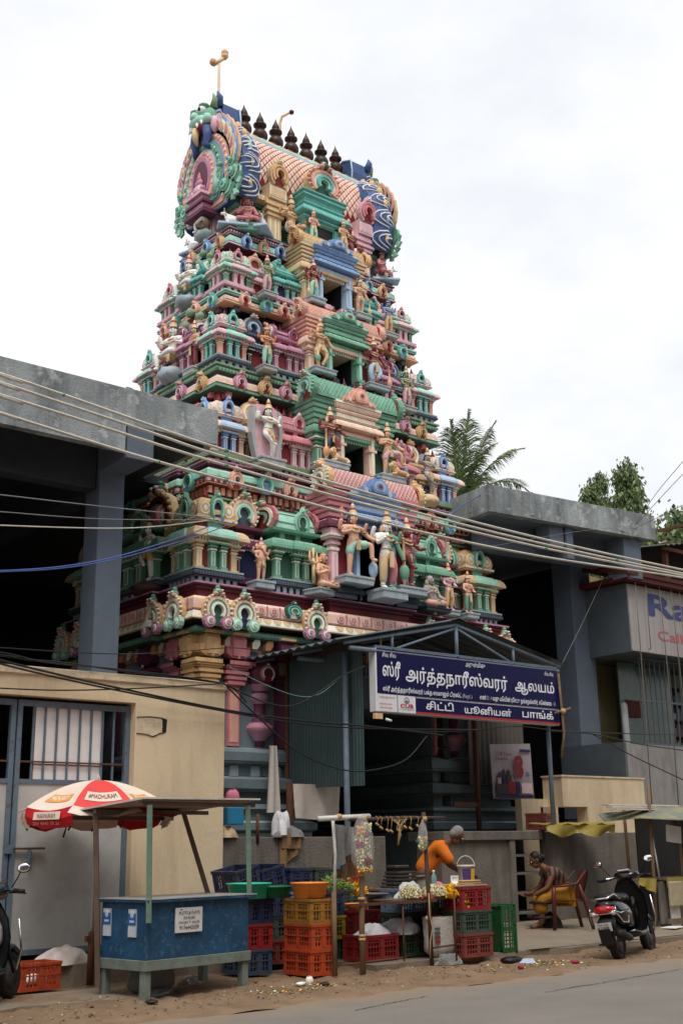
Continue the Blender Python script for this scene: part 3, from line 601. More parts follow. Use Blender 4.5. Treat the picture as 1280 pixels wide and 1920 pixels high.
# ---- ornaments
def arc(rx, ry, cy, a0, a1, n, cx=0):
    return [(cx+cos(radians(a0+(a1-a0)*i/n))*rx, cy+sin(radians(a0+(a1-a0)*i/n))*ry) for i in range(n+1)]
def horseshoe(w, h, cols, t=.05, knob=None, curl=None, beads=None):
    key = ('hs', round(w, 3), round(h, 3), tuple(cols), t, knob, curl, beads)
    if key in SHARE: return SHARE[key]
    b = MB(); cy = h*.40; ry = h*.44; rx = w/2
    fr = [1, .82, .66, .50, .36, .24, .0]; nl = len(cols)
    b.slab(arc(rx*.97, ry*.97, cy, -58, 238, 14), -t*.6, t*.1, getattr(P, cols[-1]), side=getattr(P, cols[0]))
    for i, c in enumerate(cols[:-1]):
        k, k2 = fr[i], fr[i+1]
        if i == nl-2: k2 = max(.2, k2)
        a0 = -58 if i == 0 else -46
        pts = arc(rx*k, ry*k, cy, a0, 180-a0, 14)+arc(rx*k2, ry*k2, cy, 180-a0, a0, 14)
        b.slab(pts, -t*.6 if i == 0 else 0, t*(.55+.30*(i % 2)+.08*i), getattr(P, c))
    if beads:
        for u, v in arc(rx*.93, ry*.93, cy, -40, 220, 15): b.ell((u, -t*.7, v), (w*.045, t*.5, w*.045), getattr(P, beads), 5, 3)
    if curl:
        for sg in (-1, 1):
            b.lathe((0, 0, 0), [(0, 0)], P.pink, 3) if 0 else None
            for q, (cc, r) in enumerate(((curl, .2), ('cream', .12), (curl, .07))):
                b.slab([(sg*rx*.62+cos(a*pi/5)*w*r, h*.12+sin(a*pi/5)*w*r) for a in range(10)], 0, t*(1.15+.3*q), getattr(P, cc))
    if knob:
        g = getattr(P, knob); z = cy+ry*.92
        b.ell((0, -t*.5, z+h*.07), (w*.17, t*1.1, h*.10), g, 8, 5)
        for sg in (-1, 1):
            b.ell((sg*w*.12, -t*.9, z+h*.02), (w*.085, t*.9, h*.05), P.salmon, 6, 4)
            b.ell((sg*w*.08, -t*1.3, z+h*.10), (w*.045, t*.5, h*.03), P.cream, 6, 4)
        b.ell((0, -t*.3, z+h*.19), (w*.08, t*.7, h*.07), g, 6, 4)
    else:
        z = cy+ry*.95; c = getattr(P, cols[0])
        b.slab([(-w*.13, z-.02*h), (w*.13, z-.02*h), (w*.1, z+h*.08), (0, z+h*.2), (-w*.1, z+h*.08)], -t*.5, t*.9, c)
        b.ell((0, -t*.9, z+h*.05), (w*.06, t*.5, h*.04), P.cream, 6, 4)
    me = b.mesh('horseshoe_ornament'); SHARE[key] = me; return me
def finial(h, c):
    key = ('fin', round(h, 3), c)
    if key in SHARE: return SHARE[key]
    b = MB(); r = h*.17
    b.lathe((0, 0, 0), [(r*.9, 0), (r*.5, h*.12), (r*.45, h*.2), (r*1.1, h*.32), (r*1.15, h*.42), (r*.5, h*.55), (r*.7, h*.62), (r*.35, h*.72), (0, h)], getattr(P, c), 8)
    SHARE[key] = b.mesh('finial'); return SHARE[key]
def pillar(w, h, c, c2='cream'):
    key = ('pil', round(w, 3), round(h, 3), c, c2)
    if key in SHARE: return SHARE[key]
    b = MB(); m = getattr(P, c); e = getattr(P, c2)
    def sq(r, z0, z1, mm): b.box(-r, r, -r, r, z0, z1, mm)
    r = w/2
    sq(r*1.25, 0, h*.08, m); sq(r*.92, h*.08, h*.62, m)
    b.box(-r*.55, r*.55, -r*.98, 0, h*.12, h*.58, e)          # pale edge lines round the shaft face
    b.box(-r*.38, r*.38, -r*1.02, 0, h*.14, h*.56, m)
    sq(r*1.12, h*.62, h*.67, e); sq(r*.85, h*.67, h*.72, m); sq(r*1.3, h*.72, h*.77, m); sq(r*1.0, h*.77, h*.82, m)
    sq(r*1.7, h*.82, h*.86, m); sq(r*1.9, h*.86, h*.90, e); sq(r*1.5, h*.90, h, m)
    SHARE[key] = b.mesh('pillar'); return SHARE[key]
def fan(b, p, t, up, out, r, rh, m, n=6):
    """half-round petal hanging from p along -up, width 2r along t"""
    p = Vector(p); vs = [p+t*cos(pi*i/n)*r-up*sin(pi*i/n)*rh+out for i in range(n+1)]
    b.add(vs, [tuple(range(n+1))], m)
def petals(b, plan, pa, pb, m, wid, faces=None, gap=.86, lift=.008):
    """row of petals on the sloping band between profile points pa (lower) and pb (upper)"""
    n = len(plan)
    for i in range(n):
        A = Vector(plan[i]); B = Vector(plan[(i+1) % n]); d = B-A; ln = d.length
        if ln < wid*1.2: continue
        d.normalize(); nn = Vector((d.y, -d.x))
        if faces and not faces(nn): continue
        k = max(1, int(round((ln-.02)/wid))); w = ln/k
        lo = Vector((nn.x*pa[0], nn.y*pa[0], pa[1])); hi = Vector((nn.x*pb[0], nn.y*pb[0], pb[1]))
        up = (hi-lo); L_ = up.length; up.normalize(); t3 = Vector((d.x, d.y, 0)); out = t3.cross(up)
        if out.dot(Vector((nn.x, nn.y, 0))) < 0 and abs(out.z) < .9: out = -out
        out = out*lift
        for j in range(k):
            c = A+d*(w*(j+.5)); fan(b, Vector((c.x, c.y, 0))+hi-up*L_*.06, t3, up, out, w*.5*gap, L_*.86, m)
def studs(b, plan, off, z0, z1, m, wid, dep=.03, faces=None, fill=.55):
    n = len(plan)
    for i in range(n):
        A = Vector(plan[i]); B = Vector(plan[(i+1) % n]); d = B-A; ln = d.length
        if ln < wid*1.5: continue
        d.normalize(); nn = Vector((d.y, -d.x))
        if faces and not faces(nn): continue
        k = int(ln/wid); w = ln/k
        for j in range(k):
            c = A+d*(w*(j+.5))+nn*off; a = d*(w*fill/2)
            q = [c-a, c+a, c+a+nn*dep, c-a+nn*dep]
            b.add([(p.x, p.y, z0) for p in q]+[(p.x, p.y, z1) for p in q], [(3, 2, 1, 0)[::-1], (4, 7, 6, 5), (3, 2, 6, 7), (1, 0, 4, 5)[::-1], (2, 1, 5, 6), (0, 3, 7, 4)], m)
def rect(a, c): return [(-a, -c), (a, -c), (a, c), (-a, c)]
FR = lambda n: n.y < -.5
VIS = lambda n: n.y < -.5 or n.x < -.5 or n.x > .5
FL_ = lambda n: n.y < -.5 or n.x < -.5

def base_mesh(a, c, hb, w, m1, m2, m3):
    b = MB(); k = w
    b.sweep(rect(a, c), [(.0, 0), (.0, .42*hb), (.055*k, .46*hb), (.085*k, .56*hb), (.09*k, .7*hb), (.06*k, .82*hb), (.075*k, .84*hb), (.075*k, hb), (-.06*k, hb)], [m3, m2, m1, m1, m1, m1, m2, m2])
    studs(b, rect(a, c), .0, .02*hb, .4*hb, m2, .13, .03, None, .5)
    studs(b, rect(a, c), .078*k, .52*hb, .8*hb, m1, .05, .02, None, .7)
    return b
def eave_prof(o, z0, z1):
    h = z1-z0
    return [(-.02, z0-.05*h), (o*.45, z0-.02*h), (o, z0), (o*.98, z0+h*.28), (o*.8, z0+h*.62), (o*.45, z0+h*.9), (o*.1, z1), (-.05, z1)]
def corner_shrine(w, H, C, root, name='corner_shrine'):
    """square corner pavilion: base, pillars, curved eave, neck, dome with a horseshoe ornament on each face"""
    hb, hp, he, hn, hd, hf = H; g = lambda k: getattr(P, C[k])
    a = w*.40; b = MB()
    b.sweep(rect(a*.86, a*.86), [(0, hb*.5), (0, hp+.01)], g('wall'))
    b.sweep(rect(a*.70, a*.70), [(0, he-.02), (0, hn+.01)], g('wall'))
    for sx in (0, 1):
        q = rect(a*.34, a*.96) if sx else rect(a*.96, a*.34)
        b.sweep(q, [(0, hb), (0, hp)], g('wallb')); q = rect(a*.34, a*.8) if sx else rect(a*.8, a*.34)
        b.sweep(q, [(0, he), (0, hn)], g('pilB'))
    root_o = b.obj(name, root)
    sub(base_mesh(a, a, hb, w, g('base'), P.lslate if C['base'] == 'slate' else g('base'), P.navy).mesh('base_moulding'), 'base_moulding', root_o)
    pw = w*.115; ph = hp-hb
    pa, pb = pillar(pw, ph, C['pilA']), pillar(pw*.95, ph, C['pilB'])
    for r in range(4):
        an = r*pi/2; R = Matrix.Rotation(an, 3, 'Z')
        p = R @ Vector((-a+pw*.55, -a+pw*.55, hb)); sub(pa, 'pillar', root_o, p, an)
        for sx in (-1, 1):
            p = R @ Vector((sx*a*.26, -a*.98, hb)); sub(pb, 'pillar', root_o, p, an)
    b = MB(); pr = eave_prof(w*.15, hp, he); pl = rect(a, a)
    b.sweep(pl, pr, [g('eaveA')]*len(pr)); petals(b, pl, pr[2], pr[5], g('petal'), w*.13, None, .8)
    for sx in (0, 1):
        q = rect(a*.40, a+.035*w) if sx else rect(a+.035*w, a*.40)
        p2 = [(o, z+.004) for o, z in pr]; b.sweep(q, p2, g('eaveB'))
        petals(b, q, p2[2], p2[5], g('petalB'), w*.12, (lambda n: abs(n.y) > .5) if sx else (lambda n: abs(n.x) > .5), .8)
    studs(b, pl, .035*w, hp-.05, hp-.004, g('petal'), .055, .022, None, .5)
    sub(b.mesh('eave'), 'eave', root_o)
    b = MB(); r = a*.86; h = hd-hn
    b.sweep(rect(r, r), [(-.03, hn-.02*h), (.14*r, hn), (.16*r, hn+.1*h), (.06*r, hn+.16*h), (.10*r, hn+.32*h), (.06*r, hn+.52*h), (-.12*r, hn+.72*h), (-.42*r, hn+.90*h), (-.75*r, hn+.98*h), (-.97*r, hd)],
            [g('dome'), g('petal'), g('dome'), g('dome'), g('dome'), g('dome'), g('dome'), g('dome'), g('dome')])
    for q in range(4):
        R = Matrix.Rotation(q*pi/2, 4, 'Z'); b.M = R
        for sx in (-1, 1):
            for k, mm in enumerate((g('petal'), g('dome'), g('petal'))):
                b.slab([(sx*r*.66+cos(t*pi/5)*r*(.30-.09*k), hn+.42*h+sin(t*pi/5)*r*(.32-.09*k)) for t in range(10)], r*1.02, r*(1.10+.012*k), mm)
        b.M = None
    sub(b.mesh('dome'), 'dome', root_o)
    nw = w*.29; nh = (hd-hn)*1.12
    hs = horseshoe(nw, nh, (C['nasi'], C['nasi2'], C['nasi'], 'navy'), w*.07)
    for q in range(4):
        an = q*pi/2; sub(hs, 'horseshoe_ornament', root_o, (sin(an)*r*1.06, -cos(an)*r*1.06, hn-.02*h), an)
    sub(finial(hf-hd+.03, C['fin']), 'finial', root_o, (0, 0, hd-.03))
    return root_o
def oblong_shrine(w, d, H, C, root, lion=None, name='oblong_shrine'):
    hb, hp, he, hn, hd, hf = H; g = lambda k: getattr(P, C[k]); a, c = w*.46, d/2; b = MB()
    b.sweep(rect(a*.92, c*.86), [(0, hb*.5), (0, hp+.01)], g('wall')); b.sweep(rect(a*.84, c*.8), [(0, he-.02), (0, hn+.01)], g('wall'))
    for x in (-a*.55, a*.15): b.box(x-a*.1, x+a*.1, -c*.86, 0, he, hn, g('pilB'))
    o = b.obj(name, root)
    sub(base_mesh(a, c, hb, w*.7, g('base'), P.lslate if C['base'] == 'slate' else g('base'), P.navy).mesh('base_moulding'), 'base_moulding', o)
    pw = w*.11; pm = pillar(pw, hp-hb, C['pilB'])
    for x in (-a+pw*.6, -a*.02, a*.42, a-pw*.6): sub(pm, 'pillar', o, (x, -c+pw*.3, hb))
    sub(pm, 'pillar', o, (-a+pw*.3, c-pw*1.2, hb), -pi/2)
    b = MB(); pr = eave_prof(w*.13, hp, he); pl = [(-a, -c), (-a*.1, -c), (-a*.1, -c-.04*w), (a*.62, -c-.04*w), (a*.62, -c), (a, -c), (a, c), (-a, c)]
    b.sweep(pl, pr, g('eaveB')); petals(b, pl, pr[2], pr[5], g('petalB'), w*.1, None, .82); studs(b, pl, .03*w, hp-.05, hp-.004, g('petalB'), .055, .022, None, .5); sub(b.mesh('eave'), 'eave', o)
    # wagon roof along x
    b = MB(); r = c*.95; h = hd-hn; ar = arc(r, h*.82, hn+h*.14, 0, 180, 12)
    b.sweep(rect(a*.9, c*.85), [(-.02, hn-.02), (.08*w, hn), (.09*w, hn+.1*h), (.0, hn+.16*h)], g('roofedge'))
    b.slab(ar, -a*.86, a*.86, g('dome'), fn=lambda u, v, t: (t, -u, v))
    for k in range(1, 12, 2):   # raised leaf bands on the vault
        q = ar[k]
        b.box(-a*.84, a*.84, -q[0]-.012, -q[0]+.012, q[1]-.006, q[1]+.012, g('petal'))
    sub(b.mesh('wagon_roof'), 'wagon_roof', o)
    nc = C.get('endn', (C['nasi'], 'cream', C['nasi2'], C['nasi'], 'red'))
    sub(horseshoe(d*1.1, (hd-hn)*1.32, nc, w*.06, knob=C.get('knob')), 'horseshoe_ornament', o, (-a*.92, 0, hn-.0*h), -pi/2)
    sub(horseshoe(d*1.1, (hd-hn)*1.32, nc, w*.06, knob=C.get('knob')), 'horseshoe_ornament', o, (a*.92, 0, hn-.0*h), pi/2)
    if lion:
        fig = lying_lion(w*.8, getattr(P, lion)); sub(fig, 'lion', o, (a*.05, -c*.55, hn+.25*h), -pi/2*0)
    else:
        sub(horseshoe(w*.30, (hd-hn)*1.0, (C['nasi'], C['nasi2'], C['nasi'], C.get('core', 'dgreen')), w*.05), 'horseshoe_ornament', o, (a*.28, -r*1.0, hn+.02))
    fm = finial(hf-hd+.05, C['fin'])
    for x in (-a*.4, 0, a*.4): sub(fm, 'finial', o, (x, 0, hd-.05))
    return o
def niche_shrine(w, d, H, C, root, name='niche_shrine'):
    hb, hp, he, hn, hd, hf = H; g = lambda k: getattr(P, C[k]); a, c = w*.42, d/2; b = MB()
    b.sweep(rect(a*.8, c*.9), [(0, hb*.5), (0, hp+.01)], g('wall')); b.sweep(rect(a*.62, c*.8), [(0, he-.02), (0, hn+.06)], g('base'))
    o = b.obj(name, root)
    sub(base_mesh(a, c, hb, w*.8, g('base'), g('base'), P.navy).mesh('base_moulding'), 'base_moulding', o)
    pm = pillar(w*.17, hp-hb, C['pil'])
    for sx in (-1, 1): sub(pm, 'pillar', o, (sx*(a-w*.085), -c+w*.06, hb))
    b = MB(); pr = eave_prof(w*.14, hp, he); b.sweep(rect(a, c), pr, g('eave')); petals(b, rect(a, c), pr[2], pr[5], g('petal'), w*.14, FL_, .8)
    studs(b, rect(a, c), .03*w, hp-.045, hp-.004, g('petal'), .05, .02, None, .5)
    b.sweep(rect(a*.7, c*.8), [(0, hn-.04), (.06, hn-.02), (.10, hn), (.10, hn+.05), (0, hn+.06)], g('eave'))
    sub(b.mesh('eave'), 'eave', o)
    sub(horseshoe(w*.98, (hf-hn)*.98, C['nasi'], w*.12, knob=C.get('knob'), curl=C.get('curl'), beads=C.get('beads')), 'horseshoe_ornament', o, (0, -c*.4, hn+.05))
    return o

# ---- figures
def figure(J=None, skin='skin', cloth='ochre', style='shorts', crown='gold', h=1., halo=None, skin2=None, arms4=None, sub_=1, hair='black', head='human', fem=False, cloth2=None, sash=None):
    """returns (body builder, [(sub-part name, mesh)]) of a stucco figure about h tall to the top of its head, facing -y"""
    j = dict(pel=(0, 0, .52), wst=(0, .0, .60), cht=(0, -.005, .715), nck=(0, 0, .80), hed=(0, -.012, .885),
             Ls=(-.125, 0, .765), Le=(-.17, -.02, .63), Lh=(-.15, -.13, .56), Rs=(.125, 0, .765), Re=(.17, -.02, .63), Rh=(.15, -.13, .56),
             Lp=(-.062, 0, .49), Lk=(-.075, -.015, .27), La=(-.075, .01, .045), Lt=(-.085, -.085, .02),
             Rp=(.062, 0, .49), Rk=(.075, -.015, .27), Ra=(.075, .01, .045), Rt=(.085, -.085, .02))
    if J: j.update(J)
    r = dict(pel=.082, wst=.066, cht=.094, nck=.036, Ls=.05, Le=.036, Lh=.03, Rs=.05, Re=.036, Rh=.03, Lp=.068, Lk=.05, La=.032, Lt=.026, Rp=.068, Rk=.05, Ra=.032, Rt=.026)
    if head == 'elephant': r.update(pel=.11, wst=.13, cht=.11)
    if fem: r.update(pel=.092, wst=.055, cht=.085)
    V = {k: (tuple(c*h for c in j[k]), r[k]*h) for k in r}
    E = [('pel', 'wst'), ('wst', 'cht'), ('cht', 'nck'), ('cht', 'Ls'), ('Ls', 'Le'), ('Le', 'Lh'), ('cht', 'Rs'), ('Rs', 'Re'), ('Re', 'Rh'),
         ('pel', 'Lp'), ('Lp', 'Lk'), ('Lk', 'La'), ('La', 'Lt'), ('pel', 'Rp'), ('Rp', 'Rk'), ('Rk', 'Ra'), ('Ra', 'Rt')]
    if arms4:
        for s_, q in zip('LR', arms4):
            if q is None: continue
            V[s_+'e2'] = (tuple(c*h for c in q[0]), .034*h); V[s_+'h2'] = (tuple(c*h for c in q[1]), .03*h); E += [(s_+'s', s_+'e2'), (s_+'e2', s_+'h2')]
    b = MB(); m = getattr(P, skin)
    mm = m if not skin2 else (lambda p: getattr(P, skin2) if p.x > 0 else m)
    absorb(b, skin_mesh(V, E, 'pel', sub_), mm)
    hc = Vector(j['hed'])*h; k = h
    R = Matrix.Rotation(j.get('turn', 0), 3, 'Z')
    def hp(x, y, z): return hc+R @ Vector((x*k, y*k, z*k))
    b.ell(hc, (.058*k, .064*k, .076*k), m, 10, 8)
    if head == 'elephant':
        b.ell(hp(0, 0, 0), (.085*k, .08*k, .08*k), m, 10, 6)
        for s_ in (-1, 1): b.ell(hp(s_*.12, .01, 0), (.06*k, .018*k, .08*k), m, 8, 5)
        b.tube([hp(0, -.06, -.01), hp(.005, -.105, -.08), hp(.02, -.12, -.16), hp(.07, -.12, -.22), hp(.12, -.10, -.23)], [.045*k, .038*k, .03*k, .026*k, .022*k], m, 7)
        b.tube([hp(-.04, -.07, -.04), hp(-.055, -.12, -.06)], [.012*k, .005*k], P.white, 5)
    else:
        b.ell(hp(0, -.06, -.012), (.011*k, .018*k, .022*k), m, 6, 4)
        b.ell(hp(0, -.056, -.043), (.02*k, .01*k, .008*k), P.red, 6, 4)
        for s_ in (-1, 1):
            b.ell(hp(s_*.06, .0, -.01), (.012*k, .022*k, .036*k), m, 6, 4)
            b.ell(hp(s_*.066, .0, -.055), (.014*k, .016*k, .02*k), P.gold, 6, 4)
    for s_ in (-1, 1):
        b.ell(hp(s_*.024, -.055, .012), (.016*k, .01*k, .009*k), P.white, 6, 4); b.ell(hp(s_*.024, -.064, .012), (.007*k, .004*k, .007*k), P.black, 5, 3)
        b.cbox(hp(s_*.025, -.058, .031), (.034*k, .008*k, .007*k), P.black)
    parts = []
    # garment: a fuller skin over hips and thighs
    if style != 'none':
        cm = getattr(P, cloth); g = {'pel': (j['pel'], .096), 'wst': ((j['pel'][0], j['pel'][1], j['pel'][2]+.05), .084), 'Lp': (j['Lp'], .082), 'Rp': (j['Rp'], .082)}
        ge = [('wst', 'pel'), ('pel', 'Lp'), ('pel', 'Rp')]
        for s_ in 'LR':
            K, A, Hh = Vector(j[s_+'k']), Vector(j[s_+'a']), Vector(j[s_+'p'])
            if style == 'shorts': g[s_+'1'] = (tuple(Hh.lerp(K, .8)), .068); ge.append((s_+'p', s_+'1'))
            else:
                g[s_+'k'] = (tuple(K), .06); g[s_+'a'] = (tuple(K.lerp(A, .82)), .05 if style == 'dhoti' else .066); ge += [(s_+'p', s_+'k'), (s_+'k', s_+'a')]
        if head == 'elephant': g['pel'] = (j['pel'], .12); g['wst'] = (g['wst'][0], .12)
        gb = MB(); c2 = getattr(P, cloth2) if cloth2 else None
        absorb(gb, skin_mesh({q: (tuple(c*h for c in p), rr*h) for q, (p, rr) in g.items()}, ge, 'pel', sub_), cm if not c2 else (lambda p: c2 if p.x > 0 else cm))
        pz = Vector(j['pel'])*h
        gb.ell(pz+Vector((0, 0, .05*h)), (.105*h, .085*h, .022*h), P.gold, 10, 4)
        gb.slab([(-.03, .42), (.03, .42), (.035, .2+.1*(style == 'shorts')), (-.035, .2+.1*(style == 'shorts'))], 0, .02, P.gold if not sash else getattr(P, sash), fn=lambda u, v, w: ((u+j['pel'][0])*h, (j['pel'][1]-.095-w)*h, (v+.1)*h+(j['pel'][2]-.52)*h))
        parts.append(('garment', gb.mesh('garment')))
    jb = MB(); gm = P.gold; n_ = Vector(j['nck'])*h; ch = Vector(j['cht'])*h
    for rr, dz, dy in ((.07, -.02, -.03), (.095, -.06, -.05)):
        jb.tube([n_+Vector((cos(t*pi/6)*rr*h, dy*h*.3-abs(sin(t*pi/6))*.0-sin(t*pi/6)*(.075)*h, dz*h-max(0, sin(t*pi/6))*.05*h*(rr/.07))) for t in range(-1, 8)], .012*h, gm, 5)
    for s_ in 'LR':
        A, B = Vector(j[s_+'s']), Vector(j[s_+'e']); q = A.lerp(B, .55); jb.ell(tuple(q*h), (.05*h, .05*h, .016*h), gm, 8, 4)
        A, B = Vector(j[s_+'e']), Vector(j[s_+'h']); q = A.lerp(B, .8); jb.ell(tuple(q*h), (.036*h, .036*h, .014*h), gm, 8, 4)
        q = Vector(j[s_+'a'])+Vector((0, 0, .03)); jb.ell(tuple(q*h), (.042*h, .045*h, .014*h), gm, 8, 4)
    parts.append(('jewellery', jb.mesh('jewellery')))
    hb_ = MB(); hm = getattr(P, hair) if hair else None
    if hm:
        hb_.ell(hp(0, .022, .02), (.072*k, .065*k, .078*k), hm, 10, 6)
        for s_ in (-1, 1): hb_.tube([hp(s_*.06, .03, .0), hp(s_*.085, .03, -.06), hp(s_*.08, .02, -.11)], [.03*k, .028*k, .014*k], hm, 6)
    if crown:
        c_ = getattr(P, crown)
        hb_.lathe(hp(0, .005, .045), [(.07*k, 0), (.074*k, .02*k), (.06*k, .035*k), (.062*k, .07*k), (.045*k, .09*k), (.047*k, .12*k), (.028*k, .15*k), (.03*k, .17*k), (.012*k, .19*k), (0, .215*k)], [c_, P.cream, c_, c_, P.red, c_, c_, P.cream, c_], 8)
    if halo:
        hb_.slab([(cos(t*pi/8)*.13*k, .02*k+sin(t*pi/8)*.14*k) for t in range(16)], -.05*k, -.03*k, getattr(P, halo), fn=lambda u, v, w: tuple(hc+Vector((u, -w, v))))
    parts.append(('headdress', hb_.mesh('headdress')))
    return b, parts
def staff(kind, h, c):
    b = MB(); m = getattr(P, c)
    if kind == 'mace':
        b.lathe((0, 0, 0), [(.0, 0), (.02*h, .02*h), (.03*h, .12*h), (.06*h, .17*h), (.095*h, .24*h), (.10*h, .36*h), (.07*h, .43*h), (.03*h, .46*h), (.028*h, .95*h), (.05*h, .97*h), (.0, h)], [P.gold, P.gold, P.gold, m, m, m, P.gold, P.gold, P.gold, P.gold], 9)
    else:
        b.tube([(0, 0, 0), (0, 0, h*.7)], h*.05, m, 6); b.tube([(0, 0, h*.55), (0, 0, h)], h*.045, m, 5)
        for s_ in (-1, 1): b.tube([(0, 0, h*.55), (s_*h*.18, 0, h*.62), (s_*h*.16, 0, h*.9)], [h*.06, h*.05, h*.02], m, 5)
    return b.mesh('mace' if kind == 'mace' else 'trident')
def statue(root, loc, rz, kw, label, extra=(), ped=None):
    b, parts = figure(**kw)
    o = b.obj('statue', root, label, loc, rz)
    for n_, me in parts:
        po_ = sub(me, n_, o)
        if n_ == 'jewellery': po_['kind'] = 'stuff'
    for n_, me, l_, r_ in extra: sub(me, n_, o, l_, r_)
    if ped:
        w, d, hh, c = ped; q = MB(); q.box(-w/2, w/2, -d/2, d/2, -hh, -.005, getattr(P, c), .01); q.box(-w/2-.015, w/2+.015, -d/2-.015, d/2+.015, -hh*.3, -.0, getattr(P, c), .006)
        sub(q.mesh('pedestal'), 'pedestal', o)
    return o
POSE = dict(
  stand={}, 
  guardL=dict(pel=(.02, 0, .52), Lk=(-.07, -.01, .27), Rp=(.09, -.02, .50), Rk=(.24, -.14, .50), Ra=(.25, -.13, .28), Rt=(.30, -.20, .255), Le=(-.22, -.02, .64), Lh=(-.09, -.12, .68), Re=(.24, -.06, .64), Rh=(.30, -.17, .56), turn=.35),
  guardR=dict(pel=(-.02, 0, .52), Rk=(.07, -.01, .27), Lp=(-.09, -.02, .50), Lk=(-.16, -.17, .50), La=(-.05, -.17, .30), Lt=(.02, -.22, .28), Re=(.23, -.05, .63), Rh=(.30, -.14, .66), Le=(-.23, -.04, .62), Lh=(-.20, -.13, .5), turn=-.3),
  lean=dict(pel=(.0, 0, .52), Lk=(-.12, -.03, .28), La=(-.05, -.02, .05), Rk=(.12, -.08, .30), Ra=(.02, -.06, .12), Rt=(-.04, -.12, .08), Le=(-.22, -.02, .66), Lh=(-.2, -.13, .76), Re=(.22, -.02, .62), Rh=(.28, -.1, .48)),
  dance=dict(pel=(.0, 0, .52), Lk=(-.11, -.09, .42), La=(.02, -.12, .28), Lt=(.1, -.14, .25), Rk=(.09, -.02, .26), Le=(-.24, -.02, .72), Lh=(-.2, -.06, .84), Re=(.23, -.03, .66), Rh=(.16, -.14, .6)),
  lotus=dict(pel=(0, 0, .10), wst=(0, 0, .19), cht=(0, 0, .33), nck=(0, 0, .43), hed=(0, -.012, .52), Ls=(-.13, 0, .385), Le=(-.18, -.03, .24), Lh=(-.05, -.15, .30), Rs=(.13, 0, .385), Re=(.18, -.04, .23), Rh=(.20, -.19, .15),
             Lp=(-.075, -.01, .085), Lk=(-.22, -.17, .07), La=(.02, -.22, .05), Lt=(.09, -.24, .05), Rp=(.075, -.01, .085), Rk=(.23, -.17, .07), Ra=(.0, -.2, .1), Rt=(-.08, -.22, .1)),
  throne=dict(pel=(0, .05, .30), wst=(0, .05, .39), cht=(0, .04, .52), nck=(0, .04, .61), hed=(0, .03, .70), Ls=(-.14, .04, .575), Le=(-.22, -.02, .46), Lh=(-.18, -.12, .54), Rs=(.14, .04, .575), Re=(.22, .0, .44), Rh=(.2, -.13, .42),
             Lp=(-.075, .02, .28), Lk=(-.17, -.16, .29), La=(-.12, -.15, .05), Lt=(-.12, -.24, .02), Rp=(.075, .02, .28), Rk=(.16, -.17, .30), Ra=(.0, -.19, .24), Rt=(-.07, -.22, .22)))
ARMS4 = (((-.24, .03, .72), (-.23, -.03, .86)), ((.24, .03, .72), (.25, -.03, .86)))
ARMS4S = (((-.25, .05, .52), (-.24, 0, .66)), ((.25, .05, .52), (.24, 0, .66)))
def lying_lion(L_, m, mane=None):
    b = MB(); k = L_
    absorb(b, skin_mesh({'a': ((.38*k, 0, .16*k), .12*k), 'b': ((.1*k, 0, .17*k), .11*k), 'c': ((-.15*k, 0, .22*k), .13*k), 'n': ((-.26*k, 0, .36*k), .10*k), 'f1': ((-.2*k, -.08*k, .06*k), .05*k), 'f2': ((-.42*k, -.08*k, .04*k), .045*k), 'g1': ((-.2*k, .08*k, .06*k), .05*k), 'g2': ((-.42*k, .08*k, .04*k), .045*k), 'h1': ((.42*k, -.12*k, .06*k), .07*k), 'h2': ((.25*k, -.14*k, .04*k), .04*k)},
        [('a', 'b'), ('b', 'c'), ('c', 'n'), ('c', 'f1'), ('f1', 'f2'), ('c', 'g1'), ('g1', 'g2'), ('a', 'h1'), ('h1', 'h2')], 'b'), m)
    mm = mane or m
    for t in range(9):
        a = t*2*pi/9; b.ell((-.27*k, cos(a)*.12*k, .40*k+sin(a)*.13*k), (.07*k, .05*k, .05*k), mm, 6, 4)
    b.ell((-.34*k, 0, .40*k), (.11*k, .10*k, .11*k), m, 8, 6); b.ell((-.44*k, 0, .36*k), (.06*k, .065*k, .05*k), m, 8, 5)
    for s_ in (-1, 1): b.ell((-.43*k, s_*.05*k, .43*k), (.02*k, .022*k, .02*k), P.white, 6, 4)
    return b.mesh('lion')
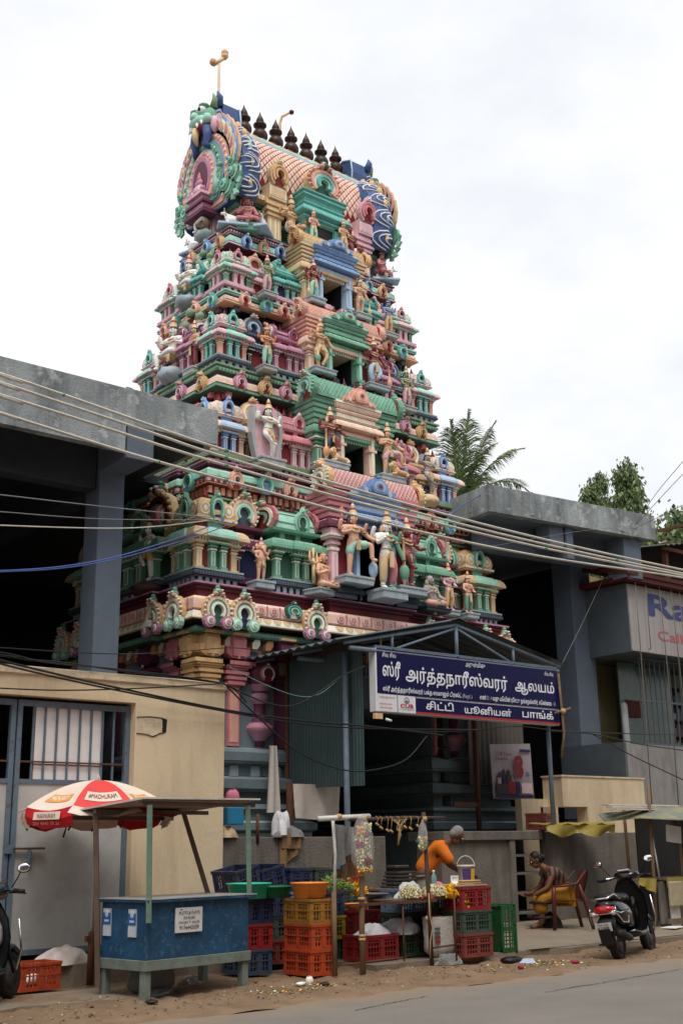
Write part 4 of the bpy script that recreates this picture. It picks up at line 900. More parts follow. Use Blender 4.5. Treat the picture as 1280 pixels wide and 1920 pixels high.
def bull(k):
    b = MB(); m = P.white
    absorb(b, skin_mesh({'a': ((.42*k, 0, .2*k), .16*k), 'b': ((.1*k, 0, .22*k), .17*k), 'c': ((-.18*k, 0, .26*k), .15*k), 'hu': ((-.12*k, 0, .42*k), .07*k), 'n': ((-.30*k, 0, .46*k), .09*k), 'h': ((-.38*k, 0, .56*k), .085*k), 's': ((-.54*k, 0, .50*k), .055*k), 'f1': ((-.2*k, -.1*k, .08*k), .05*k), 'f2': ((-.42*k, -.1*k, .05*k), .04*k), 'g1': ((-.2*k, .1*k, .08*k), .05*k), 'g2': ((-.3*k, .1*k, .05*k), .04*k), 'k1': ((.42*k, -.14*k, .1*k), .08*k), 'k2': ((.22*k, -.17*k, .06*k), .045*k)},
        [('a', 'b'), ('b', 'c'), ('c', 'hu'), ('c', 'n'), ('n', 'h'), ('h', 's'), ('c', 'f1'), ('f1', 'f2'), ('c', 'g1'), ('g1', 'g2'), ('a', 'k1'), ('k1', 'k2')], 'b'),
        lambda p: P.salmon if (p.z < .12*k and p.x > .1*k) else m)
    for s_ in (-1, 1):
        b.tube([(-.36*k, s_*.05*k, .63*k), (-.36*k, s_*.10*k, .70*k), (-.38*k, s_*.08*k, .78*k)], [.025*k, .02*k, .006*k], P.ochre, 6)
        b.ell((-.34*k, s_*.12*k, .57*k), (.03*k, .05*k, .02*k), P.lilac, 6, 4); b.ell((-.43*k, s_*.065*k, .58*k), (.018*k, .012*k, .018*k), P.black, 6, 4)
    b.ell((-.575*k, 0, .49*k), (.02*k, .035*k, .03*k), P.black, 6, 4)
    b.tube([(-.24*k, 0, .36*k), (-.27*k, -.1*k, .40*k), (-.31*k, -.11*k, .48*k), (-.33*k, 0, .54*k)], .018*k, P.red, 5)
    return b.mesh('bull')
def rock(rx, ry, rz_, c, seed=1):
    b = MB(); b.ell((0, 0, rz_*.35), (rx, ry, rz_*.65), getattr(P, c), 12, 7, wob=.13, seed=seed); return b.mesh('rock')
def tree_prop(h):
    b = MB(); b.tube([(0, 0, 0), (0, 0, h*.5)], [.05*h, .07*h], P.brown, 6)
    rn = random.Random(4)
    for i in range(14): b.ell((rn.uniform(-.35, .35)*h, rn.uniform(-.1, .1)*h, h*(.62+rn.uniform(-.2, .32))), (.15*h, .12*h, .12*h), P.dgreen if i % 2 else P.olive, 7, 5, wob=.2, seed=i)
    return b.mesh('tree_ornament')
# ---------------------------------------------------------------- tower assembly (coordinates relative to the tower's centre on the ground)
def stepplan(hx, hy, fs=(), ss=()):
    """fs/ss: (half width, projection) steps, widest first, on front and both ends"""
    pts = []; prev = 0
    L_ = [(-hx, -hy)]
    for w, p in fs: L_ += [(-w, -hy-prev), (-w, -hy-p)]; prev = p
    R_ = [(-x, y) for x, y in L_[::-1]]
    pts = L_+R_
    prev = 0; A = []
    for w, p in ss: A += [(hx+prev, -w), (hx+p, -w)]; prev = p
    B = [(x, -y) for x, y in A[::-1]]
    pts += A+B
    pts += [(hx, hy), (-hx, hy)]
    pts += [(-x, y) for x, y in (A+B)[::-1]]
    return pts
def cornice(name, plan, prof, mats, petal=None, stud=None, kudu=(), hs=None):
    b = MB(); b.sweep(plan, prof, [getattr(P, m) for m in mats])
    for (i, j, c, w) in (petal or ()): petals(b, plan, prof[i], prof[j], getattr(P, c), w, VIS)
    for (o, z0, z1, c, w, d) in (stud or ()): studs(b, plan, o, z0, z1, getattr(P, c), w, d, VIS)
    o = b.obj(name, tower)
    for (me, x, y, z, rz) in kudu: sub(me, 'horseshoe_ornament', o, (x, y, z), rz)
    return o
# ---- body
b = MB()
for hx, hy, z0, z1, c in ((2.78, 1.42, 5.3, 7.35, 'navy'), (2.38, 1.16, 7.3, 9.3, 'navy'), (2.08, .92, 9.3, 11.05, 'navy'), (1.8, .70, 11.0, 12.5, 'wine'), (1.62, .55, 12.5, 13.9, 'dgreen')):
    b.box(-hx, hx, -hy, hy, z0, z1, getattr(P, c))
b.obj('core', tower)
# ---- plinth: grey stone wall, pilasters, moulded foot
stone = mat('stone_paint', (112, 128, 136), rough=.8, var=.12, dirt=.35, streak=1, bump=.3)
stone_l = mat('stone_paint_pale', (140, 156, 160), rough=.8, var=.12, dirt=.35, streak=1, bump=.3)
PX, PY = 3.25, 2.0
b = MB()
for x0, x1 in ((-PX, -1.62), (1.62, PX)): b.box(x0, x1, -PY, PY, 2.8, 4.5, stone)
b.box(-1.62, 1.62, -PY, PY, 3.7, 4.5, stone); b.box(-1.62, 1.62, PY-.3, PY, 0, 3.7, mat('passage_shade', (34, 35, 38), dirt=.3)); b.box(-1.6, -.9, -PY+.3, -PY+.42, 0, 3.7, P.dslate)  # near-black back panel paints in the passage's darkness
b.box(-PX-.02, PX+.02, -PY-.02, PY, 4.45, 5.3, stone)
b.obj('plinth_wall', tower)
b = MB()
prof = [(.30, .2), (.30, 1.66), (.36, 1.70), (.36, 1.80), (.27, 1.84), (.27, 1.96), (.33, 2.0), (.33, 2.06), (.16, 2.1), (.16, 2.26), (.33, 2.3), (.33, 2.45), (.22, 2.48), (.12, 2.5), (.12, 2.66), (.2, 2.68), (.24, 2.72), (.24, 2.86), (.16, 2.92), (.0, 2.95)]
for x0, x1 in ((-PX, -1.62), (1.62, PX)):
    b.sweep([(x0, -PY), (x1, -PY), (x1, PY), (x0, PY)], prof, [stone if i % 3 else stone_l for i in range(len(prof)-1)])
for i in range(9):
    x = -3.2+i*.4
    if x < 0: b.box(x, x+.16, -PY-.17, -PY-.1, 2.5, 2.66, stone_l)
b.obj('moulded_foot', tower)
def pilaster(c, root, x, y, rz, w=.26, corner=False):
    o = MB(); m = getattr(P, c)
    o.box(-w*.42, w*.42, -.06, .05, 2.96, 3.9, m); o.box(-w*.30, w*.30, -.068, 0, 3.02, 3.86, P.salmon if c == 'rose' else m)
    z = 3.9
    for hh, k in ((.05, .62), (.03, .5), (.05, .72), (.03, .52), (.05, .85), (.03, .62)):
        o.box(-w*k, w*k, -.05-w*k*.5, .05, z, z+hh, m); z += hh
    for hh, k in ((.03, .8), (.035, 1.0), (.06, 1.2)):
        o.box(-w*k, w*k, -.05-w*k*.5, .05, z, z+hh, m); z += hh
    me = o.mesh('pilaster'); p = put(me, 'pilaster', root, None, (x, y, 0), rz)
    q = MB(); hx = w*.62
    q.slab([(-hx*1.4, .12), (-hx*1.3, .0), (-hx*.7, -.06), (hx*.7, -.06), (hx*1.3, 0), (hx*1.4, .12), (hx*.8, .12), (hx*.8, .32), (-hx*.8, .32), (-hx*.8, .12)], 0, .2, m, fn=lambda u, v, w_: (u, -w_+.02, v+4.37))
    q.slab([(-hx*.75, 0), (hx*.75, 0), (hx*.75, .26), (-hx*.75, .26)], .2, .24, m, fn=lambda u, v, w_: (u, -w_+.02, v+4.34)); 
    q.box(-hx*.95, hx*.95, -.27, .02, 4.66, 4.70, P.ochre); q.tube([(0, -.19, 4.30), (0, -.19, 4.38)], .025, P.cream, 5)
    sub(q.mesh('bracket'), 'bracket', p); return p
for x, c in ((-3.15, 'ochre'), (-2.66, 'rose'), (-1.74, 'plum'), (1.74, 'rose'), (2.66, 'rose'), (3.15, 'ochre')): pilaster(c, tower, x, -PY, 0)
for y, c in ((-1.85, 'ochre'), (-1.45, 'rose'), (-.55, 'plum'), (.55, 'plum'), (1.45, 'rose'), (1.85, 'ochre')): pilaster(c, tower, -PX, y, -pi/2)
for x in (-2.14, 2.16):     # pot-and-spire wall ornaments
    b = MB(); c = P.plum; d = P.mauve
    b.lathe((x, -PY, 0), [(.02, 2.93), (.07, 2.96), (.09, 3.06), (.2, 3.18), (.24, 3.24), (.24, 3.28), (.16, 3.34), (.12, 3.42), (.10, 3.44), (.10, 3.64), (.14, 3.68), (.17, 3.74), (.14, 3.8), (.12, 3.84), (.19, 3.9), (.20, 3.94), (.23, 3.98), (.25, 4.1), (.25, 4.2), (.21, 4.27), (.08, 4.33), (.10, 4.36), (.04, 4.40), (.05, 4.44), (0, 4.5)],
            [d, c, d, d, P.rose, d, c, d, c, d, d, d, c, d, d, c, c, c, c, d, d, d, d, d], 14, a0=pi, a1=2*pi)
    o = b.obj('pot_pilaster', tower); sub(horseshoe(.28, .3, ('rose', 'cream', 'plum', 'red'), .03), 'horseshoe_ornament', o, (x, -PY-.24, 3.98))
# zigzag blocks, green roll, lip and painted frieze, burgundy ledge
zp = stepplan(PX+.02, PY+.02)
pl = stepplan(3.48, 2.2, [(.95, .14)], [(1.1, .12)])
b = MB(); b.box(-PX-.03, PX+.03, -PY-.03, PY, 4.47, 4.50, P.orange); zz_ = b.obj('zigzag_band', tower); zm = []
for c in (P.orange, P.cream):
    b = MB(); b.slab([(0, 0), (.09, 0), (.15, .07), (.15, .16), (.06, .16), (0, .09)], .0, .12, c, side=P.orange); zm.append(b.mesh('zigzag_block'))
for i in range(26): sub(zm[i % 2], 'zigzag_block', zz_, (-PX+.1+i*.26, -PY-.02, 4.49))
for i in range(15): sub(zm[i % 2], 'zigzag_block', zz_, (-PX-.02, PY-.1-i*.26, 4.49), -pi/2)
prof = [(-.3, 4.64), (-.08, 4.64), (-.02, 4.65), (.03, 4.69), (.03, 4.73), (-.04, 4.77), (-.06, 4.78), (.02, 4.80), (.12, 4.82), (.16, 4.84), (.16, 4.86), (.12, 4.96), (.10, 4.97), (.13, 5.0), (.13, 5.15), (.08, 5.2), (-.05, 5.2), (-.05, 5.34), (.0, 5.35), (.0, 5.38), (-.02, 5.385), (.0, 5.39), (.05, 5.41), (.05, 5.45), (-.4, 5.46)]
mts = ['dgreen', 'dgreen', 'green', 'green', 'green', 'black', 'black', 'black', 'ochre', 'cream', 'cream', 'rose', 'peach', 'peach', 'peach', 'rose', 'wine', 'wine', 'plum', 'plum', 'wine', 'plum', 'mauve', 'plum']
ks = []
KC = [('cream', 'green', 'cream', 'dgreen'), ('cream', 'green', 'cream', 'navy')]
def nas(i): return horseshoe(.52, .62, ('ochre',)+(('peach',)+KC[i % 2][1:]), .07, knob='green', curl=('mauve', 'mint')[i % 2], beads='cream')
for i, x in enumerate((-3.22, -2.72, -1.28, 1.28, 2.1, 2.72, 3.22)): ks.append((nas(i), x, -2.38 if abs(x) > .95 else -2.5, 4.72, 0))
for i, y in enumerate((-1.9, -1.25, .1, 1.25, 1.9)): ks.append((nas(i+1), -3.66-(.12 if abs(y) < 1.1 else 0), y, 4.72, -pi/2)); ks.append((nas(i+1), 3.66+(.12 if abs(y) < 1.1 else 0), y, 4.72, pi/2))
o = cornice('frieze_cornice', pl, prof, mts, petal=[(2, 4, 'dgreen', .17), (10, 11, 'gold', .2)], kudu=ks)
b = MB()      # painted flowers standing out of the frieze: rings of petals between scrolls
def frieze_run(A, B):
    A = Vector(A); B = Vector(B); d = (B-A); ln = d.length; d.normalize(); nn = Vector((d.y, -d.x)); k = int(ln/.24)
    for j in range(k):
        c = A+d*(ln*(j+.5)/k)+nn*.138
        def fn(u, v, w): q = c+d*u+nn*w; return (q.x, q.y, 5.085+v)
        b.slab([(cos(t*pi/6)*.085, sin(t*pi/6)*.07) for t in range(12)], 0, .006, P.lilac, fn=fn)
        b.slab([(cos(t*pi/6)*.072, sin(t*pi/6)*.058) for t in range(12)], .004, .009, P.peach, fn=fn)
        for q in range(5): b.slab([(cos(q*2*pi/5+1)*.035+cos(t*pi/3)*.017, sin(q*2*pi/5+1)*.03+sin(t*pi/3)*.017) for t in range(6)], .006, .016, P.rose, fn=fn)
        b.slab([(.1, -.08), (.125, -.08), (.14, 0), (.125, .08), (.1, .08), (.115, 0)], 0, .008, P.rose, fn=fn)
for i in range(len(pl)):
    A, B = pl[i], pl[(i+1) % len(pl)]; d = Vector(B)-Vector(A); nn = Vector((d.y, -d.x)).normalized()
    if VIS(nn) and d.length > .4: frieze_run(A, B)
put(b.mesh('frieze_flowers'), 'frieze_flower', o, kind='stuff')
sub(horseshoe(.34, .3, ('dgreen', 'teal', 'dgreen', 'mint', 'cream'), .06), 'horseshoe_ornament', o, (-1.72, -2.36, 5.0))

# ---- the four storeys
TIER = [
 dict(z=5.46, H=(.24, .74, .92, 1.06, 1.52, 1.74), kx=3.5, ky=2.16, kw=.98, nx=2.28, nw=.62, sx=1.50, sw=1.02, bay=.94, by=2.42,
   K=dict(base='slate', pilA='gold', pilB='green', wall='red', wallb='dgreen', eaveA='gold', eaveB='mint', petal='cream', petalB='mint', dome='ochre', nasi='green', nasi2='mint', fin='red'),
   N=dict(base='plum', pil='plum', wall='navy', eave='plum', petal='lilac', nasi=('ochre', 'peach', 'cream', 'mint', 'slate'), knob='green', beads='cream'),
   S=dict(base='slate', pilB='green', wall='dgreen', eaveB='green', petalB='mint', dome='mint', petal='green', roofedge='green', nasi='mint', nasi2='green', fin='red', endn=('rose', 'cream', 'wine', 'green', 'red'), knob='green', core='dgreen'),
   B=dict(pil='lilac', wall='red', eave='plum', petal='lilac', mould='rose', barrel='rose', scale='cream', end='ochre', frame='blue', deave='blue', dpet='sky', ped='blue', ped2='sky', base='slate')),
 dict(z=7.66, H=(.20, .62, .76, .88, 1.22, 1.42), kx=2.95, ky=1.74, kw=.80, nx=1.88, nw=.52, sx=1.22, sw=.86, bay=.90, by=1.98,
   K=dict(base='olive', pilA='peach', pilB='blue', wall='red', wallb='navy', eaveA='peach', eaveB='sky', petal='cream', petalB='sky', dome='peach', nasi='blue', nasi2='sky', fin='red'),
   N=dict(base='gold', pil='gold', wall='navy', eave='gold', petal='ochre', nasi=('ochre', 'cream', 'gold', 'ochre', 'red'), knob='ochre'),
   S=dict(base='olive', pilB='lilac', wall='red', eaveB='rose', petalB='lilac', dome='rose', petal='lilac', roofedge='lilac', nasi='lilac', nasi2='rose', fin='red', core='red', knob='rose'),
   B=dict(pil='green', wall='dgreen', eave='green', petal='mint', mould='green', barrel='green', scale='mint', end='green', frame='peach', deave='peach', dpet='cream', ped='salmon', ped2='peach', base='dgreen')),
 dict(z=9.60, H=(.18, .55, .67, .78, 1.08, 1.26), kx=2.66, ky=1.45, kw=.74, nx=1.68, nw=.46, sx=1.10, sw=.78, bay=.82, by=1.68,
   K=dict(base='slate', pilA='salmon', pilB='teal', wall='red', wallb='navy', eaveA='lilac', eaveB='mint', petal='cream', petalB='mint', dome='lilac', nasi='teal', nasi2='mint', fin='red'),
   N=dict(base='slate', pil='dslate', wall='red', eave='slate', petal='sky', nasi=('lslate', 'slate', 'lslate', 'sky', 'navy'), knob='lslate'),
   S=dict(base='slate', pilB='mauve', wall='red', eaveB='mauve', petalB='lilac', dome='mauve', petal='plum', roofedge='mauve', nasi='mauve', nasi2='plum', fin='red', core='red', knob='plum'),
   B=dict(pil='peach', wall='red', eave='peach', petal='cream', mould='salmon', barrel='salmon', scale='peach', end='salmon', frame='green', deave='green', dpet='mint', ped='green', ped2='mint', base='slate')),
 dict(z=11.20, H=(.17, .44, .55, .64, .90, 1.06), kx=2.38, ky=1.20, kw=.70, nx=1.49, nw=.42, sx=.96, sw=.70, bay=.72, by=1.42,
   K=dict(base='lilac', pilA='green', pilB='lilac', wall='dgreen', wallb='red', eaveA='mint', eaveB='lilac', petal='cream', petalB='peach', dome='mint', nasi='rose', nasi2='lilac', fin='red'),
   N=dict(base='lilac', pil='lilac', wall='red', eave='lilac', petal='peach', nasi=('salmon', 'peach', 'salmon', 'red'), knob=None),
   S=dict(base='lilac', pilB='teal', wall='navy', eaveB='teal', petalB='mint', dome='teal', petal='mint', roofedge='teal', nasi='teal', nasi2='mint', fin='teal'),
   B=dict(pil='gold', wall='wine', eave='gold', petal='cream', mould='gold', barrel='gold', scale='ochre', end='ochre', frame='sky', deave='blue', dpet='sky', ped='blue', ped2='sky', base='lilac')),
]
CORN = [  # z, half-widths of cornice, profile
 dict(hx=3.0, hy=1.74, f=[(1.95, .07)], s=[(.9, .07)], z=7.25, prof=[(-.2, -.34), (-.1, -.34), (-.1, -.24), (-.04, -.235), (-.04, -.19), (-.16, -.18), (-.1, -.1), (-.1, -.03), (.0, .0), (.04, .02), (.04, .09), (.0, .1), (.06, .13), (.05, .22), (.0, .27), (-.03, .28), (-.03, .31), (.02, .33), (.02, .37), (.0, .38), (.04, .40), (.04, .42), (-.4, .43)],
   m=['ochre', 'ochre', 'dgreen', 'green', 'green', 'red', 'red', 'red', 'peach', 'lilac', 'red', 'mint', 'mint', 'mint', 'mauve', 'plum', 'plum', 'mauve', 'plum', 'mauve', 'mauve', 'plum'], petal=[(12, 14, 'green', .30)], stud=[(.042, .03, .08, 'red', .11, .012), (.022, .335, .365, 'plum', .08, .012), (-.10, -.15, -.03, 'salmon', .12, .06)], k=[('salmon', 'peach', 'salmon', 'peach', 'red'), ('teal', 'mint', 'teal', 'blue')], kz=7.2, ksz=(.30, .40), knob=('salmon', 'teal')),
 dict(hx=2.62, hy=1.38, f=[(1.7, .07)], s=[(.8, .07)], z=9.15, prof=[(-.4, .02), (-.30, -.04), (-.15, 0), (.06, .0), (.06, .05), (.02, .06), (.04, .08), (.03, .18), (-.01, .24), (-.05, .25), (-.05, .28), (.0, .31), (.04, .34), (.04, .38), (.0, .40), (.06, .42), (.06, .45), (-.4, .46)],
   m=['red', 'red', 'dgreen', 'green', 'green', 'olive', 'peach', 'peach', 'cream', 'slate', 'slate', 'olive', 'green', 'green', 'olive', 'olive', 'olive'], petal=[(6, 8, 'cream', .24)], stud=[(-.34, -.09, -.01, 'rose', .12, .1), (.03, .32, .38, 'green', .07, .015)], k=[('mauve', 'lilac', 'mauve', 'lilac', 'red'), ('ochre', 'gold', 'ochre', 'gold', 'red')], kz=9.17, ksz=(.27, .36), knob=('mauve', 'ochre')),
 dict(hx=2.33, hy=1.16, f=[(1.5, .06)], s=[(.7, .06)], z=10.95, prof=[(-.4, .03), (-.3, -.04), (-.2, .02), (.05, .0), (.05, .03), (.02, .035), (.02, .05), (.0, .14), (-.03, .16), (-.03, .17), (.02, .18), (.02, .21), (.0, .215), (.03, .22), (.03, .25), (-.3, .26)],
   m=['navy', 'navy', 'ochre', 'ochre', 'ochre', 'gold', 'lilac', 'lilac', 'plum', 'green', 'green', 'dgreen', 'green', 'mint', 'green'], petal=[(6, 7, 'peach', .15)], stud=[(-.34, -.1, 0, 'slate', .11, .1)], k=[('salmon', 'peach', 'salmon', 'red'), ('teal', 'mint', 'teal', 'blue')], kz=10.93, ksz=(.24, .30), knob=(None, None)),
 dict(hx=2.05, hy=.86, f=[(1.3, .06)], s=[(.5, .06)], z=12.34, prof=[(-.3, .04), (-.2, -.03), (-.12, .0), (.04, .0), (.04, .03), (.0, .04), (.03, .06), (.02, .16), (-.02, .2), (-.05, .21), (-.05, .24), (.0, .26), (.0, .31), (.03, .33), (.03, .35), (-.02, .36), (.0, .40), (-.3, .41)],
   m=['red', 'red', 'plum', 'lilac', 'wine', 'mint', 'mint', 'mint', 'plum', 'plum', 'lilac', 'slate', 'plum', 'mauve', 'plum', 'green', 'green'], petal=[(6, 8, 'green', .2)], stud=[(.0, .27, .3, 'lilac', .06, .012)], k=[('blue', 'sky', 'blue', 'navy'), ('gold', 'salmon', 'gold', 'red')], kz=12.32, ksz=(.22, .32), knob=(None, None)),
]
def bay(i, T, C):
    g = lambda k: getattr(P, C[k]); w, y1 = T['bay'], T['by']; z0 = T['z']; hp, he = T['H'][1], T['H'][2]
    y0 = T['ky']-T['kw']*.55; k = T['kw']; root = MB()
    dw = .36 if i else .42; zt = z0+(1.02, .98, .86, .92)[i]   # door half width, door head
    zt = (6.78, 8.62, 10.46, 12.12)[i]
    # wall with the doorway open, its shade painted on by dark liners and back
    for a, c in ((-w+.06, -dw+.06), (dw-.06, w-.06)): root.box(a, c, -y1+.10, -y0, z0, zt+.3, g('wall'))
    root.box(-dw+.06, dw-.06, -y1+.12, -y0, zt, zt+.3, g('wall'))
    root.box(-dw+.06, dw-.06, -y0-.02, -y0+.1, z0, zt, mat('passage_shade', (34, 35, 38), dirt=.3))
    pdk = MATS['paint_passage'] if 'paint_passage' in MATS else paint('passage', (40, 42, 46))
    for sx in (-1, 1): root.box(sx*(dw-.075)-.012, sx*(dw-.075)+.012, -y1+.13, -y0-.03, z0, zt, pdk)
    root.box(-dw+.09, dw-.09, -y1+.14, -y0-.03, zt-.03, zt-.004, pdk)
    if i == 0: root.box(-dw+.06, dw-.06, -y1+.12, -y0, z0, z0+.02, P.dslate)
    o = root.obj('central_bay', tower)
    pm = pillar((.16, .15, .14, .13)[i], zt-.12-z0-.2, C['pil'])
    for sx in (-1, 1):
        sub(pm, 'pilaster', o, (sx*(w-.08), -y1+.10, z0+.2)); 
        bm_ = MB(); bm_.box(sx*(w-.3)-.3, sx*(w-.3)+.3, -y1-.06, -y1+.2, z0+.0, z0+.2, g('base')); bm_.box(sx*(w-.3)-.33, sx*(w-.3)+.33, -y1-.10, -y1+.2, z0+.08, z0+.16, P.dslate if C['base'] == 'slate' else g('base'))
        sub(bm_.mesh('base_block'), 'base_block', o)
    e0 = zt-.1
    b = MB(); pr = eave_prof(.11, e0, e0+.17); pl = rect(w, 0); pl = [(-w, -y1+.06), (w, -y1+.06), (w, -y0), (-w, -y0)]
    b.sweep(pl, pr, g('eave')); petals(b, pl, pr[2], pr[5], g('petal'), .13, VIS, .85)
    studs(b, pl, .03, e0-.05, e0-.004, g('petal'), .055, .022, VIS, .5)
    sub(b.mesh('eave'), 'eave', o)
    z2 = (7.36, 9.2, 10.95, 12.58)[i]; zb = (7.78, 9.62, 11.22, 12.86)[i]
    b = MB(); n = 5; pf = [(0, e0+.16)]
    for q in range(n):
        zz = e0+.18+(z2-e0-.2)*q/n; hh = (z2-e0-.2)/n; of = .0+.018*q
        pf += [(of, zz), (of+.035, zz+hh*.2), (of+.035, zz+hh*.75), (of+.01, zz+hh*.8)]
    pf += [(.11, z2), (-.1, z2)]
    ms = []
    for q in range(len(pf)-1): ms.append(g('mould') if q % 4 else g('petal'))
    b.sweep(pl, pf, ms); sub(b.mesh('stepped_moulding'), 'stepped_moulding', o)
    # barrel vault over the bay, with a raised lattice
    b = MB(); r = zb-z2; yc = -y1+.06-.0; ex = w+.12
    ar = [(cos(radians(a))*r*.55, sin(radians(a))*r) for a in range(0, 181, 15)]
    b.slab(ar, -ex, ex, g('barrel'), fn=lambda u, v, t: (t, yc+.08-u, z2+v))
    b.box(-ex, ex, yc+.08-r*.57, yc+.1, z2-.0, z2+.05, g('mould'))
    for sg in (-1, 1):
        nn = int(2*ex/.085)
        for q in range(-6, nn+6):
            pts = []
            for s_ in range(0, 8):
                a = radians(8+s_*13); x = -ex+q*.085+sg*s_*.06
                if -ex <= x <= ex: pts.append((x, yc+.08-cos(a)*r*.56, z2+sin(a)*r*1.005))
            if len(pts) > 1: b.tube(pts, .0045, g('scale'), 4, False, False)
    sub(b.mesh('vault'), 'vault', o)
    em = horseshoe(r*1.15, r*1.35, (C['end'], C['scale'], C['end'], C['scale'], 'red'), .10, knob=C['end'] if i < 3 else 'ochre', beads=C['scale'])
    for sx in (-1, 1): sub(em, 'scroll_end', o, (sx*ex, yc+.02, z2-.07), sx*pi/2)
    # door: jambs, lintel eave, stepped pediment with scrolled crest
    d = MB(); f = g('frame'); yf = -y1-.03
    for sx in (-1, 1):
        d.box(sx*(dw)-.07, sx*(dw)+.07, yf, yf+.2, z0, zt, f); d.box(sx*(dw)-.03, sx*(dw)+.03, yf-.03, yf+.2, z0, zt-.02, g('dpet'))
        for zz in (z0+.25, zt-.25): d.box(sx*dw-.09, sx*dw+.09, yf-.04, yf+.1, zz, zz+.05, f)
    d.box(-dw-.08, dw+.08, yf-.01, yf+.2, zt-.1, zt+.03, f)
    do = put(d.mesh('door_frame'), 'door_frame', o)
    b = MB(); pw = dw+.09; pl2 = [(-pw, yf), (pw, yf), (pw, yf+.2), (-pw, yf+.2)]
    zz = zt+.02; H2 = z2-zz
    pr = eave_prof(.12, zz+H2*.12, zz+H2*.36); b.sweep(pl2, [(-.02, zz)]+pr, g('deave')); petals(b, pl2, pr[2], pr[5], g('dpet'), .11, FR, .85, .01)
    b.sweep(pl2, [(.0, zz+H2*.36), (.07, zz+H2*.4), (.07, zz+H2*.46), (.0, zz+H2*.48), (.01, zz+H2*.62), (.04, zz+H2*.66), (.05, zz+H2*.7), (.04, zz+H2*.74), (.07, zz+H2*.8), (.09, zz+H2*.9), (.09, zz+H2*1.0), (-.05, zz+H2*1.02)], [g('deave') if q % 3 else g('dpet') for q in range(11)])
    sub(b.mesh('pediment'), 'pediment', o)
    b = MB(); zc = z2+.0; hh = (zb-z2)*.74; pp = getattr(P, C['ped']); p2 = getattr(P, C['ped2']); ww = pw*.86; yq = yf-.08
    fn = lambda u, v, t: (u, yq-t, zc+v)
    b.slab([(-ww, 0), (ww, 0), (ww*.95, hh*.3), (ww*.62, hh*.36), (ww*.5, hh*.75), (ww*.25, hh*.95), (0, hh*1.12), (-ww*.25, hh*.95), (-ww*.5, hh*.75), (-ww*.62, hh*.36), (-ww*.95, hh*.3)], -.06, .03, pp, fn=fn)
    for q in range(-4, 5):
        if q: b.slab([(q*ww*.21+cos(t*pi/5)*ww*.11, hh*(.18 if abs(q) > 2 else .3)+sin(t*pi/5)*ww*.12) for t in range(10)], 0, .05, p2 if q % 2 else pp, fn=fn)
    for k_, cc in ((1, pp), (.72, p2), (.45, pp), (.25, P.red)): b.slab(arc(ww*.40*k_, hh*.48*k_, hh*.46, -50, 230, 12), 0, .09-.0*k_+.03*(1-k_), cc, fn=fn)
    b.ell((0, yq-.06, zc+hh*1.06), (ww*.10, .04, hh*.10), pp, 7, 5)
    sub(b.mesh('crest'), 'crest', o)
    return o
LIM = {}
for i, T in enumerate(TIER):
    z0, H = T['z'], T['H']; fr = T['ky']-T['kw']*.5; 
    # corner pavilions
    k0 = corner_shrine(T['kw'], H, T['K'], tower); q = T['kw']*.5
    k0.location = (-T['kx']+q, -T['ky']+q, z0)
    dup(k0, tower, (T['kx']-q, -T['ky']+q, z0)); dup(k0, tower, (-T['kx']+q, T['ky']-q, z0)); dup(k0, tower, (T['kx']-q, T['ky']-q, z0))
    s0 = oblong_shrine(T['sw'], T['kw']*.8, H, T['S'], tower, lion='teal' if i == 3 else None); s0.location = (-T['sx'], -T['ky']+q*.78, z0)
    s1 = dup(s0, tower, (T['sx'], -T['ky']+q*.78, z0))
    n0 = niche_shrine(T['nw'], T['kw']*.55, H, T['N'], tower); n0.location = (-T['nx'], -T['ky']+q*1.15, z0); dup(n0, tower, (T['nx'], -T['ky']+q*1.15, z0))
    # ends of the tower: one long pavilion turned outwards
    for sx in (-1, 1):
        e = dup(s0, tower, (sx*(T['kx']-q*.95), 0, z0), sx*pi/2)
        e.scale = ((T['ky']-T['kw'])*1.75/T['sw'], 1.1, 1.04)
    bay(i, T, T['B'])
    C = CORN[i]; pl = stepplan(C['hx'], C['hy'], C['f'], C['s']); pf = [(o_, z_+C['z']) for o_, z_ in C['prof']]
    kud = []; hm = [horseshoe(C['ksz'][0], C['ksz'][1], C['k'][q_], .07, knob=C['knob'][q_]) for q_ in (0, 1)]
    xs = [C['hx']*.83, C['hx']*.64, C['hx']*.47]
    for q_, x in enumerate(xs):
        yy = -C['hy']-(C['f'][0][1] if x < C['f'][0][0] else 0)-.05
        for sg in (-1, 1): kud.append((hm[q_ % 2] if sg < 0 else hm[(q_+1) % 2], sg*x, yy, C['kz'], 0))
    for q_, y in enumerate((-.72, -.3, .3, .72)):
        for sg in (-1, 1): kud.append((hm[(q_+1) % 2], sg*(C['hx']+(C['s'][0][1] if abs(y*C['hy']) < C['s'][0][0] else 0)+.05), y*C['hy'], C['kz'], sg*pi/2))
    cornice('cornice', pl, pf, C['m'], C['petal'], [(o_, a+C['z'], c_+C['z'], cc, w_, d_) for o_, a, c_, cc, w_, d_ in C['stud']], kud)
    # guard finials along the ledge in front of the doors above
    if i: 
        fm = finial(.30-.03*i, 'wine')
        for x in (-.62, -.38, -.12, .12, .38, .62): sub(fm, 'finial', tower, (x, -T['by']-.14, z0-.04))
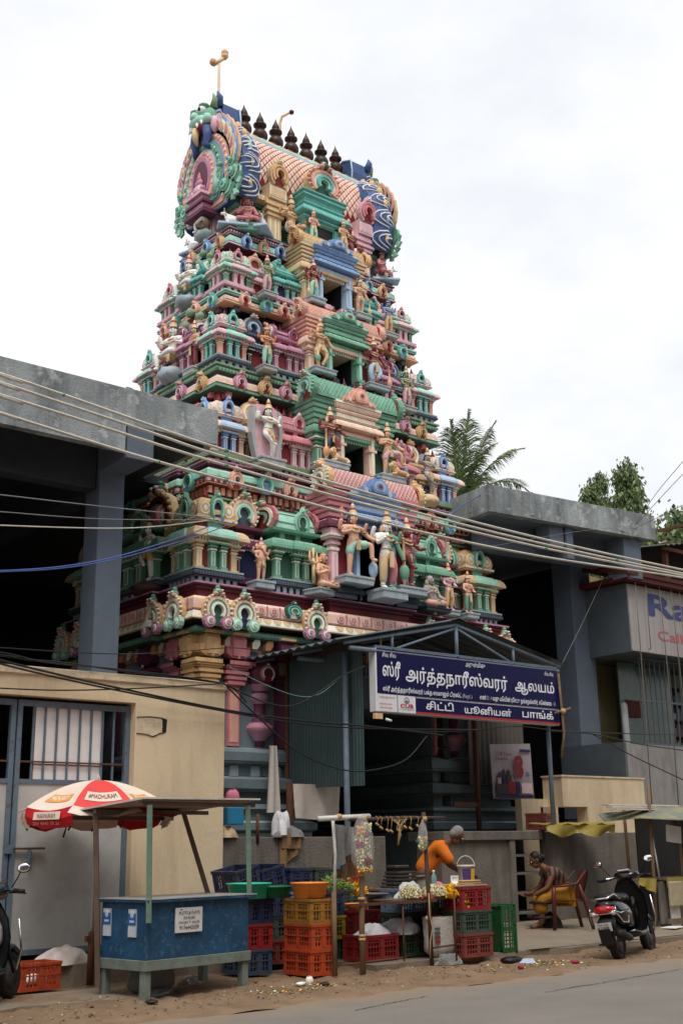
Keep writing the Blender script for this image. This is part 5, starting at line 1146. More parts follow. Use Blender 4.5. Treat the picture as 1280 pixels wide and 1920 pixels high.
# ---- neck storey under the great roof
b = MB(); b.box(-1.72, 1.72, -.62, .62, 12.74, 13.45, P.dgreen)
for z, d, c in ((12.74, .12, 'green'), (12.84, .08, 'dgreen'), (13.2, .05, 'salmon'), (13.3, .1, 'green'), (13.4, .14, 'dgreen')): b.sweep(rect(1.72, .62), [(0, z), (d, z+.01), (d, z+.07), (0, z+.08)], getattr(P, c))
b.obj('neck', tower)
def neck_pil(c, x, y, rz, c2):
    b = MB(); m = getattr(P, c)
    b.box(-.16, .16, -.18, .1, 12.76, 13.28, m)
    for xx in (-.1, .02, .1): b.box(xx-.012, xx+.012, -.188, -.17, 12.82, 13.22, P.cream)
    z = 13.28
    for hh, k in ((.05, .2), (.04, .17), (.06, .24), (.05, .21), (.08, .27), (.05, .24)): b.box(-k, k, -.08-k*.7, .1, z, z+hh, m); z += hh
    b.box(-.21, .21, -.30, .1, z, z+.32, m); b.box(-.19, .19, -.31, .1, z+.05, z+.25, P.cream); b.box(-.17, .17, -.315, .1, z+.07, z+.23, m)
    o = put(b.mesh('neck_pilaster'), 'neck_pilaster', tower, None, (x, y, 0), rz)
    sub(horseshoe(.46, .62, (c, c2, c, c2, 'red'), .10), 'horseshoe_ornament', o, (0, -.30, z+.26))
neck_pil('gold', -.98, -.64, 0, 'ochre'); neck_pil('lilac', 1.3, -.64, 0, 'rose'); neck_pil('mauve', -1.74, 0, -pi/2, 'plum'); neck_pil('mauve', 1.74, 0, pi/2, 'plum')
b = MB(); b.box(-.42, .5, -1.02, -.5, 12.78, 13.35, P.teal); b.box(-.13, .3, -1.03, -.6, 12.8, 13.3, mat('passage_shade', (46, 48, 52)))  # dark block paints the shade of the top doorway
o = b.obj('central_bay', tower)
b = MB()
for x in (-.2, .37): b.box(x-.05, x+.05, -1.08, -.98, 12.78, 13.36, P.teal)
sub(b.mesh('door_frame'), 'door_frame', o)
b = MB(); pl = [(-.42, -1.05), (.52, -1.05), (.52, -.4), (-.42, -.4)]
pf = [(o_, 13.3+(z_-13.3)*.68) for o_, z_ in [(-.02, 13.3), (.03, 13.32), (.03, 13.38), (.08, 13.42), (.08, 13.46), (.0, 13.48), (.14, 13.58), (.14, 13.62), (.08, 13.78), (.0, 13.8), (.0, 13.88), (.05, 13.9), (.05, 13.94), (.0, 13.96), (.02, 14.1), (.08, 14.14), (.08, 14.19), (.04, 14.2), (.10, 14.26), (.10, 14.3), (-.2, 14.31)]]
b.sweep(pl, pf, [P.teal if q % 4 else P.mint for q in range(20)]); sub(b.mesh('pediment'), 'pediment', o)
sub(horseshoe(.86, .80, ('ochre', 'salmon', 'cream', 'teal', 'mint', 'dgreen'), .12, knob='dgreen', beads='salmon'), 'horseshoe_ornament', o, (.05, -1.02, 13.94))
# eave of the great roof
pl = rect(1.88, .76)
prof = [(-.2, 13.46), (.0, 13.49), (.12, 13.5), (.12, 13.56), (.08, 13.565), (.05, 13.6), (-.02, 13.72), (-.12, 13.76), (-.12, 13.82), (-.06, 13.84), (-.06, 13.94), (-.14, 13.98), (-.3, 13.99)]
b = MB(); b.sweep(pl, prof, [getattr(P, c) for c in ('ochre', 'ochre', 'cream', 'gold', 'lilac', 'lilac', 'salmon', 'green', 'dgreen', 'green', 'green', 'green')])
petals(b, pl, prof[5], prof[6], P.peach, .2, VIS); studs(b, pl, .122, 13.51, 13.55, P.ochre, .07, .01, VIS)
b.obj('roof_eave', tower)
# ---- wagon roof with scale lattice
ZB, ZR = 13.95, 15.36
def vault(t):   # t 0..1 from front springing over the ridge to the back
    a = pi*t; return (-cos(a)*(.66+.05*sin(a)), ZB+(ZR-ZB)*(sin(a)**.8))
tile = paint('roof_red', (140, 52, 46)); b = MB()
pts = [vault(i/28) for i in range(29)]
b.slab([(y, z) for y, z in pts], -1.86, 1.86, tile, fn=lambda u, v, w: (w, u, v))
roof = b.obj('wagon_roof', tower)
b = MB(); nx = 27; ny = 9; dx = 3.68/nx
for r_ in range(ny*2):
    t0 = .03+.36*r_/(ny*2-1)
    for c_ in range(nx):
        x = -1.84+dx*(c_+.5+(.5 if r_ % 2 else 0))
        if x > 1.82: continue
        dt = .36/(ny*2-1)*.86; dxx = dx*.40
        for tt in ((t0,) if True else ()):
            A = vault(tt-dt); Bm = vault(tt); D = vault(tt+dt); nrm = Vector((0, Bm[0]*1.6, (Bm[1]-ZB)*.55+.12)).normalized()*.010
            q = [(x, A[0], A[1]), (x+dxx, Bm[0], Bm[1]), (x, D[0], D[1]), (x-dxx, Bm[0], Bm[1])]
            q2 = [(p[0]*.25+x*.75 if 0 else x+(p[0]-x)*.72, p[1]+nrm.y, p[2]+nrm.z) for p in q]
            b.add(q+q2, [(4, 5, 6, 7), (0, 1, 5, 4), (1, 2, 6, 5), (2, 3, 7, 6), (3, 0, 4, 7)], P.peach)
put(b.mesh('roof_scale'), 'roof_scale', roof, kind='stuff')
b = MB(); rb = [(-.40, ZR-.20), (-.37, ZR-.10), (-.26, ZR+.0), (-.12, ZR+.06), (.12, ZR+.06), (.26, ZR), (.37, ZR-.10), (.40, ZR-.20)]
b.slab(rb, -1.84, 1.84, P.peach, fn=lambda u, v, w: (w, u, v))
b.box(-1.84, 1.84, -.415, -.375, ZR-.20, ZR-.15, P.mint); b.box(-1.84, 1.84, -.44, -.40, ZR-.25, ZR-.205, P.sky); b.box(-1.84, 1.84, -.16, -.11, ZR+.05, ZR+.075, P.cream)
for i in range(17):
    x = -1.75+i*.22; b.slab([(x+cos(t*pi/4)*.07, sin(t*pi/4)*.06) for t in range(8)], 0, .012, (P.mint, P.salmon)[i % 2], fn=lambda u, v, w: (u, -.30+v*.74-w*.6, ZR-.035+v*.67+w*.7))
sub(b.mesh('ridge_band'), 'ridge_band', roof)
b = MB(); h = .74
b.lathe((0, 0, 0), [(.10, 0), (.075, .03), (.085, .06), (.14, .10), (.165, .17), (.165, .22), (.13, .30), (.065, .335), (.06, .37), (.10, .39), (.14, .43), (.14, .46), (.075, .48), (.07, .51), (.085, .55), (.065, .61), (.025, .69), (0, .78)], bronze, 14)
km = b.mesh('roof_finial')
for i in range(7): sub(km, 'roof_finial', tower, (-1.16+.402*i, 0, ZR+.055))
# ---- the two great gable arches
def gable(sg):
    """built facing -x at x=0 (u along +y towards the back is mirrored by sg), thickness along +x"""
    def fn(u, v, w): return (sg*(1.98+w), -u if sg < 0 else u, v)
    b = MB(); CY = 14.02
    def ring(rx, rz, w0, w1, c, a0=-40, a1=220, n=22): b.slab([(x, z) for x, z in arc(rx, rz, CY, a0, a1, n)], w0, w1, getattr(P, c), fn=fn)
    b.slab(arc(.86, 1.12, CY, -36, 216, 22), -.34, -.03, P.gblue, fn=fn)
    o = None
    ring(.86, 1.10, 0, .05, 'sky'); ring(.82, 1.05, .04, .09, 'salmon'); ring(.68, .90, .08, .11, 'blue'); ring(.64, .86, .10, .14, 'green'); ring(.50, .68, .13, .16, 'sky'); ring(.46, .64, .15, .18, 'salmon'); ring(.33, .50, .17, .20, 'mauve'); ring(.26, .42, .19, .205, 'plum')
    for i, (u, v) in enumerate(arc(.57, .77, CY, -30, 210, 22)): b.ell(fn(u, v, .14), (.035, .05, .05), P.mint if i % 2 else P.green, 6, 4)
    for u, v in arc(.75, .98, CY, -34, 214, 26): b.ell(fn(u, v, .085), (.03, .06, .05), P.peach, 6, 4)
    for u, v in arc(.395, .57, CY, -20, 200, 15): b.ell(fn(u, v, .18), (.02, .045, .04), P.lilac, 6, 4)
    gab = b.obj('gable_arch', tower)
    # rim: a broad blue band round the arch, each lobe drawn with nested white lines
    b = MB(); M_ = 60; prof = [(-.56, .80), (-.52, .93), (-.38, 1.0), (-.22, 1.03), (-.08, .99), (-.012, .88)]
    def rimp(t, q):      # t along the arch 0..1, q across the band 0..1
        a = radians(-30+240*t); k = q*(len(prof)-1); i = min(len(prof)-2, int(k)); w = prof[i][0]+(prof[i+1][0]-prof[i][0])*(k-i); r = prof[i][1]+(prof[i+1][1]-prof[i][1])*(k-i)
        r *= 1+.035*abs(sin(t*pi*11)); return (cos(a)*r*1.07, CY+sin(a)*r*1.25, w)
    rows = [[fn(*rimp(t/M_, q/10)) for t in range(M_+1)] for q in range(11)]
    for r0, r1 in zip(rows[:-1], rows[1:]): b.strip(*((r0, r1) if sg < 0 else (r1, r0)), P.gblue, True)
    for t in (0, M_):
        b.add([fn(*rimp(t/M_, q/10)) for q in range(11)]+[fn(cos(radians(-30+240*t/M_))*.7, CY+sin(radians(-30+240*t/M_))*.85, w) for w in (-.014, -.55)], [tuple(range(13))], P.gblue)
    inn = [[fn(cos(radians(-30+240*t/M_))*.78, CY+sin(radians(-30+240*t/M_))*.95, w) for t in range(M_+1)] for w in (-.56, -.012)]; b.strip(inn[1], inn[0], P.gblue); b.strip(rows[0], inn[0], P.gblue); b.strip(rows[-1], inn[1], P.gblue)
    for i in range(11):
        for k, (hw, c) in enumerate(((.040, 'white'), (.027, 'white'), (.014, 'white'))):
            pts = []
            for j in range(9):
                al = pi*j/8; t = (i+.5)/11+hw*cos(al); q = .94-(.80-.19*k)*sin(al)**.8; u, v, w = rimp(t, max(.04, q)); pts.append(fn(u*1.012, CY+(v-CY)*1.012, w))
            b.tube(pts, .017, getattr(P, c), 4)
    sub(b.mesh('petal_rim'), 'petal_rim', gab)
    for i, (u, v) in enumerate(arc(1.06, 1.32, CY, -16, 196, 12)):
        b = MB(); b.ell((0, 0, 0), (.07, .095, .11), (P.ochre, P.ochre, P.mint)[0 if 3 < i < 10 or i == 0 else i % 3], 8, 5); sub(b.mesh('rim_bead'), 'rim_bead', gab, fn(u, v, -.24))
    # flames curling off both flanks
    for s2 in (-1, 1):
        def pol(a_, r_): return (s2*cos(radians(a_))*r_*.98, CY+sin(radians(a_))*r_*1.24)
        for i in range(8):
            b = MB(); a_ = 4+i*10.5
            leafp = [(-9, .84), (-7, .98), (0, 1.10), (9, 1.17), (20, 1.20), (14, 1.10), (10, .98), (8, .86)]
            for k, (c, sc, sh) in enumerate(((('gold', 'salmon')[i % 2], 1, 0), (('blue', 'sky')[i % 2], .72, .05), (('cream', 'peach')[i % 2], .5, .07), (('ochre', 'rose')[i % 2], .3, .09))):
                q = [pol(a_+1.5*k+da*sc, .86+sh+(r_-.86)*sc) for da, r_ in leafp]
                b.slab(q[::-s2] if s2 > 0 else q, -.006+.004*k, .05+.022*k, getattr(P, c), fn=fn)
            sub(b.mesh('flame'), 'flame', gab)
        b = MB()          # sea-beast scroll at the foot
        for (u, v, r, th) in ((.74, 13.62, .23, 0), (.96, 13.80, .18, .5), (.58, 13.84, .15, 1.0), (.90, 14.08, .12, .4), (.52, 13.58, .13, .2)):
            for k, c in enumerate(('green', 'mint', 'green', 'mint', 'teal')):
                s_ = 1-.2*k; b.slab([(s2*(u-.05*k*r)+cos(t*pi/9)*r*s_*(1+.05*(t % 2)), v+.06*k*r+sin(t*pi/9)*r*s_*(1+.05*(t % 2))) for t in range(18)], -.008+.003*k, .06+.03*k, getattr(P, c), fn=fn)
        for k in range(6):
            a0 = -1.3+.36*k; b.slab([(s2*(.80+cos(a0)*.22), 13.64+sin(a0)*.22), (s2*(.80+cos(a0-.16)*.36), 13.64+sin(a0-.16)*.36), (s2*(.80+cos(a0+.1)*.42), 13.64+sin(a0+.1)*.42), (s2*(.80+cos(a0+.24)*.32), 13.64+sin(a0+.24)*.32)][::s2], .009, .05+.01*(k % 2), P.mint if k % 2 else P.green, fn=fn)
        b.tube([fn(s2*.44, 13.55, .12), fn(s2*.52, 13.80, .16), fn(s2*.46, 14.0, .14), fn(s2*.56, 14.1, .12)], [.07, .06, .05, .06], P.mint, 7); b.ell(fn(s2*.58, 14.12, .13), (.07, .09, .07), P.green, 8, 5)
        sub(b.mesh('foot_scroll'), 'foot_scroll', gab)
    # little shrine inside the arch
    b = MB(); 
    for (u0, u1, z0, z1, w, c) in ((-.34, .34, 13.2, 13.28, .34, 'plum'), (-.26, .26, 13.28, 13.42, .30, 'mauve'), (-.32, .32, 13.42, 13.47, .34, 'plum'), (-.24, .24, 13.47, 13.6, .30, 'mauve'), (-.29, .29, 13.6, 13.66, .36, 'lilac')):
        q = [fn(u0, z0, 0), fn(u1, z1, w)]
        b.box(min(q[0][0], q[1][0]), max(q[0][0], q[1][0]), min(q[0][1], q[1][1]), max(q[0][1], q[1][1]), z0, z1, getattr(P, c))
    b.ell(fn(.0, 13.78, .22), (.10, .20, .13), P.lilac, 9, 6); b.ell(fn(.0, 13.95, .22), (.07, .12, .10), P.mauve, 8, 5); b.lathe(fn(0, 14.02, .22), [(.05, 0), (.06, .05), (.03, .09), (.04, .12), (0, .2)], P.rose, 8)
    for i in range(5): b.ell(fn(-.24+.12*i, 13.72, .30), (.05, .05, .07), P.lilac if i % 2 else P.mauve, 6, 4)
    sub(b.mesh('arch_shrine'), 'arch_shrine', gab)
    # monster face on the crown of the arch
    b = MB(); zc = 15.42
    b.ell(fn(0, zc, .10), (.26, .30, .30), P.green, 12, 8); b.ell(fn(0, zc-.14, .26), (.17, .27, .14), P.mint, 10, 6); b.ell(fn(0, zc-.04, .36), (.10, .11, .09), P.mint, 8, 6)
    b.ell(fn(0, zc-.27, .24), (.13, .23, .11), P.red, 10, 6)
    for s_ in (-1, 1):
        b.ell(fn(s_*.14, zc+.10, .27), (.09, .09, .09), P.white, 8, 6); b.ell(fn(s_*.14, zc+.09, .34), (.04, .045, .045), P.black, 6, 4)
        b.ell(fn(s_*.15, zc+.19, .24), (.12, .12, .05), P.green, 8, 5); b.ell(fn(s_*.25, zc-.12, .22), (.10, .10, .11), P.mint, 8, 5)
        b.tube([fn(s_*.20, zc+.22, .05), fn(s_*.26, zc+.38, .05), fn(s_*.22, zc+.52, .08)], [.09, .07, .015], P.olive, 7)
        b.tube([fn(s_*.10, zc-.24, .36), fn(s_*.12, zc-.34, .38)], [.035, .012], P.white, 6); b.tube([fn(s_*.2, zc-.2, .33), fn(s_*.23, zc-.3, .34)], [.03, .01], P.white, 6)
        b.tube([fn(s_*.2, zc-.30, .2), fn(s_*.24, zc-.5, .2), fn(s_*.16, zc-.66, .2), fn(s_*.27, zc-.74, .16)], [.10, .09, .08, .05], P.gblue, 8)
        b.ell(fn(s_*.34, zc-.25, .1), (.10, .09, .2), P.lilac, 7, 5)
    b.tube([fn(0, zc-.30, .33), fn(0, zc-.48, .34), fn(0.02, zc-.66, .3)], [.07, .075, .03], P.gold, 7)
    for i in range(5): b.ell(fn(-.06+.03*i, zc+.28+.03*(i % 2), .15), (.08, .045, .07), P.olive, 6, 4)
    sub(b.mesh('monster_face'), 'monster_face', gab)
    # blue back of the head, facing the ridge
    b = MB(); b.slab([(-.24, 15.0), (.24, 15.0), (.30, 15.5), (.26, 15.78), (.1, 15.86), (-.1, 15.86), (-.26, 15.78), (-.30, 15.5)], -.52, -.12, P.gblue, fn=fn)
    b.ell(fn(0, 15.5, -.08), (.24, .30, .34), P.gblue, 12, 8); b.ell(fn(.0, 15.15, -.2), (.22, .34, .24), P.gblue, 12, 8)
    for s_ in (-1, 1):
        b.tube([fn(s_*.27, 15.06, -.52), fn(s_*.32, 15.5, -.525), fn(s_*.28, 15.78, -.525), fn(0, 15.88, -.525)], .02, P.sky, 5)
        b.tube([fn(s_*.24, 15.7, -.05), fn(s_*.31, 15.86, -.02), fn(s_*.26, 16.0, 0)], [.09, .07, .015], P.gblue, 7)
        for t in range(3): b.tube([fn(s_*(.30+.01*t), 15.5-.09*t, -.10), fn(s_*(.315+.01*t), 15.56-.09*t, -.02), fn(s_*(.30+.01*t), 15.5-.09*t, .05)], .012, P.white, 4)
    sub(b.mesh('head_back'), 'head_back', gab)
    return gab
gable(-1); gable(1)
# lightning rods and lamp on poles
b = MB(); yel = P.gold; b.tube([(-1.72, .1, 15.4), (-1.72, .1, 17.0)], .026, yel, 7); b.tube([(-1.83, .16, 16.93), (-1.64, .04, 17.12)], [.04, .045], yel, 7)
b.ell((-1.83, .16, 17.0), (.075, .075, .085), P.orange, 8, 6); b.ell((-1.63, .03, 17.22), (.08, .08, .09), P.orange, 8, 6); b.lathe((-1.63, .03, 17.08), [(.03, 0), (.075, .06), (.08, .1), (0, .12)], P.gold, 8)
b.obj('lamp_pole', tower, 'gold lamp pole with two orange globes above the monster face')
b = MB(); b.tube([(-.06, .25, 15.3), (-.06, .25, 16.35), (-.03, .22, 16.5), (.12, .1, 16.62)], .03, yel, 7); b.lathe((.13, .09, 16.58), [(.05, 0), (.055, .05), (.02, .08)], P.brown, 8)
b.obj('lamp_pole', tower, 'gold bent lamp pole rising between the dark finials')

# ---------------------------------------------------------------- statues
def fy(i, d=.0): return -TIER[i]['ky']-d
B1, B2, B3, B4 = [TIER[i]['by'] for i in range(4)]
def mace_at(kind, hh, c, loc, rx=0): return (('mace' if kind == 'mace' else 'trident'), staff(kind, hh, c), loc, 0)
A = dict
z1, z2, z3, z4 = [t['z'] for t in TIER]
statue(tower, (-2.24, fy(0, .02), z1+.13), 0, A(J=POSE['stand'], skin='skin', cloth='ochre', style='shorts', h=.66, arms4=ARMS4, head='elephant', crown='salmon', hair=None), 'peach elephant-headed statue standing in yellow cloth', ped=(.36, .30, .13, 'lslate'))
statue(tower, (-1.06, fy(0, .16), z1+.10), .25, A(J=POSE['lotus'], skin='skin', cloth='orange', h=1.08, crown=None, hair='orange'), 'peach sage statue sitting cross-legged with a bead string', extra=[('staff', staff('trident', .6, 'gold'), (-.24, .02, .1), 0)], ped=(.62, .36, .10, 'lslate'))
statue(tower, (-.56, -B1-.10, z1+.36), 0, A(J=POSE['guardL'], skin='skin', cloth='mint', style='shorts', h=1.16, arms4=ARMS4, crown='gold', hair='brown'), 'peach guardian statue in green shorts with one leg raised', extra=[mace_at('mace', .85, 'sky', (.40, -.05, -.08)), mace_at('tri', .22, 'salmon', (-.27, -.04, .98))], ped=(.62, .34, .14, 'lslate'))
statue(tower, (.06, -B1-.26, z1+.18), 0, A(J=POSE['stand'] | dict(Rk=(.10, -.03, .27), Re=(.2, -.02, .6), Rh=(.27, -.06, .42), Le=(-.2, -.04, .62), Lh=(-.12, -.15, .70), hed=(.0, -.02, .885)), skin='white', skin2='green', cloth='gold', cloth2='rose', style='dhoti', h=1.28, arms4=ARMS4, crown='gold', hair='tan'), 'statue half white and half green standing before the dark doorway', ped=(.56, .44, .18, 'lslate'))
statue(tower, (.66, -B1-.12, z1+.32), 0, A(J=POSE['guardR'], skin='maroon', cloth='slate', style='shorts', h=1.14, arms4=ARMS4, crown='gold', hair='ochre'), 'dark red guardian statue with a green mace', extra=[mace_at('mace', .92, 'green', (-.22, -.16, -.06)), mace_at('tri', .22, 'gold', (-.25, -.03, 1.0))], ped=(.62, .34, .14, 'lslate'))
statue(tower, (1.36, fy(0, .22), z1+.06), 0, A(J=POSE['lotus'], skin='ash', cloth='salmon', style='skirt', h=1.0, crown=None, hair='ash'), 'grey sage statue seated in salmon robes', ped=(.6, .42, .08, 'dslate'))
statue(tower, (1.92, fy(0, .12), z1+.10), 0, A(J=POSE['stand'], skin='lilac', cloth='ochre', style='dhoti', h=.80, arms4=ARMS4, crown='ochre'), 'pink four-armed statue in yellow dhoti on the lower ledge', ped=(.30, .26, .10, 'lslate'))
statue(tower, (2.42, fy(0, .12), z1+.10), 0, A(J=POSE['stand'], skin='salmon', cloth='green', style='dhoti', h=.72, crown='gold', fem=True), 'small goddess statue in a green skirt', ped=(.30, .26, .10, 'lslate'))
statue(tower, (-3.5, -.75, z1+.22), -pi/2, A(J=POSE['dance'], skin='white', cloth='ochre', style='shorts', h=1.0, crown='gold'), 'white dancing statue in the shade of the hall', extra=[('rock', rock(.3, .3, .2, 'brown'), (0, 0, -.2), 0)])
statue(tower, (-3.5, .6, z1+.22), -pi/2, A(J=POSE['throne'], skin='ash', cloth='olive', style='shorts', h=1.0, arms4=ARMS4S, crown='gold'), 'grey seated statue deep in the shade of the hall', extra=[('tree_ornament', tree_prop(1.0), (0, .25, .5), 0)])
sub(horseshoe(.9, 1.0, ('gold', 'wine', 'brown', 'green', 'brown'), .12, knob='dgreen', beads='gold'), 'horseshoe_ornament', tower, (-3.28, -.75, z1+.95), -pi/2)
# second storey
slabm = MB(); slabm.slab([(-.17, 0), (.17, 0), (.26, .5), (.24, .95), (.12, 1.02), (-.2, 1.0), (-.27, .5)], 0, .1, P.lilac, fn=lambda u, v, w: (u, .16-w, v)); slabm.slab([(-.22, -.02), (-.17, 0), (-.26, .5), (-.24, .95), (-.32, .9), (-.33, .45)][::-1], 0, .13, P.grey, fn=lambda u, v, w: (u, .16-w, v)); slabm.slab([(.22, -.02), (.17, 0), (.26, .5), (.24, .95), (.32, .9), (.33, .45)], 0, .13, P.grey, fn=lambda u, v, w: (u, .16-w, v))
statue(tower, (-1.90, fy(1, .16), z2+.16), 0, A(J=POSE['dance'], skin='white', cloth='ochre', style='shorts', h=.98, arms4=ARMS4, crown='gold'), 'white dancing statue before a pink slab', extra=[('backing_slab', slabm.mesh('backing_slab'), (0, 0, 0), 0)], ped=(.5, .36, .16, 'grey'))
g2 = dict(POSE['guardL'])
statue(tower, (-.68, -B2-.10, z2+.28), 0, A(J=POSE['guardL'] | dict(Rk=(.06, -.17, .46), Ra=(.07, -.15, .24), Rt=(.07, -.23, .22)), skin='maroon', cloth='slate', style='shorts', h=.95, arms4=ARMS4, crown='gold', hair='gold'), 'dark red guardian statue standing on a lion', extra=[mace_at('mace', .62, 'orange', (-.20, -.14, -.04)), ('lion', lying_lion(.48, P.gold, P.ochre), (.10, -.12, .0), 0)], ped=(.6, .36, .12, 'lslate'))
statue(tower, (.68, -B2-.10, z2+.28), 0, A(J=POSE['guardL'], skin='skin', cloth='lilac', style='shorts', h=.95, arms4=ARMS4, crown='gold', hair='brown'), 'peach guardian statue with a foot on a lion', extra=[mace_at('mace', .5, 'blue', (.32, -.12, 0)), ('lion', lying_lion(.48, P.ochre, P.gold), (.12, -.16, .0), 0)], ped=(.6, .36, .12, 'lslate'))
statue(tower, (1.90, fy(1, .12), z2+.22), 0, A(J=POSE['dance'], skin='ash', cloth='gold', style='shorts', h=.84, arms4=ARMS4, crown='gold'), 'pale dancing statue near the right corner of its storey', extra=[('rock', rock(.22, .2, .2, 'gold', 3), (0, 0, -.2), 0)])
# third storey
statue(tower, (-1.68, fy(2, .10), z3+.10), 0, A(J=POSE['stand'], skin='orange', cloth='mint', style='dhoti', h=.76, arms4=ARMS4, crown='orange', fem=True), 'orange four-armed statue in a pale green dhoti', ped=(.3, .26, .10, 'grey'))
statue(tower, (-.64, -B3-.10, z3+.22), 0, A(J=POSE['lean'] | dict(turn=.5), skin='tan', cloth='gold', style='shorts', h=.92, arms4=ARMS4, crown='gold', hair='ochre'), 'golden guardian statue leaning on a green mace', extra=[mace_at('mace', .5, 'green', (-.18, -.16, .0))], ped=(.5, .34, .1, 'lslate'))
statue(tower, (.66, -B3-.10, z3+.22), 0, A(J=POSE['lean'], skin='maroon', cloth='sky', style='dhoti', h=.90, arms4=ARMS4, crown='gold', hair='brown'), 'red-brown guardian statue in pale blue leggings', extra=[mace_at('mace', .5, 'salmon', (.28, -.12, -.06))], ped=(.5, .34, .1, 'lslate'))
statue(tower, (1.70, fy(2, .10), z3+.10), 0, A(J=POSE['stand'], skin='olive', cloth='lilac', style='dhoti', h=.78, arms4=ARMS4, crown='gold'), 'green statue with pink legs near the right corner', ped=(.3, .26, .10, 'grey'))
statue(tower, (-2.62, -.62, z3+.12), -pi/2, A(J=POSE['stand'], skin='tan', cloth='maroon', style='skirt', h=.86, crown='gold', fem=True), 'tan standing statue on the end wall', ped=(.34, .28, .12, 'grey'))
statue(tower, (-2.72, .02, z3+.24), -pi/2+.25, A(J=POSE['throne'], skin='white', cloth='ochre', style='shorts', h=1.22, arms4=ARMS4S, crown='ochre', hair='slate'), 'white seated statue on a rock under a small tree', extra=[('rock', rock(.30, .26, .26, 'lslate', 5), (0, .0, -.15), 0), ('tree_ornament', tree_prop(.8), (.38, .2, .42), 0)])
# fourth storey
statue(tower, (-1.50, fy(3, .10), z4+.10), 0, A(J=POSE['stand'], skin='olive', skin2=None, cloth='lilac', style='dhoti', h=.70, arms4=ARMS4, crown='salmon'), 'green many-armed statue with pink legs', ped=(.3, .26, .10, 'grey'))
statue(tower, (-.56, -B4-.08, z4+.18), 0, A(J=POSE['stand'] | dict(Le=(-.22, -.02, .62), Lh=(-.2, -.1, .5)), skin='maroon', cloth='mint', style='dhoti', h=.74, arms4=ARMS4, crown='salmon'), 'dark pink guardian statue in green dhoti', extra=[mace_at('mace', .36, 'gold', (-.18, -.08, -.02))], ped=(.36, .3, .12, 'lslate'))
statue(tower, (.58, -B4-.08, z4+.18), 0, A(J=POSE['stand'] | dict(Re=(.2, -.02, .6), Rh=(.26, -.06, .44)), skin='skin', cloth='gold', style='shorts', h=.74, arms4=ARMS4, crown='gold'), 'peach guardian statue in a golden short dhoti', extra=[mace_at('mace', .40, 'gold', (.2, -.06, -.02))], ped=(.36, .3, .12, 'lslate'))
statue(tower, (1.50, fy(3, .10), z4+.10), 0, A(J=POSE['stand'], skin='blue', cloth='ochre', style='dhoti', h=.74, arms4=ARMS4, crown='slate'), 'blue-skinned statue in yellow dhoti', ped=(.3, .26, .10, 'grey'))
statue(tower, (-2.42, .0, z4+.2), -pi/2+.25, A(J=POSE['throne'], skin='white', cloth='gold', style='shorts', h=1.02, arms4=ARMS4S, crown='salmon', hair='slate'), 'white seated statue on a grey rock with red cloth', extra=[('rock', rock(.27, .22, .22, 'lslate', 8), (0, 0, -.13), 0), ('tree_ornament', tree_prop(.62), (.3, .18, .36), 0)])
# around the neck
bm_ = bull(.42)
o = statue(tower, (-1.66, -.86, 12.84), -.5, A(J=POSE['lotus'], skin='rose', cloth='maroon', h=.98, crown='salmon', halo='rose'), 'rose seated statue between two white bulls', ped=(.42, .3, .16, 'green'))
for x, y, r_ in ((-1.36, -.98, .7), (-1.94, -.78, -.5), (1.86, -.86, 2.6), (-1.96, .55, -1.3)):
    q = MB(); q.box(-.28, .3, -.14, .14, -.06, .0, P.sky, .015); oo = put(bm_, 'bull_statue', tower, None, (x, y, 12.80), r_); sub(q.mesh('pedestal'), 'pedestal', oo)
statue(tower, (-.62, -.92, 12.78), 0, A(J=POSE['throne'], skin='tan', cloth='white', style='shorts', h=1.16, arms4=ARMS4S, crown='gold', hair='brown'), 'large tan four-armed statue sitting beside the top doorway')
statue(tower, (-.30, -1.18, 12.80), 0, A(J=POSE['stand'], skin='salmon', cloth='mint', style='dhoti', h=.66, crown='salmon'), 'small salmon statue at the top doorway')
statue(tower, (.46, -1.18, 12.80), 0, A(J=POSE['stand'], skin='tan', cloth='gold', style='dhoti', h=.70, crown='gold'), 'small golden statue at the top doorway')
statue(tower, (.86, -.92, 12.80), .2, A(J=POSE['throne'], skin='maroon', cloth='white', style='shorts', h=1.12, crown='salmon', halo='ochre'), 'large dark red statue sitting right of the top doorway')
statue(tower, (1.78, -.82, 12.84), .4, A(J=POSE['lotus'], skin='rose', cloth='maroon', h=.92, crown='salmon'), 'rose seated statue at the right corner of the neck')
statue(tower, (-2.06, .0, 12.90), -pi/2, A(J=POSE['throne'], skin='white', cloth='gold', style='shorts', h=.86, crown='gold', hair='ochre'), 'white seated statue under the left gable arch', extra=[('rock', rock(.22, .2, .2, 'lslate', 9), (0, 0, -.12), 0)])
MB.outline = None
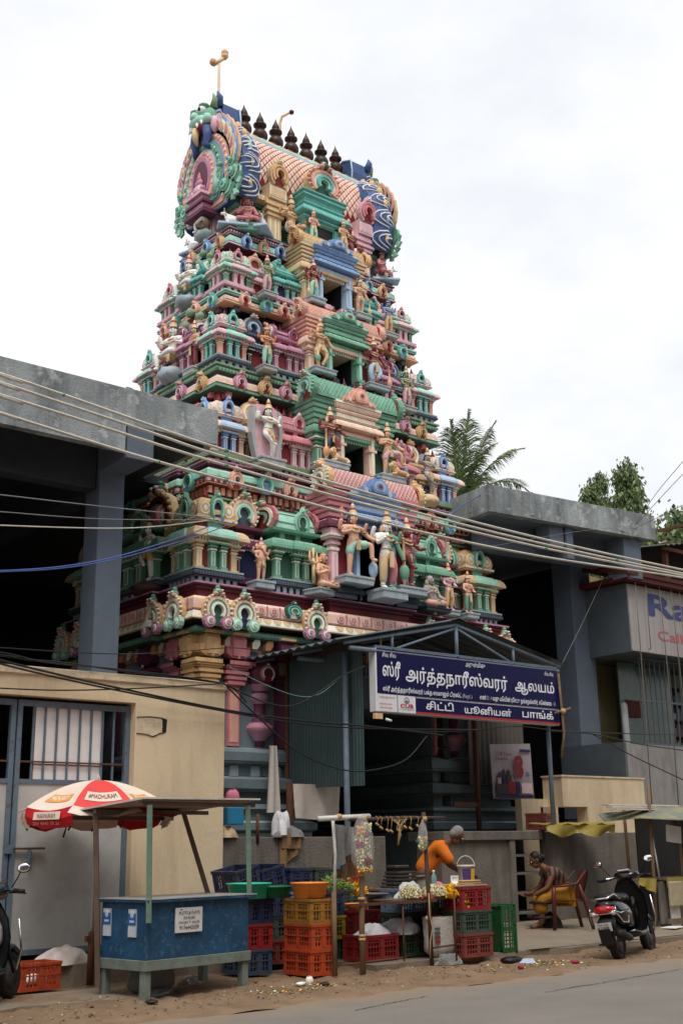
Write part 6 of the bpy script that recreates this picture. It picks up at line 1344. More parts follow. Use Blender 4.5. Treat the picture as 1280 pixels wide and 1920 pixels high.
# ================================================================ STREET OBJECTS
CRC = dict(orange=(178, 68, 32), yellow=(158, 112, 42), red=(140, 30, 34), blue=(54, 74, 98), navy=(34, 46, 80), maroon=(128, 34, 44), olive=(150, 140, 48), dgreen=(60, 78, 68), slate=(118, 134, 152), green=(18, 86, 44), brown=(132, 58, 52), bluegrey=(92, 116, 140))
def plastic(c, rgb): return mat('plastic_'+c, rgb, rough=.55, var=.14, dirt=.62, dirt_rgb=(92, 80, 70), scale=4, bump=.08)
CRM = {}
def crate_mesh(c, L_=.5, W=.35, H=.272, open_=False):
    k = (c, L_, W, H)
    if k in CRM: return CRM[k]
    m = plastic(c, CRC[c]); b = MB(); t = .014
    b.box(-L_/2+.02, L_/2-.02, -W/2+.02, W/2-.02, .012, .03, m)
    for ax, ln, off in ((0, L_, W/2), (1, W, L_/2)):
        for s in (-1, 1):
            def bx(u0, u1, z0, z1, d0=0, d1=t):
                a, e = s*(off-d1), s*(off-d0)
                if ax == 0: b.box(u0, u1, min(a, e), max(a, e), z0, z1, m)
                else: b.box(min(a, e), max(a, e), u0, u1, z0, z1, m)
            h = ln/2
            bx(-h, h, .0, .045); bx(-h, h, H*.52, H*.57, -.006); 
            bx(-h+.06, h-.06, H*.80, H*.86, -.004)
            for zz in (.30, .70): bx(-h+.05, h-.05, H*zz, H*zz+.010, .003, t)
            n = max(3, int(ln/.055))
            for i in range(1, n): u = -h+.05+(ln-.1)*i/n; bx(u-.007, u+.007, .04, H*.9, .002, t)
            for u in (-h, -h*.02-.0, h): 
                if abs(u) < h*.5: bx(-.028, .028, .03, H*.9, -.003, t)
                else: bx(u-.055*(u > 0), u+.055*(u < 0), .0, H*.92, -.002, t)
            bx(-h-.008, h+.008, H*.90, H, -.012, t); bx(-h-.008, h+.008, H*.86, H*.88, -.008, t)
    CRM[k] = b.mesh('crate'); return CRM[k]
GC = 'plastic vegetable crates at the flower stall'
def crate(c, x, y, z, label, rz=0, L_=.5, W=.35, H=.272, tilt=None, fill=None):
    o = put(crate_mesh(c, L_, W, H), 'plastic_crate', None, label, (x, y, z), rz, cat='crate', group=GC)
    if tilt: o.rotation_euler = tilt
    return o
rn = random.Random(21); PI2 = pi/2
g0 = .06
cx, cy = 8.70, 11.25
crate('orange', cx, cy, g0, 'orange crate at the bottom of the stack under the orange tub', PI2); crate('orange', cx+.005, cy-.01, g0+.272, 'orange crate in the middle of the stack under the orange tub', PI2+.01); crate('yellow', cx, cy, g0+.544, 'mustard yellow crate directly under the orange tub', PI2-.01)
cx, cy = 8.26, 11.85
crate('blue', cx, cy, g0, 'faded blue crate at the bottom of the stack beside the blue cart', PI2); crate('red', cx, cy-.01, g0+.272, 'red crate in the middle of the stack beside the blue cart', PI2); crate('navy', cx+.01, cy, g0+.544, 'dark blue crate under the teal basin', PI2+.02)
for i, (x, c, n, l_) in enumerate(((8.50, 'navy', 4, 'leftmost navy crate on the back row by the wall'), (8.88, 'navy', 4, 'second navy crate on the back row tilted against the wall'), (9.27, 'navy', 4, 'navy crate with a white mark on the back row'), (9.66, 'dgreen', 4, 'dark green crate on the back row behind the white pipe'), (10.05, 'orange', 4, 'bright orange crate on the back row behind the leaves'))):
    for k in range(n):
        top = k == n-1
        o = crate(c if top else ('slate', 'brown', 'dgreen', 'navy')[(i+k) % 4], x, 12.36+.02*(k % 2), .1+.272*k, l_ if top else 'crate %s from the ground under %s' % (('lowest', 'second', 'third')[k], l_[:l_.index(' crate')]+' crate of the back row'), PI2)
        if top and i < 2: o.rotation_euler = (-.22, 0, PI2); o.location.z += .03
crate('red', 9.72, 11.36, .14, 'large red crate in front holding white plastic sacks', .0+.06, .56, .38, .29); crate('dgreen', 10.38, 11.46, .14, 'dark green crate beside the large red one', .05, .46, .36, .29)
crate('olive', 9.42, 11.95, .36, 'olive yellow crate behind the bamboo pole'); crate('maroon', 9.90, 11.78, .43, 'maroon crate with an orange bowl on it', 0, .4, .32, .25); crate('navy', 9.40, 11.95, .635, 'dark navy crate under the green leaves', 0); crate('dgreen', 9.6, 12.0, .08, 'dark crate hidden low behind the red one'); crate('maroon', 9.98, 11.86, .15, 'dark red crate low behind the sacks', 0)
crate('bluegrey', 10.50, 11.60, .64, 'pale blue-grey crate under the flower table', .0); crate('dgreen', 10.52, 11.62, .36, 'dark grey-green crate under the pale blue one'); crate('maroon', 10.62, 11.7, .08, 'maroon crate at the foot of the flower table')
cx, cy = 10.98, 10.98
crate('brown', cx, cy, g0+.06, 'faded red-brown crate at the foot of the right stack'); crate('dgreen', cx-.005, cy, g0+.332, 'dark olive crate in the middle of the right stack'); crate('red', cx, cy, g0+.604, 'bright red crate on top of the right stack under a board'); 
for k, c in enumerate(('dgreen', 'maroon', 'dgreen')): crate(c, 10.96, 11.42, .10+.272*k, ('lowest', 'middle', 'upper')[k]+' shaded crate behind the right stack')
o = crate('green', 11.52, 11.10, .125+.28, 'bright green crate standing on its end beside the right stack', 0, .56, .36, .27, (0, PI2, 0))
b = MB(); b.box(-.30, .28, -.26, .26, 0, .022, mat('cardboard', (170, 146, 118), rough=.9, dirt=.4), .004); o = b.obj('cover_board', None, 'brown board lying over the red crate', (10.96, 11.12, g0+.878)); o['category'] = 'board'
b = MB(); b.box(-.62, .42, -.24, .24, 0, .025, wood, .004); o = b.obj('table_board', None, 'weathered board carrying the flower heaps', (10.38, 11.22, .80)); o['category'] = 'board'
oc = put(crate_mesh('orange', .46, .32, .27), 'plastic_crate', None, 'empty orange crate on the ground between the scooter and the blue cart', (5.76, 12.12, .07), .12, cat='crate')
b = MB(); b.ell((0, 0, .09), (.17, .1, .06), P.white, 9, 5, wob=.2, seed=2); put(b.mesh('scrap_paper'), 'scrap_paper', oc)
# red crate lying in the shed niche
put(crate_mesh('maroon', .5, .35, .272), 'plastic_crate', None, 'dark red crate lying in the niche of the cream shed', (16.55, 14.55, 1.66), .1, cat='crate'); put(crate_mesh('brown', .5, .35, .272), 'plastic_crate', None, 'dark red crate lying beside the canopy pole on the low wall', (15.72, 13.9, 1.66), .5, cat='crate')
# tubs
def tub(name, label, x, y, z, r0, r1, h, c, rgb, n=28):
    m = mat('tub_'+c, rgb, rough=.35, var=.05, dirt=.2, bump=.03); b = MB()
    b.lathe((0, 0, 0), [(r0, 0), (r0+.01, .004), (r1, h-.012), (r1+.014, h-.01), (r1+.014, h), (r1-.006, h), (r0-.012, .015), (0, .012)], m, n); o = b.obj(name, None, label, (x, y, z)); o['category'] = 'tub'; return o
tub('plastic_tub', 'round orange plastic tub on top of the yellow crate', 8.68, 11.2, .882, .165, .215, .17, 'orange', (246, 150, 70)); tub('plastic_tub', 'wide teal plastic basin beside the cart counter', 8.19, 11.72, .882, .20, .25, .17, 'teal', (60, 190, 150)); tub('plastic_tub', 'dark green plastic tub between the teal and orange ones', 8.47, 11.62, .882, .15, .21, .13, 'green', (16, 116, 78))
tub('flower_bowl', 'orange bowl on the maroon crate', 9.82, 11.72, .685, .10, .15, .08, 'orange', (246, 150, 70), 18); tub('steel_bowl', 'shallow steel bowl behind the leafy bunch', 9.86, 11.45, .828, .09, .17, .06, 'steel', (120, 118, 118), 18); tub('plastic_tub', 'dark red tub behind the flower table', 10.68, 12.2, .70, .2, .25, .16, 'dred', (110, 36, 40), 18)
# ---- food cart
ct = thing('street_cart', 'blue wooden street cart with a flat board roof beside the umbrella', 'cart', (6.16, 10.53, .04), math.atan2(.20, 1.29))
blue = mat('cart_blue', (30, 72, 104), rough=.55, var=.3, dirt=.5, dirt_rgb=(22, 44, 72), scale=3.2, bump=.2, wear=(92, 120, 138), weara=.35, streak=1); gpl = mat('cart_grey_green', (112, 124, 116), rough=.75, var=.12, dirt=.5, dirt_rgb=(84, 66, 52), scale=4); wgr = mat('cart_green_post', (104, 132, 116), rough=.7, var=.12, dirt=.5, dirt_rgb=(88, 70, 56), scale=4); wbr = mat('cart_brown_post', (98, 80, 70), rough=.85, var=.2, dirt=.4)
Lc, Dc = 1.38, .72
b = MB(); b.box(.01, Lc-.01, .012, Dc, .37, .90, blue, .004); b.box(.0, .03, -.004, .03, .37, .90, blue); b.obj('body', ct)
b = MB(); b.box(-.015, Lc+.01, -.012, .012, .275, .372, gpl, .004); b.obj('plank', ct); b = MB(); b.box(-.018, .012, .012, Dc+.01, .275, .372, gpl, .004); b.obj('plank', ct)
b = MB(); b.box(-.03, Lc+.05, -.05, Dc+.03, .90, .93, blue, .006); b.box(-.034, Lc+.054, -.054, Dc+.034, .93, .938, mat('galvanised_top', (176, 176, 178), rough=.5, metal=.3, dirt=.4)); b.obj('counter', ct)
for x, y in ((.04, .05), (Lc-.05, .05), (.04, Dc-.05), (Lc-.05, Dc-.05)):
    b = MB(); b.box(x-.04, x+.04, y-.04, y+.04, -.02, .30, gpl, .004); b.obj('leg', ct)
def lean(b, p, q, w, m): b.tube([p, q], w, m, 4, False)
for p, q, m_ in (((.0, -.03, .72), (-.02, -.02, 1.83), wgr), ((Lc-.02, -.01, .90), (Lc-.04, -.0, 1.84), wgr), ((-.03, Dc-.03, .1), (-.05, Dc+.10, 1.80), wbr), ((Lc-.02, Dc-.08, .93), (Lc-.13, Dc+.22, 1.78), wbr)):
    b = MB(); lean(b, p, q, .036, m_); b.obj('post', ct)
rf = mat('roof_board', (150, 120, 104), rough=.7, var=.15, dirt=.4, dirt_rgb=(104, 64, 52), scale=2.5); rfw = mat('roof_sheet_white', (206, 200, 190), rough=.5, var=.06, dirt=.4)
b = MB(); F = [(-.12, -.05, 1.885), (Lc+.10, -.05, 1.90), (Lc+.06, 1.5, 1.775), (-.10, 1.42, 1.775)]; T = [(x, y, z+.018) for x, y, z in F]; b.add(F+T, [(3, 2, 1, 0), (4, 5, 6, 7), (0, 1, 5, 4), (1, 2, 6, 5), (2, 3, 7, 6), (3, 0, 4, 7)], [rf, rfw, rfw, rfw, rfw, rfw])
b.obj('roof', ct)
for k, y in enumerate((.0, .75, 1.35)):
    b = MB(); z = 1.875-.078*y; b.box(-.10, Lc+.07, y, y+.045, z-.05, z-.008, wbr); b.obj('rafter', ct)
b = MB(); 
for x, y, l_ in ((.35, 1.4, .16), (.75, 1.42, .12), (.58, .7, .22), (-.05, 1.35, .22), (.02, 1.36, .15)): b.tube([(x, y, 1.76), (x+.02, y-.01, 1.76-l_*.5), (x-.01, y, 1.76-l_)], [.012, .008, .012], blk0 := mat('black_cord', (30, 28, 28), dirt=.1), 5)
b.obj('tie_cord', ct, kind='stuff')
b = MB(); b.box(.35, .70, -.0165, -.002, .605, .84, mat('notice_paper', (206, 204, 202), rough=.6, dirt=.12, bump=.02)); no_ = b.obj('notice', ct, None); 
for i, s_ in enumerate(('PLOTS & FLATS', 'ON ROAD', 'PROJECT SALES', '9176442029')):
    w = (.27, .15, .27, .25)[i]; fit_text(s_, w, .030 if i < 3 else .036, mat('notice_ink', (40, 40, 44), dirt=0, bump=0), 'lettering', no_, at(.525-w/2, -.019, .775-i*.047), .006)
b = MB(); b.ell((.42, -.018, .822), (.012, .004, .008), slate_s, 8, 4); put(b.mesh('emblem'), 'emblem', no_)
for y in (.62, .22):
    b = MB(); b.box(-.006, .008, y-.06, y+.06, .58, .84, mat('sticker_white', (190, 196, 204), dirt=.2, bump=0)); b.box(-.010, -.006, y-.06, y+.06, .69, .80, mat('sticker_blue', (44, 92, 160), dirt=.1, bump=0)); b.ell((-.008, y, .79), (.004, .035, .04), mat('sticker_white', (190, 196, 204)), 8, 5); b.box(-.011, -.007, y-.035, y+.035, .715, .735, mat('sticker_white', (190, 196, 204))); b.obj('sticker', ct)
b = MB(); sack_m = mat('sack_white', (188, 182, 176), rough=.8, var=.08, dirt=.35, dirt_rgb=(130, 116, 100), scale=5, bump=.5, bscale=22); b.ell((0, 0, .16), (.26, .2, .2), mat('sack_grey', (128, 122, 118), rough=.9, dirt=.4, bump=.5, bscale=20), 14, 8, wob=.07, seed=4); o = b.obj('sack', None, 'grey stuffed sack lying under the blue cart', (6.62, 11.2, .02)); o['category'] = 'sack'
# ---- umbrella
um = thing('market_umbrella', 'faded red and white market umbrella with valance behind the blue cart', 'umbrella', (6.46, 12.2, .05), 0)
ur = mat('umbrella_red', (222, 70, 68), rough=.7, var=.06, dirt=.15, bump=.1); urd = mat('umbrella_deep_red', (196, 30, 40), rough=.7, var=.08, dirt=.15, bump=.1); uw = mat('umbrella_white', (224, 208, 192), rough=.7, var=.04, dirt=.2, dirt_rgb=(170, 150, 130), bump=.1); uor = mat('umbrella_orange', (222, 150, 66), rough=.7, dirt=.2, bump=0)
ZT, R_ = 2.15, .84
def usurf(a, t, lift=0.):      # a: angle in rim units along a panel; t 0..1 from crown to rim
    k = int(math.floor(a/(pi/4))); f_ = a/(pi/4)-k; a0, a1 = k*pi/4, (k+1)*pi/4
    p0, p1 = Vector((cos(a0), sin(a0), 0)), Vector((cos(a1), sin(a1), 0)); q = p0.lerp(p1, f_)*R_*t; z = ZT-.30*t**1.9-.045*sin(pi*f_)*t
    n = Vector((q.x*.55, q.y*.55, .9)).normalized(); return Vector((q.x, q.y, z))+n*lift
for k in range(8):
    b = MB(); a0 = k*pi/4; m_ = ur if k % 2 else uw; v_ = uw if k % 2 else urd; vs = []; fs = []
    for j in range(9):
        for i in range(7): vs.append(usurf(a0+pi/4*i/6*.9999, j/8))
    n0 = len(vs); vs += [v-Vector((0, 0, .006)) for v in vs]
    for j in range(8):
        for i in range(6): q = (j*7+i, j*7+i+1, (j+1)*7+i+1, (j+1)*7+i); fs.append(q[::-1]); fs.append(tuple(n0+x for x in q))
    b.add(vs, fs, m_, True)
    top = [usurf(a0+pi/4*i/6*.9999, 1) for i in range(7)]; d = [Vector((cos(a0+pi/4*i/6), sin(a0+pi/4*i/6), 0)) for i in range(7)]
    mid = [p+Vector((0, 0, -.10))+d[i]*(.015+.012*sin(i*2.1+k)) for i, p in enumerate(top)]; low = [p+Vector((0, 0, -.19-.012*sin(i*1.9+k)))-d[i]*(.03+.02*cos(i*1.7+k)) for i, p in enumerate(top)]
    if k in (5, 6): mid = [p_+d[i]*.09+Vector((0, 0, -.035)) for i, p_ in enumerate(top)]; low = [p_+d[i]*.17+Vector((0, 0, -.075-.01*sin(i*2))) for i, p_ in enumerate(top)]
    for A, B_ in ((top, mid), (mid, low)): b.strip(A, B_, v_, True); b.strip([p-d[i]*.006 for i, p in enumerate(B_)], [p-d[i]*.006 for i, p in enumerate(A)], v_, True)
    pn = b.obj('panel', um)
    def patch(t0, t1, f0, f1, m, nn=8, lift=.006, par=pn):
        bb = MB(); A = [usurf(a0+pi/4*(f0+(f1-f0)*i/nn), t0, lift) for i in range(nn+1)]; C_ = [usurf(a0+pi/4*(f0+(f1-f0)*i/nn), t1, lift) for i in range(nn+1)]; bb.strip(C_, A, m); put(bb.mesh('printed_label'), 'printed_label', par)
    def utext(s_, t0, t1, f0, f1, m, lift=.010, bold=.01):
        me = text_mesh(s_, 1, m, bold); xs = [v.co.x for v in me.vertices]; ys = [v.co.y for v in me.vertices]; x0, x1, y0, y1 = min(xs), max(xs), min(ys), max(ys)
        for v in me.vertices: v.co = usurf(a0+pi/4*(f0+(f1-f0)*(v.co.x-x0)/(x1-x0)), t1+(t0-t1)*(v.co.y-y0)/(y1-y0), lift)
        put(me, 'lettering', pn)
    if k % 2: patch(.66, .86, .14, .86, uw); utext('#MADHURAM', .71, .82, .2, .8, P.maroon)
    else: patch(.70, .86, .2, .8, uor); utext('MADHURAM', .74, .83, .27, .73, P.cream)
    if k in (5, 6): continue
    # words on the valance
    bb = MB(); c0, c1 = top[1].lerp(top[2], .3), top[5].lerp(top[4], .3); dn = Vector((cos(a0+pi/8), sin(a0+pi/8), 0)); lm = uor if k % 2 else uw
    bb.strip([c0+Vector((0, 0, -.03))+dn*.032, c1+Vector((0, 0, -.03))+dn*.032][::-1], [c0+Vector((0, 0, -.11))+dn*.045, c1+Vector((0, 0, -.11))+dn*.045][::-1], lm); put(bb.mesh('printed_label'), 'printed_label', pn)
    X = (c1-c0).normalized(); Mv = Matrix((X, Vector((0, 0, 1)), X.cross(Vector((0, 0, 1))))).transposed().to_4x4(); Mv.translation = c0+X*.06+Vector((0, 0, -.092))+dn*.048
    fit_text('MADHURAM', (c1-c0).length-.12, .042, P.maroon if not k % 2 else P.cream, 'lettering', pn, Mv, .01)
    Mv = Mv.copy(); Mv.translation = c0-X*.02+Vector((0, 0, -.165))+dn*.018
    fit_text('204 9840 78 26', (c1-c0).length, .034, P.maroon if k % 2 else P.rose, 'lettering', pn, Mv, .004)
b = MB(); pm_ = mat('umbrella_pole', (188, 186, 184), rough=.4, dirt=.25); b.lathe((0, 0, 0), [(.022, .4), (.022, 2.14), (.03, 2.15), (.012, 2.2), (0, 2.22)], pm_, 10); b.obj('pole', um)
b = MB(); b.lathe((0, 0, 0), [(.04, 0), (.04, .52), (.03, .55)], rust, 8); b.box(-.07, .05, -.03, .03, .44, .50, rust); b.obj('base_pipe', um)
for k in range(8):
    b = MB(); a = k*pi/4; b.tube([usurf(a, t/6, -.015) for t in range(7)]+[usurf(a, 1.0, -.01)+Vector((cos(a)*.08, sin(a)*.08, -.03))], .006, pm_, 5); b.obj('rib', um)
# ---- heap of white cloth, sacks, papers
def cloth_heap(name, label, cat, loc, rx, ry, h, m, seed, rz=0):
    b = MB(); rn = random.Random(seed); nu, nv = 32, 12; vs = []; fs = []
    ph = [rn.uniform(0, 6) for _ in range(6)]
    for j in range(nv+1):
        t = j/nv
        for i in range(nu):
            a = 2*pi*i/nu; f_ = 1+.16*sin(3*a+ph[0]+4*t)+.10*sin(5*a+ph[1]-5*t)+.06*sin(9*a+ph[2]+7*t); r = (t**.7)*f_
            z = h*(1-t**2.2)*(.88+.12*sin(2*a+ph[3]+2*t)*min(1, t*2)+.10*sin(3*a+ph[5]-3*t)*min(1, t*2))+h*.10*sin(7*a+ph[4]+9*t)*min(1, t*2)*(1.1-t)
            vs.append((cos(a)*r*rx, sin(a)*r*ry, max(.0, z)))
    for j in range(nv):
        for i in range(nu): fs.append((j*nu+i, (j+1)*nu+i, (j+1)*nu+(i+1) % nu, j*nu+(i+1) % nu))
    b.add(vs, fs, m, True); o = b.obj(name, None, label, loc, rz); o['category'] = cat; return o
wcl = mat('white_cloth', (214, 204, 196), rough=.9, var=.05, dirt=.25, dirt_rgb=(160, 144, 128), bump=.3, bscale=18); plas = mat('white_plastic', (206, 206, 210), rough=.35, var=.06, dirt=.2, bump=.35, bscale=22); clear = mat('clear_plastic', (200, 204, 206), rough=.25, var=.05, dirt=.1, bump=.4, bscale=16, trans=.55, alpha=.75)
jute = mat('jute_sack', (134, 104, 74), rough=.95, var=.15, dirt=.4, bump=.6, bscale=60); gcl = mat('grey_cloth', (128, 128, 128), rough=.9, var=.15, dirt=.3, bump=.3)
cloth_heap('cloth_heap', 'crumpled white cloth thrown on the step by the gate', 'cloth', (6.32, 12.55, .26), .36, .2, .19, wcl, 5, .3); cloth_heap('plastic_sack', 'white plastic sack bulging out of the red crate', 'sack', (9.80, 11.40, .40), .25, .17, .16, plas, 8); cloth_heap('plastic_sack', 'white plastic sack heaped over the dark green crate', 'sack', (10.28, 11.42, .40), .30, .18, .20, plas, 12); cloth_heap('plastic_sheet', 'crumpled clear plastic on the ground under the cart legs', 'plastic', (7.20, 11.4, .05), .16, .12, .10, clear, 14); cloth_heap('plastic_sheet', 'pale plastic scrap trailing from the front cart leg', 'plastic', (6.55, 10.95, .05), .26, .10, .06, clear, 17, .4)
cloth_heap('plastic_sheet', 'clear plastic bag slumped at the kerb by the pole', 'plastic', (10.55, 10.92, .06), .2, .12, .13, clear, 21); cloth_heap('cloth_heap', 'dull bundle of sacks on the low concrete wall', 'cloth', (9.95, 13.3, 1.575), .24, .1, .16, gcl, 31); cloth_heap('white_bundle', 'white plastic bundle tied to the dark post', 'bundle', (9.86, 13.34, 1.60), .15, .12, .34, plas, 33); cloth_heap('cloth_bundle', 'striped cream bundle on the wall beside the gatehouse', 'bundle', (8.98, 13.34, 1.575), .16, .1, .16, mat('cream_bundle', (196, 172, 140), dirt=.4, bump=.3), 35)
b = MB(); b.box(-.14, .12, -.1, .1, 0, .22, mat('teal_box', (36, 120, 160), rough=.5, dirt=.2), .01); b.ell((-.0, 0, .36), (.10, .06, .1), mat('pink_bag', (214, 120, 150), rough=.5, dirt=.15), 9, 6, wob=.12, seed=3); o = b.obj('teal_box', None, 'teal box with a pink bag on the wall by the gatehouse', (9.05, 13.34, 1.74)); o['category'] = 'box'
def hang_cloth(name, label, cat, pts_top, drop, m, seed, th=.012, wav=.03, n=14, taper=0, rows=8):
    rn = random.Random(seed); b = MB(); A, B_ = Vector(pts_top[0]), Vector(pts_top[1]); d = (B_-A); nrm = Vector((d.y, -d.x, 0)).normalized(); ph = rn.uniform(0, 6); F_ = []; 
    for j in range(rows+1):
        t = j/rows; row = []
        for i in range(n+1):
            u = i/n; dr = drop(u) if callable(drop) else drop; u2 = .5+(u-.5)*(1-taper*t); p = A+d*u2+Vector((0, 0, -dr*t))+nrm*(wav*sin(u*11+ph+t*1.5)*(.4+.8*t)+.5*wav*sin(u*23+ph*2)); row.append(p)
        F_.append(row)
    vs = [p for r_ in F_ for p in r_]; k = len(vs); vs += [p-nrm*th for p in vs]; fs = []
    for j in range(rows):
        for i in range(n): q = (j*(n+1)+i, (j+1)*(n+1)+i, (j+1)*(n+1)+i+1, j*(n+1)+i+1); fs.append(q); fs.append(tuple(k+x for x in q[::-1]))
    b.add(vs, fs, m, True); o = b.obj(name, None, label); o['category'] = cat; return o
hang_cloth('hanging_cloth', 'white cloth hanging below the green side sheet', 'cloth', ((10.95, 14.5, 2.36), (11.85, 14.5, 2.36)), lambda u: .50+.05*u-.16*(u > .95), wcl, 2, wav=.025, taper=.05); hang_cloth('hanging_cloth', 'narrow white cloth hanging at the back edge of the side sheet', 'cloth', ((10.78, 14.9, 2.95), (10.92, 14.9, 2.95)), 1.0, wcl, 4, wav=.02, taper=-.8, n=8)
hang_cloth('jute_sack', 'brown jute sack draped over the low concrete wall', 'sack', ((9.78, 13.26, 1.62), (10.14, 13.26, 1.60)), lambda u: .48-.30*u, jute, 6, wav=.02); hang_cloth('jute_sack', 'short fold of brown sacking lying over the wall edge', 'sack', ((9.80, 13.23, 1.63), (10.10, 13.23, 1.62)), .2, jute, 9, wav=.015); hang_cloth('hanging_cloth', 'grey cloth bunched on the white pipe of the flower stall', 'cloth', ((8.86, 10.99, 1.70), (9.2, 11.05, 1.66)), lambda u: .52-.22*u, gcl, 7, wav=.035, taper=.35); hang_cloth('hanging_cloth', 'blue striped rag hanging under the grey cloth', 'cloth', ((8.92, 11.04, 1.40), (9.06, 11.06, 1.38)), .2, mat('blue_rag', (96, 126, 170), dirt=.2), 11, n=6); hang_cloth('jute_sack', 'brown sacking hanging behind the flower bag', 'sack', ((9.02, 11.1, 1.5), (9.26, 11.12, 1.52)), .42, jute, 13, n=8)
b = MB(); b.tube([(9.43, 13.3, 1.5), (9.43, 13.3, 1.88)], .025, rust, 6); o = b.obj('iron_stub', None, 'short rusty iron stub standing on the low wall'); o['category'] = 'post'
b = MB(); b.tube([(11.17, 14.9, 0), (11.17, 14.9, 2.4)], .06, rust, 6); o = b.obj('wall_post', None, 'dark post beside the white cloth under the side sheet'); o['category'] = 'post'
# ---- flower stall frame
fs_ = thing('flower_stall_frame', 'makeshift flower stall frame of bamboo, white pipe and iron rods at the kerb', 'stall frame', (9.1, 10.85, .05))
bam = mat('bamboo', (122, 98, 74), rough=.8, var=.2, dirt=.4); pvc = mat('pvc_pipe', (206, 204, 198), rough=.4, dirt=.25); bark2 = mat('dark_branch', (84, 66, 56), rough=.9, var=.2, dirt=.4)
def part(name, par, f_, *a): b = MB(); f_(b, *a); return b.obj(name, par)
part('pole', fs_, lambda b: b.tube([(.04, -.02, -.05), (.035, -.02, .55), (.06, -.01, 1.1), (.09, 0, 1.74)], [.036, .033, .03, .026], bam, 8)); part('pole', fs_, lambda b: b.tube([(1.08, -.05, -.0), (1.07, -.04, .9), (1.07, 0, 1.78)], [.026, .027, .026], bark2, 7)); part('pole', fs_, lambda b: b.tube([(-.27, .1, .9), (-.27, .1, .0)], .03, bam, 7)); part('pvc_pole', fs_, lambda b: b.tube([(-.27, .1, .75), (-.25, .09, 1.3), (-.28, .09, 1.68)], .018, pvc, 8)); part('pvc_bar', fs_, lambda b: b.tube([(-.56, .0, 1.70), (.2, 0, 1.73)], .030, pvc, 8)); part('cross_branch', fs_, lambda b: b.tube([(-.12, .0, 1.70), (.2, 0, 1.695), (.8, 0, 1.715), (1.42, 0, 1.72)], [.026, .024, .022, .012], bark2, 7))
part('rail', fs_, lambda b: b.box(-.15, 1.2, -.05, -.02, .735, .765, rust)); part('rod', fs_, lambda b: b.tube([(.66, -.03, .1), (.66, -.03, .76)], .010, rust, 6)); part('rod', fs_, lambda b: b.tube([(1.42, -.12, .06), (1.42, -.12, .86)], .012, rust, 6)); part('rod', fs_, lambda b: b.tube([(-.25, -.0, .12), (.7, -.02, .14)], .012, rust, 6)); part('rod', fs_, lambda b: b.tube([(1.06, -.05, .22), (1.5, -.1, .24)], .012, rust, 6))
tw = mat('twine', (190, 158, 110), rough=.9, dirt=.2)
for i, (x, l_) in enumerate(((.30, .05), (.36, .09), (.46, .12), (.52, .13), (.63, .12), (.74, .08), (.83, .10), (.95, .07))):
    b = MB(); b.tube([(x, 0, 1.735), (x+.01, -.03, 1.71), (x, -.02, 1.71-l_)], .004, tw, 5); b.tube([(x-.02, -.02, 1.70-l_), (x+.025, -.02, 1.675-l_)], [.012, .014], tw, 6); b.obj('bobbin', fs_)
b = MB(); rn = random.Random(2)
for i in range(9): x = .60+.012*i; b.tube([(x-.08+.02*i, -.02, 1.70), (.66+rn.gauss(0, .02), -.03, 1.60), (.64+rn.gauss(0, .02), -.03, 1.52), (.62+rn.gauss(0, .012), -.03, 1.40)], .004, tw, 4)
b.obj('dried_strands', fs_)
b = MB()
for z in (.36, .40, 1.06, .8): b.lathe((.036 if z < .9 else .06, -.02, z), [(.04, 0), (.042, .015), (.038, .03)], tw, 8)
for z, x in ((1.70, 1.07), (1.72, -.27), (1.71, .1), (.55, 1.075), (.82, 1.07)): b.ell((x, -.01, z), (.04, .045, .035), tw, 8, 5, wob=.15, seed=int(z*100))
b.tube([(1.05, -.07, .84), (1.03, -.09, .6), (1.08, -.08, .45), (1.04, -.08, .3), (1.02, -.09, .12)], .007, tw, 5); b.obj('twine_binding', fs_, kind='stuff')
# ---- hanging bags of garland
thin = mat('thin_plastic_bag', (232, 232, 234), rough=.2, var=.03, dirt=0, bump=.4, bscale=14, alpha=.20, spec=.8)
fcream = mat('cream_flower', (226, 218, 178), rough=.8, var=.1, dirt=.1, bump=0, scale=9); fyel = mat('marigold', (240, 186, 20), rough=.8, var=.1, dirt=0, bump=0, scale=9); fred = mat('rose_red', (160, 44, 76), rough=.8, var=.15, dirt=0, bump=0, scale=9)
def bloom(b, p, r, m, rn):
    d = Vector((rn.gauss(0, 1), rn.gauss(0, 1), rn.gauss(0, 1))).normalized(); t = d.orthogonal().normalized(); s_ = d.cross(t)
    vs = [Vector(p)+d*r*.5]+[Vector(p)+(t*cos(a*pi/2.5)+s_*sin(a*pi/2.5))*r-d*r*.15*(a % 2) for a in range(5)]; b.add(vs, [(0, 1+i, 1+(i+1) % 5) for i in range(5)], m)
def flower_mass(n, pf, r, ms, seed):
    b = MB(); rn = random.Random(seed)
    for _ in range(n): p = pf(rn); bloom(b, p, r*rn.uniform(.8, 1.2), ms(rn, p), rn)
    return b
bg_ = thing('garland_bag', 'clear plastic bag of cream and red garlands hanging from the stall bar', 'bag', (9.14, 10.80, 1.12))
def bagskin(b, h, w, d, m, seed, neck=.25):
    rn = random.Random(seed); nu, nv = 16, 12; vs = []; fs = []
    for j in range(nv+1):
        t = j/nv
        for i in range(nu):
            a = 2*pi*i/nu; k = (sin(min(1, t*3.2)*pi/2))*(1-(1-neck)*max(0, (t-.62)/.38)**1.2)*(1+.05*sin(5*a+t*7)+.03*rn.random()); vs.append((cos(a)*w*k, sin(a)*d*k, h*t+.012*sin(3*a)*(t < .1)))
    for j in range(nv):
        for i in range(nu): fs.append((j*nu+i, j*nu+(i+1) % nu, (j+1)*nu+(i+1) % nu, (j+1)*nu+i))
    fs.append(tuple(range(nu))[::-1]); b.add(vs, fs, m, True)
